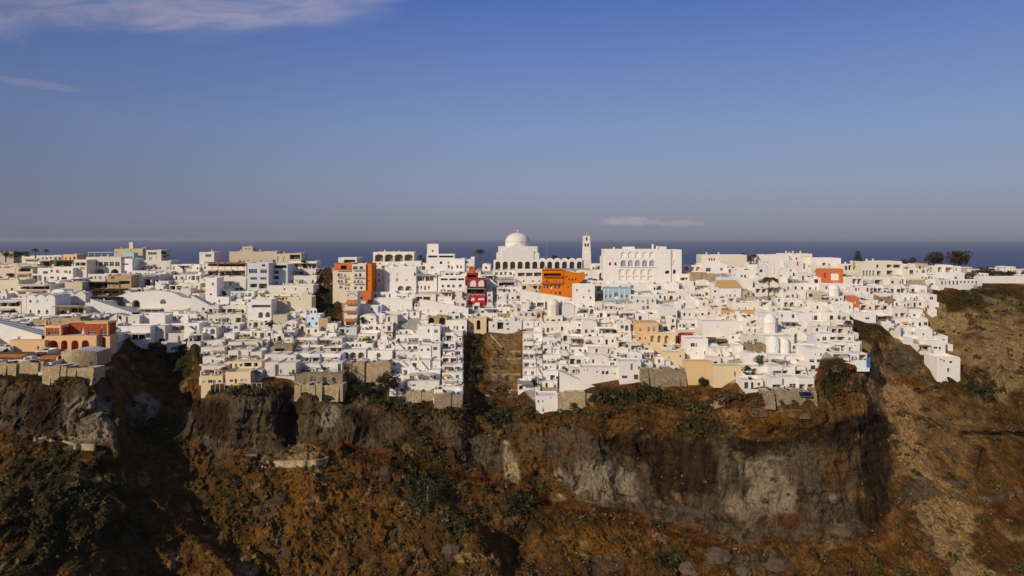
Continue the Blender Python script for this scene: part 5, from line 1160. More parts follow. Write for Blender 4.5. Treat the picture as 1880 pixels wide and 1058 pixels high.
def orange_building():
    yb = 549; Y = gy(1025, yb); s = Y/F; mx = 1025; root = thing('orange_building', 'vivid orange building with balconies below the arcade', 'building', P(mx, yb, Y)); X = lambda p: (p-mx)*s; z = lambda p: (yb-p)*s
    def blk(name, x0, x1, y0, y1, ops, y=0, d=9, skirt=3):
        b = MB(); L = [opening(k, X(a), X(c), z(f), z(e), 'orange') for k, a, c, e, f in ops]; g = body(b, X(x1)-X(x0), d, z(y0)-z(y1), L, 'orange', 'flat', x=(X(x0)+X(x1))/2, y=y, z=z(y1), skirt=skirt); o = b.obj(name, root); fit_openings(o, g, y); return o
    blk('wall', 995, 1034, 520.5, 543, [('w', 998, 1002, 524, 530), ('w', 1004, 1007, 524, 530), ('d', 1010, 1014, 523.5, 530.5), ('w', 1018, 1022, 524, 530), ('d', 1025, 1029, 523.5, 530.5), ('W', 1026, 1032, 535.5, 542), ('w', 1019, 1022, 536, 540), ('w', 1011, 1014, 535, 538)], y=.8, skirt=6)
    blk('wall', 997, 1035, 496, 520.3, [('R', 998.5, 1031, 502.5, 508), ('w', 1003, 1006, 515.5, 519), ('w', 1022, 1025, 515.5, 519)], y=3.0, d=8, skirt=0)
    blk('wall', 1034.2, 1053, 521.5, 549, [('w', 1042, 1046, 526, 530)], y=0, d=8)
    # wing with a sloping parapet to the right
    b = MB(); xa, xb = X(1035.1), X(1075); pts = [(xa, 0, z(522)), (X(1063), 0, z(522)), (xb, 0, z(513)), (xb, 0, z(501)), (X(1062), 0, z(503)), (X(1045), 0, z(499)), (xa, 0, z(497.5))]
    b.poly(pts, 'orange'); 
    for p, q in zip(pts, pts[1:]+pts[:1]): b.poly([p, (p[0], 5, p[2]), (q[0], 5, q[2]), q], 'orange')
    b.poly([(p[0], 5, p[2]) for p in reversed(pts)], 'orange'); o = b.obj('wing', root, (0, 3.4, 0))
    for a, e in ((1041, 508), (1046, 513), (1052, 514), (1058, 513)): me, mw, mh = window_mesh(.8, .9, 'window', 'frame_brown', 'glass'); put(me, 'window', o, (X(a), -.06, z(e+2)))
    for x0, x1, e, y in ((995, 1034, 521.3, .8), (998, 1034, 509, 3.0)):
        b = MB(); w = X(x1)-X(x0); b.box(-w/2, w/2, -1.2, -.01, -.15, 0, 'orange'); bo = b.obj('balcony', root, ((X(x0)+X(x1))/2, y, z(e if e > 515 else e)-.02)); put(rail_mesh(w), 'railing', bo, (0, -1.1, 0))
    b = MB(); b.box(X(996), X(1034), 2.2, 11, z(496)+.003, z(496)+.2, 'orange'); b.prism((X(1002), 7, 0), .8, z(496), z(490), 'ochre', 8, .6); b.obj('roof', root)
    RES.append((994, 1076, 494, 549, Y, 11))
orange_building()
B('restaurant', 'long white restaurant with strip windows left of the orange building', 945, 996, 496, 522, 'white', cat='restaurant', ops=[('r', 951, 963.5, 501, 507.5), ('r', 966, 978, 501, 507.5), ('r', 980.5, 994, 500.5, 507.5), ('w', 960, 963, 515, 518), ('w', 977, 980, 515, 518), ('w', 989, 992, 515, 518)], d=9)
B('house', 'white low shop row below the arcade left end', 905, 945, 497, 509, 'white', ops=[('w', 909, 914, 500, 505), ('w', 918, 922, 500, 505), ('d', 926, 930, 499, 507), ('w', 935, 940, 500, 505)], d=5)
ramp_house('white gabled stair wall right of the red restaurant', 893, 912, 505, 522, 528)
T('terraced_hotel', 'white balconied house of three storeys right of the red restaurant', 912, 957, [566, 553, 540, 528], 'white', kinds='wwdrs', aw=.1, cat='house')
B('house', 'white tavern with dark pergola above the three storey balconies', 913, 948, 515, 528, 'white', ops=[('R', 916, 944, 519, 525)], pg=[(914, 948, 512.5, 2.5, 'wood_dark', None)], rail=1, cat='restaurant')
B('house', 'big white windowless buttress house right of the orange building', 1053.5, 1092, 523, 566, 'white', ops=[('w', 1058, 1061, 531, 535), ('w', 1080, 1083, 532, 536), ('w', 1070, 1073, 544, 548), ('w', 1083, 1086, 545, 549)], d=9)
def domed_chapel(label, px, yb, wpx, ytop_wall, ydrum, ytop, col='cream', drumw=.8, name='domed_chapel', n=8, dY=0, cat='church'):
    Y = gy(px, yb)+dY; s = Y/F; root = thing(name, label, cat, P(px, yb, Y)); w = wpx*s; h = (yb-ytop_wall)*s; b = MB(); D = w*.9
    L = [opening('G', -w*.12, w*.12, .05, min(2.4, h*.6), col), opening('w', -w*.36, -w*.24, h*.4, h*.65, col), opening('w', w*.24, w*.36, h*.4, h*.65, col)]
    g = body(b, w, D, h, L, col, 'flat', par=.2); b.obj('nave', root); fit_openings(root, g)
    b = MB(); r = w*drumw/2; hd = (yb-ydrum)*s; b.prism((0, D/2, 0), r, h-.3, hd, col, n, rot=math.pi/n); b.prism((0, D/2, 0), r*1.06, hd-.2, hd, col, n, rot=math.pi/n); dr = b.obj('drum', root)
    for k in range(n):
        t = 2*math.pi*k/n
        if math.sin(t) < .3 and hd-h > 1.3: me, mw, mh = window_mesh(.4, min(1.4, (hd-h)*.6), 'window', 'frame_white', 'glass'); put(me, 'window', dr, ((r*math.cos(math.pi/n)+.02)*math.cos(t), D/2+(r*math.cos(math.pi/n)+.02)*math.sin(t), h+(hd-h)*.15), t+math.pi/2)
    b = MB(); b.dome((0, D/2, hd-.02), r*.98, (yb-ytop)*s-hd, col, 20, 7); dm = b.obj('dome', root); [setattr(p, 'use_smooth', True) for p in dm.data.polygons]
    b = MB(); zt = (yb-ytop)*s; b.box(-.05, .05, D/2-.05, D/2+.05, zt-.1, zt+1.1, col); b.box(-.3, .3, D/2-.045, D/2+.045, zt+.6, zt+.72, col); b.obj('cross', root)
    RES.append((px-wpx/2, px+wpx/2, ytop, yb, Y, D)); return root
domed_chapel('cream domed chapel with tall drum below the orange building', 1016, 596, 34, 580, 561, 550, 'pale_cream', .66)
bell_gable(989, 590, 26, 12, 1, 'pink bell gable left of the cream domed chapel', col='pink')
B('palm_court', 'pale cream low house behind the small palm below the cream chapel', 990, 1046, 593, 612, 'pale_cream', ops=[('d', 996, 1000, 602, 610), ('d', 1004, 1008, 602, 610), ('w', 1012, 1016, 602, 607), ('d', 1030, 1034, 600, 610)], d=6)

# ------------------------------------------------------------------ right part
def museum():
    yb = 523; Y = gy(1170, yb); s = Y/F; mx = 1170; root = thing('white_palace', 'large white palace with rows of five round arches', 'building', P(mx, yb, Y)); X = lambda p: (p-mx)*s; z = lambda p: (yb-p)*s
    L = []
    for k in range(5):
        cx = 1144.5+13.15*k
        q = opening('b', X(cx-4.3), X(cx+4.3), z(473.5), z(463), 'white'); q['depth'] = .5; L.append(q)
        q = opening('g', X(cx-4.8), X(cx+4.8), z(489.7), z(478), 'white'); q.update(depth=.7, frame='frame_white', pane='glass_pale'); L.append(q)
        c2 = 1141+13.3*k
        q = opening('b', X(c2-4.8), X(c2+4.8), z(505), z(494.5), 'white'); q.update(depth=.5, back='pale_cream'); L.append(q)
        q = opening('B', X(c2-5), X(c2+5), z(514), z(507), 'white'); q.update(depth=.5, back='pale_cream'); L.append(q)
    for a in (1118, 1128): q = opening('s', X(a), X(a+4), z(487.5), z(482), 'white'); q['frame'] = 'frame_red'; L.append(q)
    q = opening('a', X(1221), X(1230), z(503), z(496.5), 'white'); L.append(q)
    b = MB(); D = 14; g = body(b, X(1232)-X(1111), D, z(458), L, 'white', 'flat', x=(X(1232)+X(1111))/2, skirt=6); b.obj('wall', root); fit_openings(root, g)
    b = MB(); b.box(X(1108), X(1111)-.01, 1, D, -5, z(471), 'white'); b.obj('buttress', root)
    b = MB(); L = [opening('B', X(1235), X(1239), z(475), z(460), 'white'), opening('b', X(1236), X(1241), z(488), z(478), 'white'), opening('a', X(1236), X(1242), z(503), z(495), 'white')]; body(b, X(1252)-X(1232)-.01, D-1, z(458.6), L, 'white', 'flat', x=(X(1252)+X(1232))/2+.005, y=.6, skirt=6); b.obj('wing', root)
    for x0, x1, y0 in ((1148, 1168, 453.5), (1213, 1227, 453), (1128, 1131, 454), (1200, 1203, 448.5), (1208, 1211, 452)): b = MB(); b.box(X(x0), X(x1), 4, 4+min(6, (X(x1)-X(x0))), z(458)-.45, z(y0), 'white'); b.obj('roof_block', root)
    b = MB(); b.box(X(1136), X(1204), -.5, -.01, z(490.7), z(490), 'white'); b.box(X(1111), X(1138), -.12, -.012, z(475.2), z(474.2), 'white'); b.box(X(1206), X(1232), -.12, -.012, z(475.2), z(474.2), 'white'); b.obj('cornice', root)
    RES.append((1107, 1254, 457, 523, Y, 14))
museum()
B('gate_house', 'white wall with round arched gate left of the white palace', 1086, 1108, 496, 517, 'white', ops=[('A', 1100, 1107, 501, 512)], cat='wall', d=4)
B('mansion', 'blue grey neoclassical house with pilasters under the white palace', 1108, 1158, 530, 551, 'blue_grey', cat='house', ops=[('w', 1111, 1115, 541, 547, {'frame': 'frame_white'}), ('w', 1119, 1123, 541, 547, {'frame': 'frame_white'}), ('G', 1128, 1135, 537, 549.5, {'frame': 'frame_white'}), ('w', 1140, 1144, 541, 547, {'frame': 'frame_white'}), ('w', 1149, 1153, 541, 547, {'frame': 'frame_white'})], trim='blue_grey', d=9)
rr = bpy.data.objects['mansion'] if 'mansion' in bpy.data.objects else None
if rr:
    s = gy(1133, 551)/F
    for p in (1109.5, 1117, 1125.5, 1137.5, 1146.5, 1156.5): b = MB(); b.box((p-.8-1133)*s, (p+.8-1133)*s, -.16, -.005, 0, rr['_h']-.1, 'sky_blue'); b.obj('pilaster', rr)
B('house', 'long cream block with three red windows on the right skyline', 1288, 1371, 468, 490, 'pale_cream', ops=[('s', 1301, 1303.5, 474, 479, {'frame': 'frame_red'}), ('s', 1305.5, 1308, 474, 479, {'frame': 'frame_red'}), ('s', 1310, 1312.5, 474, 479, {'frame': 'frame_red'})], dY=5, d=10, chim=2)
B('house', 'white low house in front of the long cream skyline block', 1288, 1334, 485, 503, 'white', ops=[('W', 1296, 1305, 492, 499), ('w', 1322, 1327, 492, 497)])
foot_wall('tan stone buttressed wall below the white low house', 1268, 1335, 501, 519, 'rubble_tan')
B('house', 'pink arched loggia house between the white palace and stone wall', 1253, 1288, 487, 502, 'white', ops=[('A', 1256, 1264, 490, 497.5, {'rise': .5, 'back': 'pink'}), ('A', 1267, 1275, 490, 497.5, {'rise': .5, 'back': 'pink'}), ('A', 1278, 1286, 490, 497.5, {'rise': .5, 'back': 'pink'})])
B('house', 'white house with black window strip under the pink arches', 1247, 1268, 503, 519, 'white', ops=[('R', 1249, 1263, 510, 515)], d=6)
r = B('house', 'white house under an ochre sloped roof right of centre', 1320, 1361, 529, 549, 'white', ops=[('w', 1333, 1336, 541, 545), ('w', 1339, 1342, 541, 545), ('s', 1348, 1350.5, 541, 545, {'frame': 'frame_red'}), ('w', 1349, 1351, 533, 536)])
s = gy(1340, 549)/F; b = MB(); b.poly([(-20.5*s, -.3, 20*s), (20.5*s, -.3, 20*s), (18.5*s, 6, 20*s+3.3), (-20*s, 6, 20*s+3.3)], 'ochre'); b.poly([(20.5*s, -.3, 20*s), (20.5*s, 6, 20*s-.5), (18.5*s, 6, 20*s+3.3)], 'ochre'); b.poly([(-20.5*s, -.3, 20*s), (-20*s, 6, 20*s+3.3), (-20.5*s, 6, 20*s-.5)], 'ochre'); b.obj('roof', r)
B('house', 'low house with pale blue flat roof above the ochre sloped roof', 1317, 1356, 509, 520, 'sky_blue', d=7, par=.1)
B('house', 'bare white cube right of the ochre sloped roof', 1358, 1382, 513, 536, 'white', d=7)
B('house', 'white house with two doors and high wall left of the tall palm', 1350, 1388, 497, 513, 'white', ops=[('d', 1360, 1364, 505, 511.5), ('d', 1366, 1370, 505, 511.5)], d=7)
B('house', 'long white wall house with tiny windows above the ochre strip', 1345, 1394, 556, 572, 'white', ops=[('w', 1356, 1358, 565, 568), ('w', 1368, 1370, 565, 568), ('w', 1384, 1386, 565, 568)])
B('retaining_wall', 'narrow ochre retaining strip right of centre', 1326, 1396, 570, 579, 'ochre', cat='wall', skirt=2.0, d=3, par=.1)
T('terraced_house', 'white house with five dark windows and roof balcony under the blue grey house', 1094, 1168, [586, 572, 558], 'white', kinds='wwdw', cat='house')
B('peach_house', 'peach cube house with white framed windows at lower right of centre', 1168.5, 1209, 593, 630, 'peach', ops=[('w', 1174, 1178, 603, 609, {'frame': 'frame_white'}), ('w', 1189, 1193.5, 601, 609, {'frame': 'frame_white'}), ('w', 1199, 1203.5, 601, 609, {'frame': 'frame_white'}), ('d', 1173, 1177, 619, 628, {'frame': 'frame_white'}), ('d', 1184, 1188, 619, 627, {'frame': 'frame_white'})], side=3, trim='peach', d=8)
B('arcade_house', 'yellow cream arcade house of three arches right of the peach cube', 1190, 1240, 613, 634, 'yellow_cream', ops=[('A', 1194, 1201, 616, 628, {'back': 'peach'}), ('A', 1207, 1214, 616, 629, {'back': 'peach'}), ('A', 1220, 1228, 616, 631, {'back': 'peach'})], dY=-2.5, d=5)
B('house', 'yellow cream blank base under the arcade house', 1184, 1218, 634, 646, 'yellow_cream', d=4, dY=-1)
B('house', 'cream house with small windows below the yellow arcade', 1219, 1257, 647, 674, 'yellow_cream', ops=[('w', 1227, 1230, 655, 659), ('w', 1241, 1244, 640, 644), ('w', 1248, 1251, 652, 656)], d=6)
B('house', 'bright red wall house beside the white tower block', 1249, 1272, 614, 636, 'red', ops=[('d', 1255, 1259, 621, 627, {'frame': 'frame_white'})], d=4)
B('house', 'large blank white block right of the peach cube', 1291, 1371, 590, 616, 'white', ops=[('w', 1317, 1319, 600, 603), ('w', 1330, 1332, 611, 614), ('w', 1345, 1347, 611, 614)], d=10)
B('tower_block', 'white tower block with dark window group above the orange retaining wall', 1261, 1300, 622, 663, 'white', ops=[('W', 1268, 1276, 630, 637), ('w', 1277, 1280, 630, 637), ('w', 1278, 1280, 647, 650), ('d', 1293, 1297, 645, 652)], d=9)
B('house', 'white house with dark tented roof terrace right of the tower block', 1287, 1338, 620, 634, 'white_warm', ops=[('R', 1296, 1300, 627, 632), ('d', 1316, 1320, 627, 633)], aw=[(1286, 1312, 619, 3, 'canvas_brown'), (1308, 1340, 622, 3, 'canvas_brown')], d=6)
T('terraced_house', 'white balconied house with blue shutters above the orange wall', 1303, 1350, [674, 659, 640], 'white', kinds='wsdw', cat='house', aw=.0)
B('retaining_wall', 'high pale orange retaining wall at the cliff edge', 1258, 1310, 664, 702, 'pale_orange', cat='wall', skirt=2.0, d=5, par=.2, dY=-1.5)
B('retaining_wall', 'pale ochre retaining wall with a small door right of the high orange wall', 1310, 1364, 672, 702, 'yellow_cream', ops=[('d', 1348, 1351, 683, 692)], cat='wall', skirt=2.0, d=5, par=.2, dY=-.6)
foot_wall('brown rubble wall stepping down under the cream house', 1178, 1257, 676, 706, 'rubble')
B('house', 'long white house on the dark green knoll with tiny openings', 1067, 1136, 675, 703, 'white', ops=[('w', 1072, 1074, 678, 682), ('w', 1078, 1080, 678, 682), ('w', 1095, 1098, 681, 685), ('A', 1105, 1110, 681, 688), ('A', 1112, 1118, 681, 688), ('w', 1123, 1125, 685, 688), ('w', 1127, 1131, 685, 688)], d=8)
B('house', 'white house with blue balcony at the right end of the knoll', 1137, 1177, 664, 700, 'white', ops=[('w', 1142, 1152, 690, 695), ('W', 1158, 1162, 668, 680), ('d', 1164, 1172, 688, 697), ('w', 1171, 1176, 673, 678)], ter=1.5, d=8)
SLOPE_WALL = True
B('house', 'tall white house at the lowest tip of the middle cluster', 984, 1024, 727, 757, 'white', ops=[('w', 987, 990, 735, 739), ('w', 995, 998, 735, 739), ('w', 1010, 1012, 729.5, 732), ('d', 996, 999, 749, 756)], d=8)
B('house', 'dark tent roofed house beside the middle ravine', 951, 976, 700, 718, 'white', ops=[('R', 953, 966, 708, 716)], aw=[(949, 978, 699, 3.5, 'canvas_grey')], d=5)
T('terraced_hotel', 'white hotel of six stacked tiers at the right of the middle ravine', 960, 996, [708, 692, 677, 661, 646, 630, 614], 'white', kinds='rdwr', aw=.4, ter=1.4)
T('terraced_hotel', 'white stacked terraces second from the right of the middle ravine', 997, 1030, [700, 684, 669, 652, 637, 622], 'white', kinds='wdwr', aw=.3, ter=1.4)
ramp_house('large white house with stair ramp along its front, above the lowest tip', 1027, 1098, 682, 712, 722, ops=[('w', 1036, 1040, 704, 709), ('w', 1042, 1046, 704, 709), ('W', 1053, 1062, 711.5, 716)])
foot_wall('tan stone retaining wall between the lowest tip and the knoll', 1026, 1088, 722, 742, 'rubble_tan')
T('tall_hotel', 'tall white stepped building with nine terraces at the left of the middle ravine', 812, 849, [730, 713, 699, 685, 669, 655, 642, 628, 612], 'white', kinds='wdrw', aw=.5, ter=1.3)
foot_wall('stone foot wall with white posts under the tall stepped building', 797, 849, 724, 746, 'rubble')
foot_wall('rubble foot wall left of the white posts', 746, 796, 719, 735, 'rubble_tan')
B('house', 'white front building with two cream parasols on the lowest terrace', 748, 806, 700, 718, 'white', ops=[('s', 757, 763, 706, 709), ('w', 783, 785, 701.5, 705)], d=8, ter=0)
T('terraced_hotel', 'white balconied hotel left of the two cream parasols', 714, 752, [706, 690, 676, 662], 'white', kinds='wwwd', aw=.1, cat='hotel')
T('terraced_hotel', 'white hotel with many blue doors and roof plants', 726, 768, [662, 646, 632, 618, 607], 'white', kinds='ddwd', aw=.2, cat='hotel', dY=1.5)
T('terraced_hotel', 'tall plain white block between the blue doors and the stepped building', 768, 808, [700, 682, 664, 634, 600], 'white', kinds='wwd', dens=.5, aw=.2)
B('vault_house', 'white house with three round arches above the stone garden wall', 627, 672, 642, 663, 'white', ops=[('A', 628, 639, 647.5, 659), ('A', 642, 654, 647, 659), ('A', 657, 669, 647, 659)], ter=2, d=7)
B('house', 'white house with wide arch and parasol right of the three round arches', 674, 720, 644, 664, 'white', ops=[('A', 691, 699, 648, 657)], d=6)
B('house', 'white house of four tall doors above the three round arches', 628, 672, 628, 642, 'white', ops=[('d', 631, 637, 632, 641), ('d', 645, 650, 632, 641), ('d', 653, 656, 632, 641), ('d', 660, 663, 632, 641)], ter=1.2, d=5)
foot_wall('brown stone garden wall with pillar above the cliff trees', 636, 716, 664, 694, 'rubble_tan')

# ------------------------------------------------------------------ far right
B('house', 'plain white skyline house right of the red flowering tree', 1393, 1449, 468, 492, 'white', ops=[('w', 1402, 1404, 480, 483), ('w', 1409, 1411, 480, 483)], dY=3)
B('house', 'cream skyline house with roof balls and boxed corner', 1440, 1491, 466, 487, 'pale_cream', ops=[('w', 1461, 1464, 473, 479), ('B', 1470, 1488, 471, 482)], dY=6, chim=3)
B('house', 'white stepped house with tall red door on the right skyline', 1449, 1475, 478, 500, 'white', ops=[('s', 1463, 1466, 481, 488, {'frame': 'canvas_red'})])
B('house', 'white low skyline row left of the tall pine', 1492, 1544, 474, 492, 'white', auto=1, dY=4, dens=.5)
B('house', 'white house with eyebrow arch on its front at right', 1426, 1450, 491, 510, 'white', ops=[('b', 1429, 1447, 492.5, 506, {'depth': .3})], d=6)
B('house', 'orange house with bright red arched door at right', 1508, 1548, 494, 520, 'coral', ops=[('G', 1512, 1517, 501, 510, {'frame': 'canvas_red', 'pane': 'canvas_red'}), ('B', 1525, 1540, 502, 515, {'back': 'white'})], d=6)
B('hotel', 'cream hotel with tall pilasters right of the tall pine', 1581, 1656, 480, 510, 'pale_cream', cat='hotel', ops=[('r', 1584+k*6, 1588+k*6, 497, 507) for k in range(4)]+[('w', 1609, 1613, 486, 492), ('r', 1610, 1618, 498, 506), ('r', 1628, 1638, 486, 492), ('r', 1640, 1654, 486, 492), ('r', 1628, 1640, 497, 505)], dY=2, ter=2, chim=2)
T('terraced_hotel', 'white terraces under the cream pilaster hotel', 1583, 1655, [540, 524, 511], 'white', kinds='wwrd', aw=.2)
r = B('chapel', 'small white chapel with blue dome on the right skyline', 1652, 1668, 494, 509, 'white', ops=[('d', 1658, 1661, 502, 508)], d=5, cat='church', dY=2)
b = MB(); b.dome((0, 2.5, r['_h']-.3), 1.7, 1.8, 'roof_blue', 14, 5); b.prism((0, 2.5, 0), 1.8, r['_h']-.6, r['_h']-.28, 'white', 14); b.obj('dome', r)
T('terraced_hotel', 'white hotel block at the brow of the right hill', 1640, 1720, [555, 540, 526], 'white', kinds='wwrd', aw=.1, xs=[(1640, 1720), (1640, 1702)])
T('hotel', 'white three storey hotel standing apart on the right hill', 1700, 1767, [514, 501, 489], 'white', kinds='rrw', aw=0, dens=1.0, dY=1)
B('annex', 'long low white annex in front of the hotel standing apart', 1722, 1803, 514, 526, 'white', ops=[('d', 1728+k*7, 1731+k*7, 516, 523) for k in range(10)], cat='hotel', d=6, dY=-2.5)
B('boundary_wall', 'long white boundary wall along the right skyline', 1796, 1960, 507.5, 519, 'white', cat='wall', d=3, par=.1, dY=4)
T('terraced_hotel', 'white house with five blue windows in the right cluster', 1440, 1505, [550, 536, 523], 'white', kinds='wwwwd', aw=.1, cat='house')
domed_chapel('white domed church in the right cluster near the red cube', 1536, 556, 26, 544, 531, 522, 'white', .8)
B('house', 'terracotta red cube house in the right cluster', 1563, 1578, 546, 566, 'coral', ops=[('s', 1568, 1571, 553, 558, {'frame': 'frame_white'})], d=5)
B('house', 'white house with dark red shutters and coral parapet at right', 1560, 1598, 527, 543, 'white', ops=[('s', 1570, 1573, 528.5, 534.5, {'frame': 'frame_red'}), ('s', 1575.5, 1577.5, 528.5, 533, {'frame': 'frame_red'}), ('s', 1591, 1594.5, 528.5, 536, {'frame': 'frame_red'})], d=6)
B('house', 'white vault house with tiny pink windows below the domed church', 1533, 1566, 556, 574, 'white', ops=[('w', 1542, 1544, 559, 562), ('w', 1546, 1548, 559, 562), ('d', 1559, 1562, 562, 570)], d=6)
B('house', 'tan rock cut cellar with white arch in the right cluster', 1606, 1640, 545, 560, 'rubble', ops=[('A', 1616, 1624, 549, 558, {'rev': 'white'})], d=6)
B('house', 'white flat house with open shaded room on the right slope', 1568, 1608, 574, 592, 'white', ops=[('W', 1589, 1597, 583, 587)], d=8)
B('house', 'white house with timber shaded terrace right of the flat house', 1609, 1636, 578, 597, 'white', ops=[('R', 1612, 1632, 581, 591)], ter=2, aw=[(1622, 1634, 580, 2.5, 'canvas_brown')], d=5)
T('terraced_houses', 'white cascade of small houses down the right spur', 1640, 1704, [618, 602, 586, 568], 'white', kinds='wdwr', aw=.2, cat='house', xs=[(1655, 1702), (1645, 1704), (1640, 1698)])
B('house', 'white house at the end of the right spur with a walled roof terrace', 1720, 1763, 656, 692, 'white', ops=[('w', 1726, 1729, 659, 662), ('w', 1732, 1735, 661, 665), ('s', 1743, 1748, 663, 667), ('d', 1739, 1743, 676, 684)], par=1.0, d=8)
B('house', 'white house behind a red parasol on the right spur', 1706, 1736, 626, 652, 'white', ops=[('W', 1714, 1722, 637, 641), ('d', 1724, 1728, 637, 645)], ter=3, d=6)
B('house', 'white narrow stair house above the red parasol house', 1688, 1712, 604, 630, 'white', ops=[('w', 1694, 1697, 612, 616), ('d', 1701, 1704, 622, 628)], d=6)
# church with apse and the hotel at the lower right tip
domed_chapel('large white domed church with tall apse at lower right', 1420, 640, 40, 612, 594, 577, 'white', .66, dY=2)
def apse():
    Y = gy(1435, 660); s = Y/F; rt = thing('apse_house', 'smooth white rounded apse vaults below the large domed church', 'church', P(1435, 660, Y))
    for cx, r, yt in ((-6, 11, 619), (15, 9, 623)):
        b = MB(); h = (660-yt)*s-r*s; b.prism((cx*s, 5, 0), r*s, -4, h, 'white', 20); b.dome((cx*s, 5, h-.01), r*s, r*s, 'white', 20, 6); o = b.obj('apse', rt); [setattr(p, 'use_smooth', True) for p in o.data.polygons]
    b = MB(); b.box(-20*s, 34*s, 5.5, 12, -4, (660-622)*s, 'white'); b.obj('wall', rt)
    RES.append((1413, 1470, 609, 660, Y, 6))
apse()
B('house', 'brown stone house wall beside the large domed church', 1373, 1405, 632, 652, 'rubble', d=5, par=.2)
T('terraced_hotel', 'bright white hotel of three glazed tiers at the lower right tip', 1416, 1496, [720, 694, 674, 657], 'white', kinds='rWrd', dens=1.0, xs=[(1416, 1496), (1416, 1480), (1418, 1478)], ter=2.8, aw=.2)
for k in range(3):
    Y = gy(1479, 728)-4.0; s = Y/F; b = MB(); b.box(-.75, .75, -.03, .03, 0, 1.5, 'solar'); b.box(-.8, .8, .03, .06, -.04, 1.54, 'metal_pale'); rt = tag(b.obj('solar_panel', None, P(1472+k*7.2, 728.5, Y)+Vector((0, 0, .1))), f'dark solar panel below the bright white hotel, {["left", "middle", "right"][k]} one', 'solar panel', 'solar panels'); rt.rotation_euler = (math.radians(-32), 0, 0)
foot_wall('rubble retaining wall under the bright three tier hotel', 1405, 1496, 716, 734, 'rubble')
T('terraced_houses', 'white cascade of houses ending in a blue panel at lower right', 1520, 1594, [664, 648, 632, 616, 602], 'white', kinds='wdrr', aw=.3, cat='house', xs=[(1528, 1592), (1515, 1586), (1510, 1572), (1496, 1560)])
Y = gy(1560, 664)-2.5; s = Y/F; b = MB(); b.box(-3.2*s, 3.2*s, 0, .15, 0, 16*s, 'blue_paint'); b.box(-3.4*s, -3.2*s, -.02, .17, -.5, 16.4*s, 'metal_pale'); b.box(3.2*s, 3.4*s, -.02, .17, -.5, 16.4*s, 'metal_pale'); tag(b.obj('blue_panel', None, P(1594, 673, Y)), 'tall bright blue panel at the tip of the lower right houses', 'panel')
B('house', 'white house with brown glazed terrace left of the blue panel', 1484, 1518, 640, 668, 'white', ops=[('w', 1496, 1498, 649, 652), ('d', 1506, 1509, 648, 654), ('r', 1486, 1496, 660, 667), ('r', 1500, 1512, 660, 667)], ter=1.5)

# ------------------------------------------------------------------ everything between: small houses in rows
PROT = [(100, 250, 640, 700), (572, 630, 488, 604), (856, 958, 606, 760)]
ORD = ['nearest', 'second nearest', 'third nearest', 'fourth nearest', 'fifth nearest', 'sixth nearest', 'seventh nearest', 'eighth nearest', 'ninth nearest', 'tenth nearest', 'eleventh nearest', 'twelfth nearest', 'thirteenth nearest', 'fourteenth nearest', 'fifteenth nearest', 'sixteenth nearest', 'seventeenth nearest', 'eighteenth nearest']
ANCH = [(140, 620, 'red mansion'), (75, 563, 'three vault gables'), (190, 490, 'arched roof-pergola restaurant'), (278, 556, 'great white vault'), (465, 472, 'beige fortress house'), (473, 510, 'grey four-storey block'), (430, 690, 'yellow cream cliff house'), (585, 695, 'brown stone basement'), (575, 585, 'pale blue chapel'), (648, 520, 'ochre hotel'),
        (722, 472, 'four-arch pavilion'), (809, 480, 'tall cube tower'), (800, 592, 'tan cellar arches'), (830, 680, 'tall stepped building'), (874, 525, 'red restaurant'), (950, 460, 'domed cathedral'), (1025, 520, 'orange building'), (1016, 572, 'cream domed chapel'), (1000, 740, 'lowest white tip'), (1100, 690, 'green knoll'), (1140, 540, 'blue grey house'),
        (1180, 490, 'white palace'), (1190, 612, 'peach cube house'), (1330, 478, 'cream skyline block'), (1340, 525, 'ochre sloped roof'), (1280, 685, 'high orange wall'), (1420, 600, 'large domed church'), (1455, 690, 'bright three-tier hotel'), (1413, 530, 'tall leaning palm'), (1536, 540, 'small domed church'), (1528, 505, 'orange house'), (1620, 495, 'cream pilaster hotel'), (1575, 640, 'blue panel'), (1710, 640, 'red parasol'), (665, 655, 'three round arches')]
FILL = []
def rect_clear(x0, x1, yt, yb, Y, d):
    for (a, c, e, f, Yl, dl) in RES:
        ox = min(x1, c)-max(x0, a)
        if ox <= 1: continue
        oy = min(yb, f)-max(yt, e)
        if Y < Yl+1.0:                       # candidate stands in front: may not cover it
            if oy > 3 and ox > 2: return False
        else:
            if Y < Yl+dl*.75 and ox > 3 and (f-e) > 4: return False
    return True
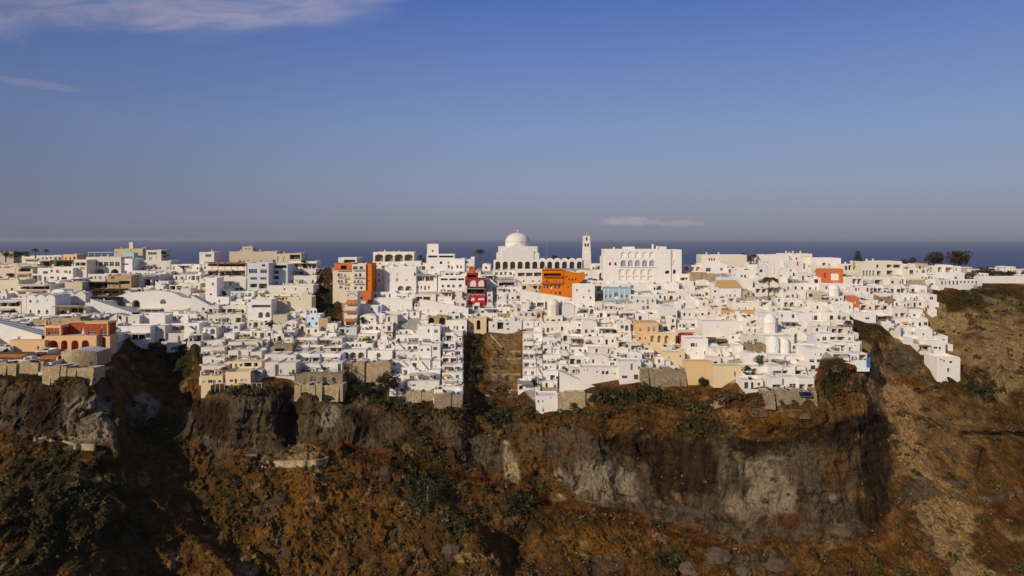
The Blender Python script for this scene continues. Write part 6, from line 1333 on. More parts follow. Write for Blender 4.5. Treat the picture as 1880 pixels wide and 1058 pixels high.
def fill_town():
    for q in ((1564, 1586, 472, 500), (1404, 1421, 516, 552), (1480, 1495, 606, 623), (876, 886, 470, 496)): RES.append((*q, gy((q[0]+q[1])/2, q[3])-1, 3))
    R = random.Random(5)
    zrow = 0; n = 0
    base0 = 500
    rows = np.arange(497, 752, 6.2)
    for ri, yb in enumerate(rows):
        x = -110+R.uniform(0, 20)
        while x < 1715:
            Yq = gy(x+14, yb); s = Yq/F
            ok = False
            for wpx in ((R.uniform(4.5, 9) if R.random() < .75 else R.uniform(9, 12))/s, R.uniform(4, 6)/s, R.uniform(2.8, 3.8)/s):
                x1 = x+wpx; mx = (x+x1)/2
                if not (inpoly(np.array(x), np.array(yb), TOWN) and inpoly(np.array(x1), np.array(yb), TOWN)): continue
                if any(a < x1 and c > x and e < yb < f for a, c, e, f in PROT): continue
                two = R.random() < .16; h = (R.uniform(5.6, 6.4) if two else R.uniform(2.9, 3.7)); yt = yb-h/s
                if yt < 478 and R.random() < .5: continue
                if yt < 466: continue
                if not rect_clear(x, x1, yt, yb, Yq, 6): continue
                if any(p[0] < x1-1 and p[1] > x+1 and abs(p[2]-yb) < 9.5/s*.35+3 for p in FILL): continue
                FILL.append((x, x1, yb, yt, Yq, h, two)); ok = True; x = x1+R.uniform(-.5, 2.2); break
            if not ok: x += 5
    R = random.Random(9)
    # keep the ones that show; label them by the nearest landmark
    groups = {}; meta = []
    for (x, x1, yb, yt, Yq, h, two) in FILL:
        mx, my = (x+x1)/2, (yb+yt)/2
        an = min(ANCH, key=lambda a: (a[0]-mx)**2+((a[1]-my)*1.3)**2); dx, dy = mx-an[0], my-an[1]
        rel = ('right of' if dx > 0 else 'left of') if abs(dx) > abs(dy)*1.2 else ('below' if dy > 0 else 'above')
        groups.setdefault((an[2], rel), []).append((math.hypot(dx, dy), len(meta))); meta.append((an[2], rel))
    rank = {}
    for k, v in groups.items():
        for r, (_, i) in enumerate(sorted(v)): rank[i] = r
    for i, (x, x1, yb, yt, Yq, h, two) in enumerate(FILL):
        mx = (x+x1)/2; s = Yq/F; w = (x1-x)*s
        leftside = max(0, min(1, (700-mx)/700))
        u = R.random()
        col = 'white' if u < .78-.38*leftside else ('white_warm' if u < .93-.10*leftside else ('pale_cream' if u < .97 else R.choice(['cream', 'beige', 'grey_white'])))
        roof = 'vault' if (w < 8 and R.random() < .16) else 'flat'
        hh = h
        d = max(4, min(7.5, h/.45))
        kinds = R.choice(['wwd', 'wwds', 'wdr', 'ddw', 'wsd', 'rrd', 'wdA', 'www', 'G'+'wd', 'rRd' if leftside > .3 else 'rwd'])
        b = MB(); L = auto_ops(w-.4, hh, 2 if two else 1, R, col, .8, kinds); 
        r = rank[i]; cname = {'white': 'white', 'white_warm': 'off-white', 'pale_cream': 'pale cream', 'cream': 'cream', 'beige': 'beige', 'grey_white': 'pale grey', 'sky_blue': 'pale blue', 'pink': 'pink', 'yellow_cream': 'yellow'}[col]
        lab = f"small {cname} {'vaulted' if roof == 'vault' else 'flat roofed'} {'two storey ' if two else ''}house, {ORD[r] if r < len(ORD) else str(r+1)+'th nearest'} {meta[i][1]} the {meta[i][0]}"
        root = thing('vaulted_house' if roof == 'vault' else ('two_storey_house' if two else 'terrace_house'), lab, 'house', P(mx, yb, Yq), math.radians(R.gauss(0, 3.5)), 'small houses stacked on the slope')
        good = body(b, w, d, hh-(.9 if roof == 'vault' else 0), L, col, roof, 1, R.choice([.25, .45, .7]), 3, rise=.45); b.obj('wall', root); fit_openings(root, good, R=R)
        RES.append((x, x1, yt, yb, Yq, d))
        ter = R.choice([0, 1.6, 2.2, 2.8, 3.4])
        if ter:
            t = MB(); terrace(t, -w/2, w/2, -ter, 0, col if R.random() < .85 else R.choice(['rubble_tan', 'rubble', 'pale_cream']), ph=R.choice([.45, .7, .9])); t.obj('terrace', root)
            deck_spot(mx, yb, Yq-ter*.55, w*.75, root.location.z)
            if R.random() < .4 and ter > 1.5 and w > 4: hb = MB(); hx = R.choice([-1, 1])*(w/2-1.1); hw_ = R.uniform(1.4, 2.2); gg = body(hb, hw_, min(ter-.3, 1.8), R.uniform(2.0, 2.5), [opening('d', -.42, .42, .03, 1.85, col)], col, 'flat', par=.15, skirt=0); ho = hb.obj('porch', root, (hx, -min(ter-.3, 1.8)-.01, 0)); fit_openings(ho, gg, R=R)
            if R.random() < .25: put(rail_mesh(w-.4, R.choice(['metal_dark', 'wood', 'frame_white'])), 'railing', root, (0, -ter+.12, .05))
            u = R.random()
            if u < .10+.22*leftside: put(awning_mesh(min(w*.8, 5), min(ter, 2.5), R.choice(['canvas_cream', 'canvas_yellow', 'canvas_cream', 'canvas_grey', 'canvas_brown', 'canvas_rose']), 2.5, .45), 'awning', root, (R.uniform(-.1, .1)*w, -.02, 0))
            elif u < .28+.25*leftside: put(pergola_mesh(min(w*.8, 6), ter-.2, R.choice(['frame_white', 'wood', 'wood_pale', 'wood_dark']), 2.45, R.choice([None, 'wood_pale', 'canvas_cream', 'canvas_white'])), 'pergola', root, (R.uniform(-.1, .1)*w, -.02, 0))
        if R.random() < .28:
            sr = R.choice([-1, 1])*min(w*.8, 4.5); put(stair_mesh(sr, min(h, 3.0), 1.1, col), 'stair', root, (-sr/2, -(ter or 0), 0))
        if R.random() < .3: c = MB(); cx, cy = R.uniform(-.35, .35)*w, R.uniform(.3, .8)*d; c.box(cx-.28, cx+.28, cy-.28, cy+.28, hh-.9, hh+R.uniform(.5, 1.1), col); c.prism((cx, cy, 0), .36, hh+.4, hh+.55, col, 6); c.obj('chimney', root)
        if R.random() < .28 and roof == 'flat': c = MB(); cx, cy = R.uniform(-.3, .3)*w, R.uniform(.4, .7)*d; c.box(cx-R.uniform(.7, 1.4), cx+R.uniform(.7, 1.4), cy-.8, cy+.8, hh-.8, hh+R.uniform(.4, 1.4), col); c.obj('roof_hut', root)
        for q in range(R.choice([0, 0, 1, 1, 2])):
            if roof == 'flat': clutter(root, R.uniform(-.4, .4)*w, R.uniform(.3, .8)*d, hh-.45, R)
        if R.random() < .15 and roof == 'flat': c = MB(); cx = R.uniform(-.3, .3)*w; c.bar((cx-.7, d*.5, hh+.35), (cx+.7, d*.5, hh+.35), .28, 'metal_pale', 8); c.poly([(cx-.6, d*.5-1.0, hh-.3), (cx+.6, d*.5-1.0, hh-.3), (cx+.6, d*.5-.2, hh+.35), (cx-.6, d*.5-.2, hh+.35)], 'solar'); c.bar((cx, d*.5, hh-.5), (cx, d*.5, hh+.2), .06, 'metal_pale'); c.obj('water_heater', root)
    print('FILL', len(FILL))
fill_town()

# ------------------------------------------------------------------ walls, paths and stairs that follow the ground
def ribbon(name, label, cat, pts, hpx, mat, thick=.6, lift=0.0, steps=False, width=0.0, group=None):
    """a wall (or a stepped path between walls) laid along photograph points on the ground"""
    W3 = []
    for (x0, y0), (x1, y1) in zip(pts[:-1], pts[1:]):
        n = max(2, int(math.hypot(x1-x0, y1-y0)/5))
        for k in range(n): W3.append(P(x0+(x1-x0)*k/n, y0+(y1-y0)*k/n, gy(x0+(x1-x0)*k/n, y0+(y1-y0)*k/n)))
    W3.append(P(*pts[-1], gy(*pts[-1])))
    o0 = W3[0].copy(); root = thing(name, label, cat, o0, 0, group); Q = [p-o0 for p in W3]; b = MB()
    for k, (p, q) in enumerate(zip(Q[:-1], Q[1:])):
        h1 = hpx*(p+o0).y/F+lift
        for off in ((0.0,) if not steps else (0.0, width)):
            a, c = p+Vector((0, off, 0)), q+Vector((0, off, 0)); dn = 2.5
            b.poly([(a.x, a.y, a.z-dn), (c.x, c.y, c.z-dn), (c.x, c.y, c.z+h1), (a.x, a.y, a.z+h1)], mat); b.poly([(c.x, c.y+thick, c.z-dn), (a.x, a.y+thick, a.z-dn), (a.x, a.y+thick, a.z+h1), (c.x, c.y+thick, c.z+h1)], mat)
            b.poly([(a.x, a.y, a.z+h1), (c.x, c.y, c.z+h1), (c.x, c.y+thick, c.z+h1), (a.x, a.y+thick, a.z+h1)], mat)
        if steps:
            for j in range(4): f0, f1 = j/4, (j+1)/4; a, c = p.lerp(q, f0), p.lerp(q, f1); zz = max(a.z, c.z); b.poly([(a.x, a.y+thick, zz), (c.x, c.y+thick, zz), (c.x, c.y+width, zz), (a.x, a.y+width, zz)], 'paving')
    a, c = Q[0], Q[-1]
    for p, h1 in ((a, hpx*o0.y/F), (c, hpx*o0.y/F)): b.poly([(p.x, p.y, p.z-2.5), (p.x, p.y+thick, p.z-2.5), (p.x, p.y+thick, p.z+h1), (p.x, p.y, p.z+h1)], mat)
    b.obj('wall', root); return root
ribbon('stairway', 'white walled stairway climbing beside the green ravine', 'stairs', [(569, 540), (580, 520), (596, 492)], 3.5, 'white', .5, 0, True, 2.5)
ribbon('stairway', 'white stairway running down between the peach wall and arches', 'stairs', [(422, 548), (445, 562), (462, 590)], 3, 'white', .4, 0, True, 2.2)
ribbon('stairway', 'white stairway below the three storey shutters', 'stairs', [(745, 575), (756, 556), (764, 540)], 3, 'white', .4, 0, True, 2.2)
ribbon('stairway', 'tan zigzag stair at the head of the middle ravine', 'stairs', [(900, 616), (922, 640), (921, 652), (900, 662)], 3, 'rubble_tan', .5, 0, True, 2.0)
ribbon('dry_stone_wall', 'upper dry stone terrace wall in the middle ravine', 'wall', [(896, 676), (957, 675)], 5, 'rubble_dark', .8)
ribbon('dry_stone_wall', 'lower dry stone terrace wall in the middle ravine', 'wall', [(892, 706), (955, 705)], 6, 'rubble_dark', .8)
ribbon('dry_stone_wall', 'thin dry stone wall at the foot of the middle ravine', 'wall', [(890, 732), (952, 730)], 3, 'rubble_dark', .8)
for yy, xa, xb, lab in ((648, 924, 957, 'highest'), (661, 900, 957, 'second highest'), (690, 892, 956, 'middle'), (719, 890, 953, 'second lowest')): ribbon('dry_stone_wall', f'thin brown dry stone terrace wall in the middle ravine, {lab}', 'wall', [(xa, yy), (xb, yy-1)], 3, 'rubble', .6)
ribbon('dry_stone_wall', 'short tan wall high in the middle ravine', 'wall', [(858, 676), (886, 674)], 3, 'rubble_dark', .8)
ribbon('terrace_wall', 'pale curved retaining wall holding a debris cone on the slope', 'wall', [(474, 858), (500, 859), (560, 858), (590, 855), (602, 850)], 11, 'rubble_tan', 1.2)
ribbon('terrace_wall', 'thin rail wall left of the debris cone', 'wall', [(450, 838), (476, 837)], 3, 'rubble', .6)
ribbon('masonry_wall', 'short tan masonry wall under the left cliff', 'wall', [(134, 826), (172, 828)], 11, 'rubble_tan', 1.2)
ribbon('masonry_wall', 'low broken masonry wall along the foot of left cliff', 'wall', [(60, 802), (100, 808), (134, 818)], 4, 'rubble_tan', 1.0)
ribbon('path_wall', 'curved orange earth wall at the far right edge', 'wall', [(1800, 918), (1822, 922), (1848, 916), (1872, 908)], 7, 'rubble_dark', 1.2)
ribbon('path_wall', 'straight dark path wall at the far right', 'wall', [(1768, 800), (1900, 803)], 4, 'rubble_dark', 1.2)
ribbon('dry_stone_wall', 'long dry stone terrace wall below the solar panels', 'wall', [(1340, 752), (1420, 752), (1490, 756)], 3, 'rubble_dark', .8)
ribbon('dry_stone_wall', 'pale field wall below the yellow cream slope house', 'wall', [(1300, 742), (1345, 728), (1372, 720)], 3, 'rubble', .8)
ribbon('lava_wall', 'rubble wall running down the right spur', 'wall', [(1700, 664), (1712, 672), (1726, 684)], 4, 'rubble', .8)
ribbon('walkway_parapet', 'white posted walkway parapet below the bastion', 'wall', [(80, 672), (130, 673), (172, 672)], 3, 'rubble_tan', .4)
def cliff_fence():
    Y = gy(425, 708); s = Y/F; root = thing('railing', 'white railing along the cliff edge under the yellow cream houses', 'railing', P(425, 709, Y-2.5))
    for k in range(14): b = MB(); x = (-55+k*8.4)*s; b.box(x-.06, x+.06, -.06, .06, -2, 1.1, 'frame_white'); b.obj('post', root)
    b = MB(); b.box(-55.5*s, 55*s, -.04, .04, 1.1, 1.2, 'frame_white'); b.obj('rail', root)
cliff_fence()

# ------------------------------------------------------------------ plants
def leaf_mesh(name, clumps, n, size, mats, seed, squash=.8):
    """many small leaf faces spread through ellipsoid clumps (x, y, z, r)"""
    rs = np.random.RandomState(seed); V = []; 
    for (cx, cy, cz, r) in clumps:
        d = rs.normal(size=(n, 3)); d /= np.linalg.norm(d, axis=1)[:, None]; rad = r*(rs.uniform(.25, 1.0, n)**.45)
        c = d*rad[:, None]*np.array([1, 1, squash])+np.array([cx, cy, cz])
        a = rs.normal(size=(n, 3)); a /= np.linalg.norm(a, axis=1)[:, None]; t = np.cross(a, d+rs.normal(size=(n, 3))*.6); t /= np.linalg.norm(t, axis=1)[:, None]+1e-6
        sz = size*rs.uniform(.6, 1.4, n)[:, None]
        V.append(np.stack([c-a*sz-t*sz*.5, c+a*sz-t*sz*.5, c+a*sz*.6+t*sz*.6, c-a*sz*.6+t*sz*.6], 1).reshape(-1, 3))
    V = np.concatenate(V); q = np.arange(len(V)).reshape(-1, 4); me = mesh_np(name, V, q); me.materials.append(M[mats]); return me
def tree(name, label, px, pyb, pyt, wpx, mat, seed, kind='round', Y=None, group=None, cat='tree', trunk='bark'):
    Y = Y or gy(px, pyb); s = Y/F; h = (pyb-pyt)*s; w = wpx*s; R = random.Random(seed); root = thing(name, label, cat, P(px, pyb, Y), 0, group); b = MB()
    cl = []
    if kind == 'pine':
        b.bar((0, 0, -.5), (0, 0, h), .25, trunk, 6, .05)
        nl = 11
        for k in range(nl):
            z = h*(.18+.78*k/nl); rr = w/2*(1.0-.72*(k/nl)**1.3)
            for j in range(7):
                a = j*2*math.pi/7+k*.5; e = (math.cos(a)*rr, math.sin(a)*rr, z+rr*.25); b.bar((0, 0, z), e, .05, trunk, 3, .02)
                for f in (.45, .75, 1.0): cl.append((e[0]*f, e[1]*f, z+rr*.25*f, rr*.2))
        me = leaf_mesh('crown', cl, 10, .22, mat, seed, .7)
    else:
        th = h*(.35 if kind == 'round' else .5); b.bar((0, 0, -1), (R.uniform(-.1, .1)*w, 0, th), h*.035+.08, trunk, 7, h*.025+.05)
        nc = 9 if kind == 'round' else (12 if kind == 'bush' else 22)
        if kind == 'bush': th = h*.12
        for k in range(nc):
            a = R.uniform(0, 6.28); rr = w/2*math.sqrt(R.random())*.78; z = h*R.uniform(.45, .9) if kind == 'round' else h*(.50+.42*R.random()); r = w*R.uniform(.16, .25)
            if kind == 'bush': z = h*R.uniform(.08, .75)*(1-.6*(rr/(w/2))**2)
            if kind == 'spread': rr *= .55+.6*(z/h)
            c = (rr*math.cos(a), rr*math.sin(a)*.8, z); cl.append((*c, r)); b.bar((0, 0, th*.9), (c[0]*.9, c[1]*.9, c[2]), .10, trunk, 4, .03)
        me = leaf_mesh('crown', cl, 70, max(.16, w*.03), mat, seed)
    b.obj('trunk', root); put(me, 'crown', root, (0, 0, 0)); return root
def palm(label, px, pyb, pyc, rpx, seed, mat='leaf_palm', lean=0.0, Y=None):
    Y = Y or gy(px, pyb); s = Y/F; h = (pyb-pyc)*s; r = rpx*s; R = random.Random(seed); root = thing('palm_tree', label, 'palm', P(px, pyb, Y)); b = MB(); n = 8; prev = Vector((0, 0, -.6))
    for k in range(1, n+1): f = k/n; q = Vector((lean*h*(f**1.6-.0), 0, h*f)); b.bar(prev, q, .30-.10*f if h > 4 else .22, 'bark', 7, .28-.10*f if h > 4 else .2); prev = q
    b.obj('trunk', root); top = prev; c = MB()
    for k in range(30):
        a = R.uniform(0, 6.28); up = R.uniform(-.25, 1.0); L = r*R.uniform(.85, 1.15); m = 6; pts = []
        for j in range(m+1):
            f = j/m; pts.append(top+Vector((math.cos(a)*L*f*(1-.15*max(up, 0)), math.sin(a)*L*f*(1-.15*max(up, 0)), L*(up*.55*f-.75*f*f)+.1)))
        side = Vector((-math.sin(a), math.cos(a), 0))
        for j in range(m):
            p, q = pts[j], pts[j+1]; wd = L*.22*math.sin(math.pi*min(.95, .15+(j+.5)/m*.85)); dr = Vector((0, 0, -wd*.55))
            for sg in (1, -1): 
                for g in (0, .5): a1, a2 = p.lerp(q, g), p.lerp(q, g+.34); o = side*wd*sg+dr; c.poly([tuple(a1), tuple(a2), tuple(a2+o), tuple(a1+o*1.0)], mat)
    for k in range(14): a = R.uniform(0, 6.28); c.poly([tuple(top), tuple(top+Vector((math.cos(a)*.3, math.sin(a)*.3, -.1))), tuple(top+Vector((math.cos(a)*.45, math.sin(a)*.45, -r*.45))), tuple(top+Vector((math.cos(a+.4)*.3, math.sin(a+.4)*.3, -r*.4)))], 'bark')
    c.obj('fronds', root); return root
palm('tall palm with bare trunk left of the cathedral', 881, 495, 460, 11, 1)
palm('tall leaning palm with bare trunk in the right cluster', 1411, 551, 511, 17, 2, lean=.05)
palm('short palm on a white terrace at lower right', 1487, 622, 604, 12, 3)
palm('small dark palm on the left skyline, left of the pair', 65, 474, 458, 7, 4, 'leaf_dark')
palm('small dark palm on the left skyline, right of the pair', 84, 474, 459, 6, 5, 'leaf_dark')
palm('palm crown showing over the arcade near the flagpole', 1018, 482, 470, 7, 6, 'leaf_dark', Y=372)
palm('palm crown showing over the arcade near the bell tower', 1044, 482, 473, 7, 7, 'leaf_dark', Y=372)
palm('palm beside the yellow cream cliff house', 411, 705, 675, 8, 8)
palm('small palm right of the yellow cream cliff house', 468, 705, 681, 9, 9)
palm('dry brown palm on the right slope', 1557, 612, 590, 9, 10, 'leaf_brown')
palm('low spreading palm below the cream domed chapel', 1018, 606, 594, 11, 11, 'leaf_brown')
palm('reddish skyline palm beside the cream block', 1384, 489, 468, 9, 12, 'leaf_palm')
palm('small palm on the terrace left of the white arches', 413, 556, 549, 6, 13)
palm('palm at the white arched gate, left one', 1092, 524, 513, 6, 14); palm('palm at the white arched gate, right one', 1104, 524, 512, 6, 15)
tree('eucalyptus_tree', 'broad brown eucalyptus left of the pair behind the apart hotel', 1716, 500, 464, 36, 'leaf_brown', 21, 'spread', Y=345)
tree('eucalyptus_tree', 'broad brown eucalyptus right of the pair behind the apart hotel', 1760, 504, 463, 42, 'leaf_brown', 22, 'spread', Y=348)
tree('eucalyptus_tree', 'low brown tree behind the blue domed chapel', 1666, 502, 475, 30, 'leaf_brown', 23, 'spread', Y=360)
tree('norfolk_pine', 'tall narrow pine left of the cream pilaster hotel', 1575, 499, 458, 17, 'leaf_pine', 24, 'pine', cat='pine')
tree('round_tree', 'dark round tree on the skyline left of the cube tower', 774, 490, 468, 16, 'leaf_dark', 25, Y=375)
tree('round_tree', 'dark round tree beside the white cube at left skyline', 303, 480, 461, 13, 'leaf_dark', 26)
for k, (x, w) in enumerate(((10, 20), (30, 22), (47, 18))): tree('skyline_tree', f'dark bushy tree on the left skyline, {["first", "second", "third"][k]} from the left edge', x, 478, 462, w, 'leaf_dark', 30+k, group='trees on the left skyline')
tree('round_tree', 'small round tree behind the cream skyline block', 1366, 487, 463, 9, 'leaf_dark', 35, Y=360)
tree('round_tree', 'green tree beside the reddish skyline palm', 1378, 490, 470, 12, 'leaf_green', 36)
tree('cliff_tree', 'dark spreading tree at the cliff edge by the stone garden wall', 712, 738, 682, 46, 'leaf_dark', 37, 'spread')
tree('cliff_tree', 'dark tree left of the stone garden wall', 640, 712, 660, 26, 'leaf_dark', 38)
tree('cliff_tree', 'low dark tree over the cliff garden', 665, 735, 700, 40, 'leaf_dark', 39)
tree('fig_tree', 'light green fig tree left of the bright three tier hotel', 1394, 678, 652, 26, 'leaf_green', 40)
tree('fig_tree', 'light green fig tree below the pale ochre wall', 1372, 694, 672, 24, 'leaf_green', 41)
tree('umbrella_tree', 'small dark flat topped tree under the high orange wall', 1291, 712, 695, 22, 'leaf_dark', 42, 'spread')
tree('round_tree', 'dark clipped round tree on the vaulted house terrace', 667, 600, 581, 13, 'leaf_dark', 43)
tree('round_tree', 'dark tall bush between the beige cubes and white arches', 494, 606, 586, 14, 'leaf_dark', 44)
tree('round_tree', 'dark bush beside the dark tent roofed house', 981, 718, 694, 15, 'leaf_dark', 45)
tree('round_tree', 'brown skyline tree right of the beige shaded terrace', 557, 496, 478, 10, 'leaf_dark', 46)
tree('hedge_tree', 'green bush row under the apart hotel', 1795, 536, 522, 26, 'leaf_green', 47, cat='bush', kind='bush')
tree('hedge_tree', 'green bush on the slope between the right houses', 1447, 575, 563, 20, 'leaf_green', 48, cat='bush', kind='bush'); tree('hedge_tree', 'olive bush right of the slope bush between houses', 1462, 583, 574, 18, 'leaf_green', 49, cat='bush', kind='bush')
tree('hedge_tree', 'dark green thicket on the far right slope', 1790, 728, 694, 34, 'leaf_dark', 50, cat='bush', kind='bush'); tree('hedge_tree', 'dark green thicket right of the first on the far right slope', 1812, 742, 712, 28, 'leaf_dark', 51, cat='bush', kind='bush')
tree('hedge_tree', 'dark round shrub on the lower middle slope', 974, 925, 892, 30, 'leaf_dark', 52, cat='bush', kind='bush'); tree('hedge_tree', 'large dark shrub in the middle of the slope', 785, 935, 850, 70, 'leaf_dark', 53, cat='bush', kind='bush'); tree('hedge_tree', 'dark shrub above the large one in the middle slope', 752, 850, 812, 40, 'leaf_dark', 54, cat='bush', kind='bush')
tree('flower_bush', 'red flowering bush below the blue panel', 1560, 680, 667, 13, 'flower', 55, cat='bush', kind='bush')
tree('flower_bush', 'red flowering bush right of the three tier hotel', 1508, 680, 669, 12, 'flower', 56, cat='bush', kind='bush')

def scatter():
    rs = np.random.RandomState(3); pxs, pys, Yg, PYc, green, rock, nat = GRID
    def samp(arr, px, py):
        j = np.clip(np.searchsorted(pxs, px), 0, len(pxs)-1); r = RIDGE(px); rowpos = 470+(py-r)*(1100-470)/(1100-r); i = np.clip(np.searchsorted(pys, rowpos), 0, arr.shape[0]-1); return arr[i, j]
    # scrub
    N = 150000; px = rs.uniform(-60, 1940, N); py = rs.uniform(488, 1098, N); ok = py > RIDGE(px)+1; px, py = px[ok], py[ok]
    g = samp(green, px, py); rk = samp(rock, px, py); nt = np.maximum(samp(nat, px, py), sstep(0, 6, polydist(px, py, GULL1)))
    bigwall = sstep(0, 10, polydist(px, py, BIGWALL))
    tuft = sstep(-.15, .35, fbm(px/34, py/26, px*0, 4)); tuft2 = sstep(-.1, .3, fbm(px/90+5, py/60, px*0+3, 3))
    dens = nt*(.06+.27*tuft*tuft2+.10*tuft+.45*g*(.3+.7*tuft))*(1-.93*np.maximum(rk, bigwall))*np.where(px > 1620, .5, 1.0)*np.where(px < 480, 1.1, 1.0)
    keep = rs.uniform(size=len(px)) < dens; px, py, g = px[keep], py[keep], g[keep]
    for box in RES:
        m = (px > box[0]) & (px < box[1]) & (py > box[2]) & (py < box[3]); px, py, g = px[~m], py[~m], g[~m]
    Y = samp(Yg, px, py); n = len(px); X = (px-940)*Y/F; Z = HC-(py-EYE)*Y/F
    r = .22+.30*rs.exponential(.8, n); r = np.minimum(r, 1.5)*(1+.3*g*rs.uniform(size=n))*np.where(px < 420, .72, 1.0); k = 12
    d = rs.normal(size=(n, k, 3)); d /= np.linalg.norm(d, axis=2)[..., None]; d[..., 2] = np.abs(d[..., 2])*.9
    c = d*(r[:, None]*rs.uniform(.4, 1, (n, k)))[..., None]+np.stack([X, Y-.05, Z-.08], -1)[:, None]
    a = rs.normal(size=(n, k, 3)); a /= np.linalg.norm(a, axis=2)[..., None]; t = np.cross(a, d); t /= np.linalg.norm(t, axis=2)[..., None]+1e-6
    sz = (r[:, None]*rs.uniform(.28, .55, (n, k)))[..., None]
    V = np.stack([c-a*sz-t*sz*.5, c+a*sz-t*sz*.5, c+a*sz*.6+t*sz*.6, c-a*sz*.6+t*sz*.6], 2).reshape(-1, 3)
    me = mesh_np('scrub', V, np.arange(len(V)).reshape(-1, 4))
    pal = np.array([[.10, .070, .020], [.15, .095, .026], [.19, .095, .024], [.080, .045, .018], [.23, .16, .065], [.060, .055, .016], [.12, .085, .03]]); palg = np.array([[.046, .044, .011], [.066, .060, .015], [.095, .080, .022], [.036, .034, .010], [.14, .11, .05]])
    ci = pal[rs.randint(0, len(pal), n)]; cg = palg[rs.randint(0, len(palg), n)]; usg = rs.uniform(size=n) < np.clip(g*1.1+.10+.25*(px < 450), 0, 1); col = np.where(usg[:, None], cg, ci)*rs.uniform(.7, 1.3, n)[:, None]
    col = np.concatenate([col, np.ones((n, 1))], 1); col = np.repeat(col, k*4, axis=0); at = me.attributes.new('tint', 'FLOAT_COLOR', 'POINT'); at.data.foreach_set('color', col.reshape(-1).astype(np.float32))
    me.materials.append(M['scrub']); o = bpy.data.objects.new('scrub', me); COL.objects.link(o); o['kind'] = 'stuff'; tag(o, 'dry brown and olive scrub covering the slopes', 'scrub')
    print('SCRUB', n)
    # larger rounded shrubs
    N = 30000; px = rs.uniform(-40, 1920, N); py = rs.uniform(500, 1095, N); ok = py > RIDGE(px)+6; px, py = px[ok], py[ok]; g = samp(green, px, py); rk = np.maximum(samp(rock, px, py), sstep(0, 10, polydist(px, py, BIGWALL))); nt = np.maximum(samp(nat, px, py), sstep(2, 8, polydist(px, py, GULL1)))
    band = np.exp(-((py-BOT(px)-14)/12)**2)*((px > 225) & (px < 1420)); mid = gau(px, py, 800, 810, 190, 110)+.7*gau(px, py, 430, 890, 110, 80)+.6*gau(px, py, 60, 720, 130, 24)+.5*gau(px, py, 1130, 740, 90, 26)+.5*gau(px, py, 1760, 600, 80, 60)+.9*gau(px, py, 905, 690, 40, 70)
    sp = sstep(-.1, .35, fbm(px/30+7, py/24, px*0+1, 3)); dens = nt*(.015+.17*mid*sp+.30*band+.16*g*sp)*(1-.95*rk); keep = rs.uniform(size=len(px)) < dens; px, py, g, mid = px[keep], py[keep], g[keep], mid[keep]
    for box in RES:
        m = (px > box[0]-2) & (px < box[1]+2) & (py > box[2]-2) & (py < box[3]+3); px, py, g, mid = px[~m], py[~m], g[~m], mid[~m]
    Y = samp(Yg, px, py); n2 = len(px); k2 = 70; r2 = rs.uniform(.8, 2.3, n2)*np.where(np.abs(py-BOT(px)-10) < 14, 1.25, 1.0)*np.where((px < 420) & (py > 780), .6, 1.0); d = rs.normal(size=(n2, k2, 3)); d /= np.linalg.norm(d, axis=2)[..., None]; d[..., 2] = np.abs(d[..., 2])
    lump = 1+.25*np.sin(d[..., 0]*4+px[:, None])*np.sin(d[..., 2]*5+py[:, None]); c = d*(r2[:, None]*lump*rs.uniform(.55, 1, (n2, k2))**.5)[..., None]*np.array([1, 1, .75])+np.stack([(px-940)*Y/F, Y, HC-(py-EYE)*Y/F-.2], -1)[:, None]
    a = rs.normal(size=(n2, k2, 3)); a /= np.linalg.norm(a, axis=2)[..., None]; t = np.cross(a, d+rs.normal(size=d.shape)*.5); t /= np.linalg.norm(t, axis=2)[..., None]+1e-6; sz = (r2[:, None]*rs.uniform(.10, .22, (n2, k2)))[..., None]
    V2 = np.stack([c-a*sz-t*sz*.6, c+a*sz-t*sz*.6, c+a*sz*.7+t*sz*.7, c-a*sz*.7+t*sz*.7], 2).reshape(-1, 3); me = mesh_np('shrubs', V2, np.arange(len(V2)).reshape(-1, 4))
    pb = np.array([[.13, .080, .030], [.10, .072, .026], [.16, .085, .028], [.085, .075, .022], [.12, .095, .045]]); pg2 = np.array([[.046, .046, .012], [.070, .062, .017], [.095, .078, .022]]); col = np.where((rs.uniform(size=n2) < np.clip(.22+g, 0, .95))[:, None], pg2[rs.randint(0, 3, n2)], pb[rs.randint(0, 5, n2)])*rs.uniform(.7, 1.25, n2)[:, None]
    col = np.repeat(np.concatenate([col, np.ones((n2, 1))], 1), k2*4, axis=0)*np.repeat(rs.uniform(.7, 1.3, n2*k2), 4)[:, None]; at = me.attributes.new('tint', 'FLOAT_COLOR', 'POINT'); at.data.foreach_set('color', col.reshape(-1).astype(np.float32)); me.materials.append(M['scrub']); o = bpy.data.objects.new('shrubs', me); COL.objects.link(o); o['kind'] = 'stuff'; tag(o, 'rounded brown and olive shrubs massed along the cliff', 'shrubs')
    print('SHRUBS', n2)
    # loose stones
    N = 9000; px = rs.uniform(-40, 1930, N); py = rs.uniform(520, 1095, N); nt = samp(nat, px, py); tr = np.exp(-(pdist(px, py, [(1620, 690), (1650, 770), (1700, 880), (1750, 1000), (1780, 1090)])/45)**2)+gau(px, py, 540, 835, 40, 18)+.6*gau(px, py, 1560, 1040, 120, 40)+.5*gau(px, py, 1100, 1020, 60, 40)+.7*gau(px, py, 1000, 800, 40, 12)+.6*gau(px, py, 1400, 735, 90, 14)
    keep = (rs.uniform(size=N) < nt*(.10+.8*tr)) & (py > RIDGE(px)+3); px, py = px[keep], py[keep]; Y = samp(Yg, px, py); n = len(px); base = np.array([[1, 0, -.3], [0, 1, -.3], [-1, 0, -.3], [0, -1, -.3], [.2, .1, .8]])
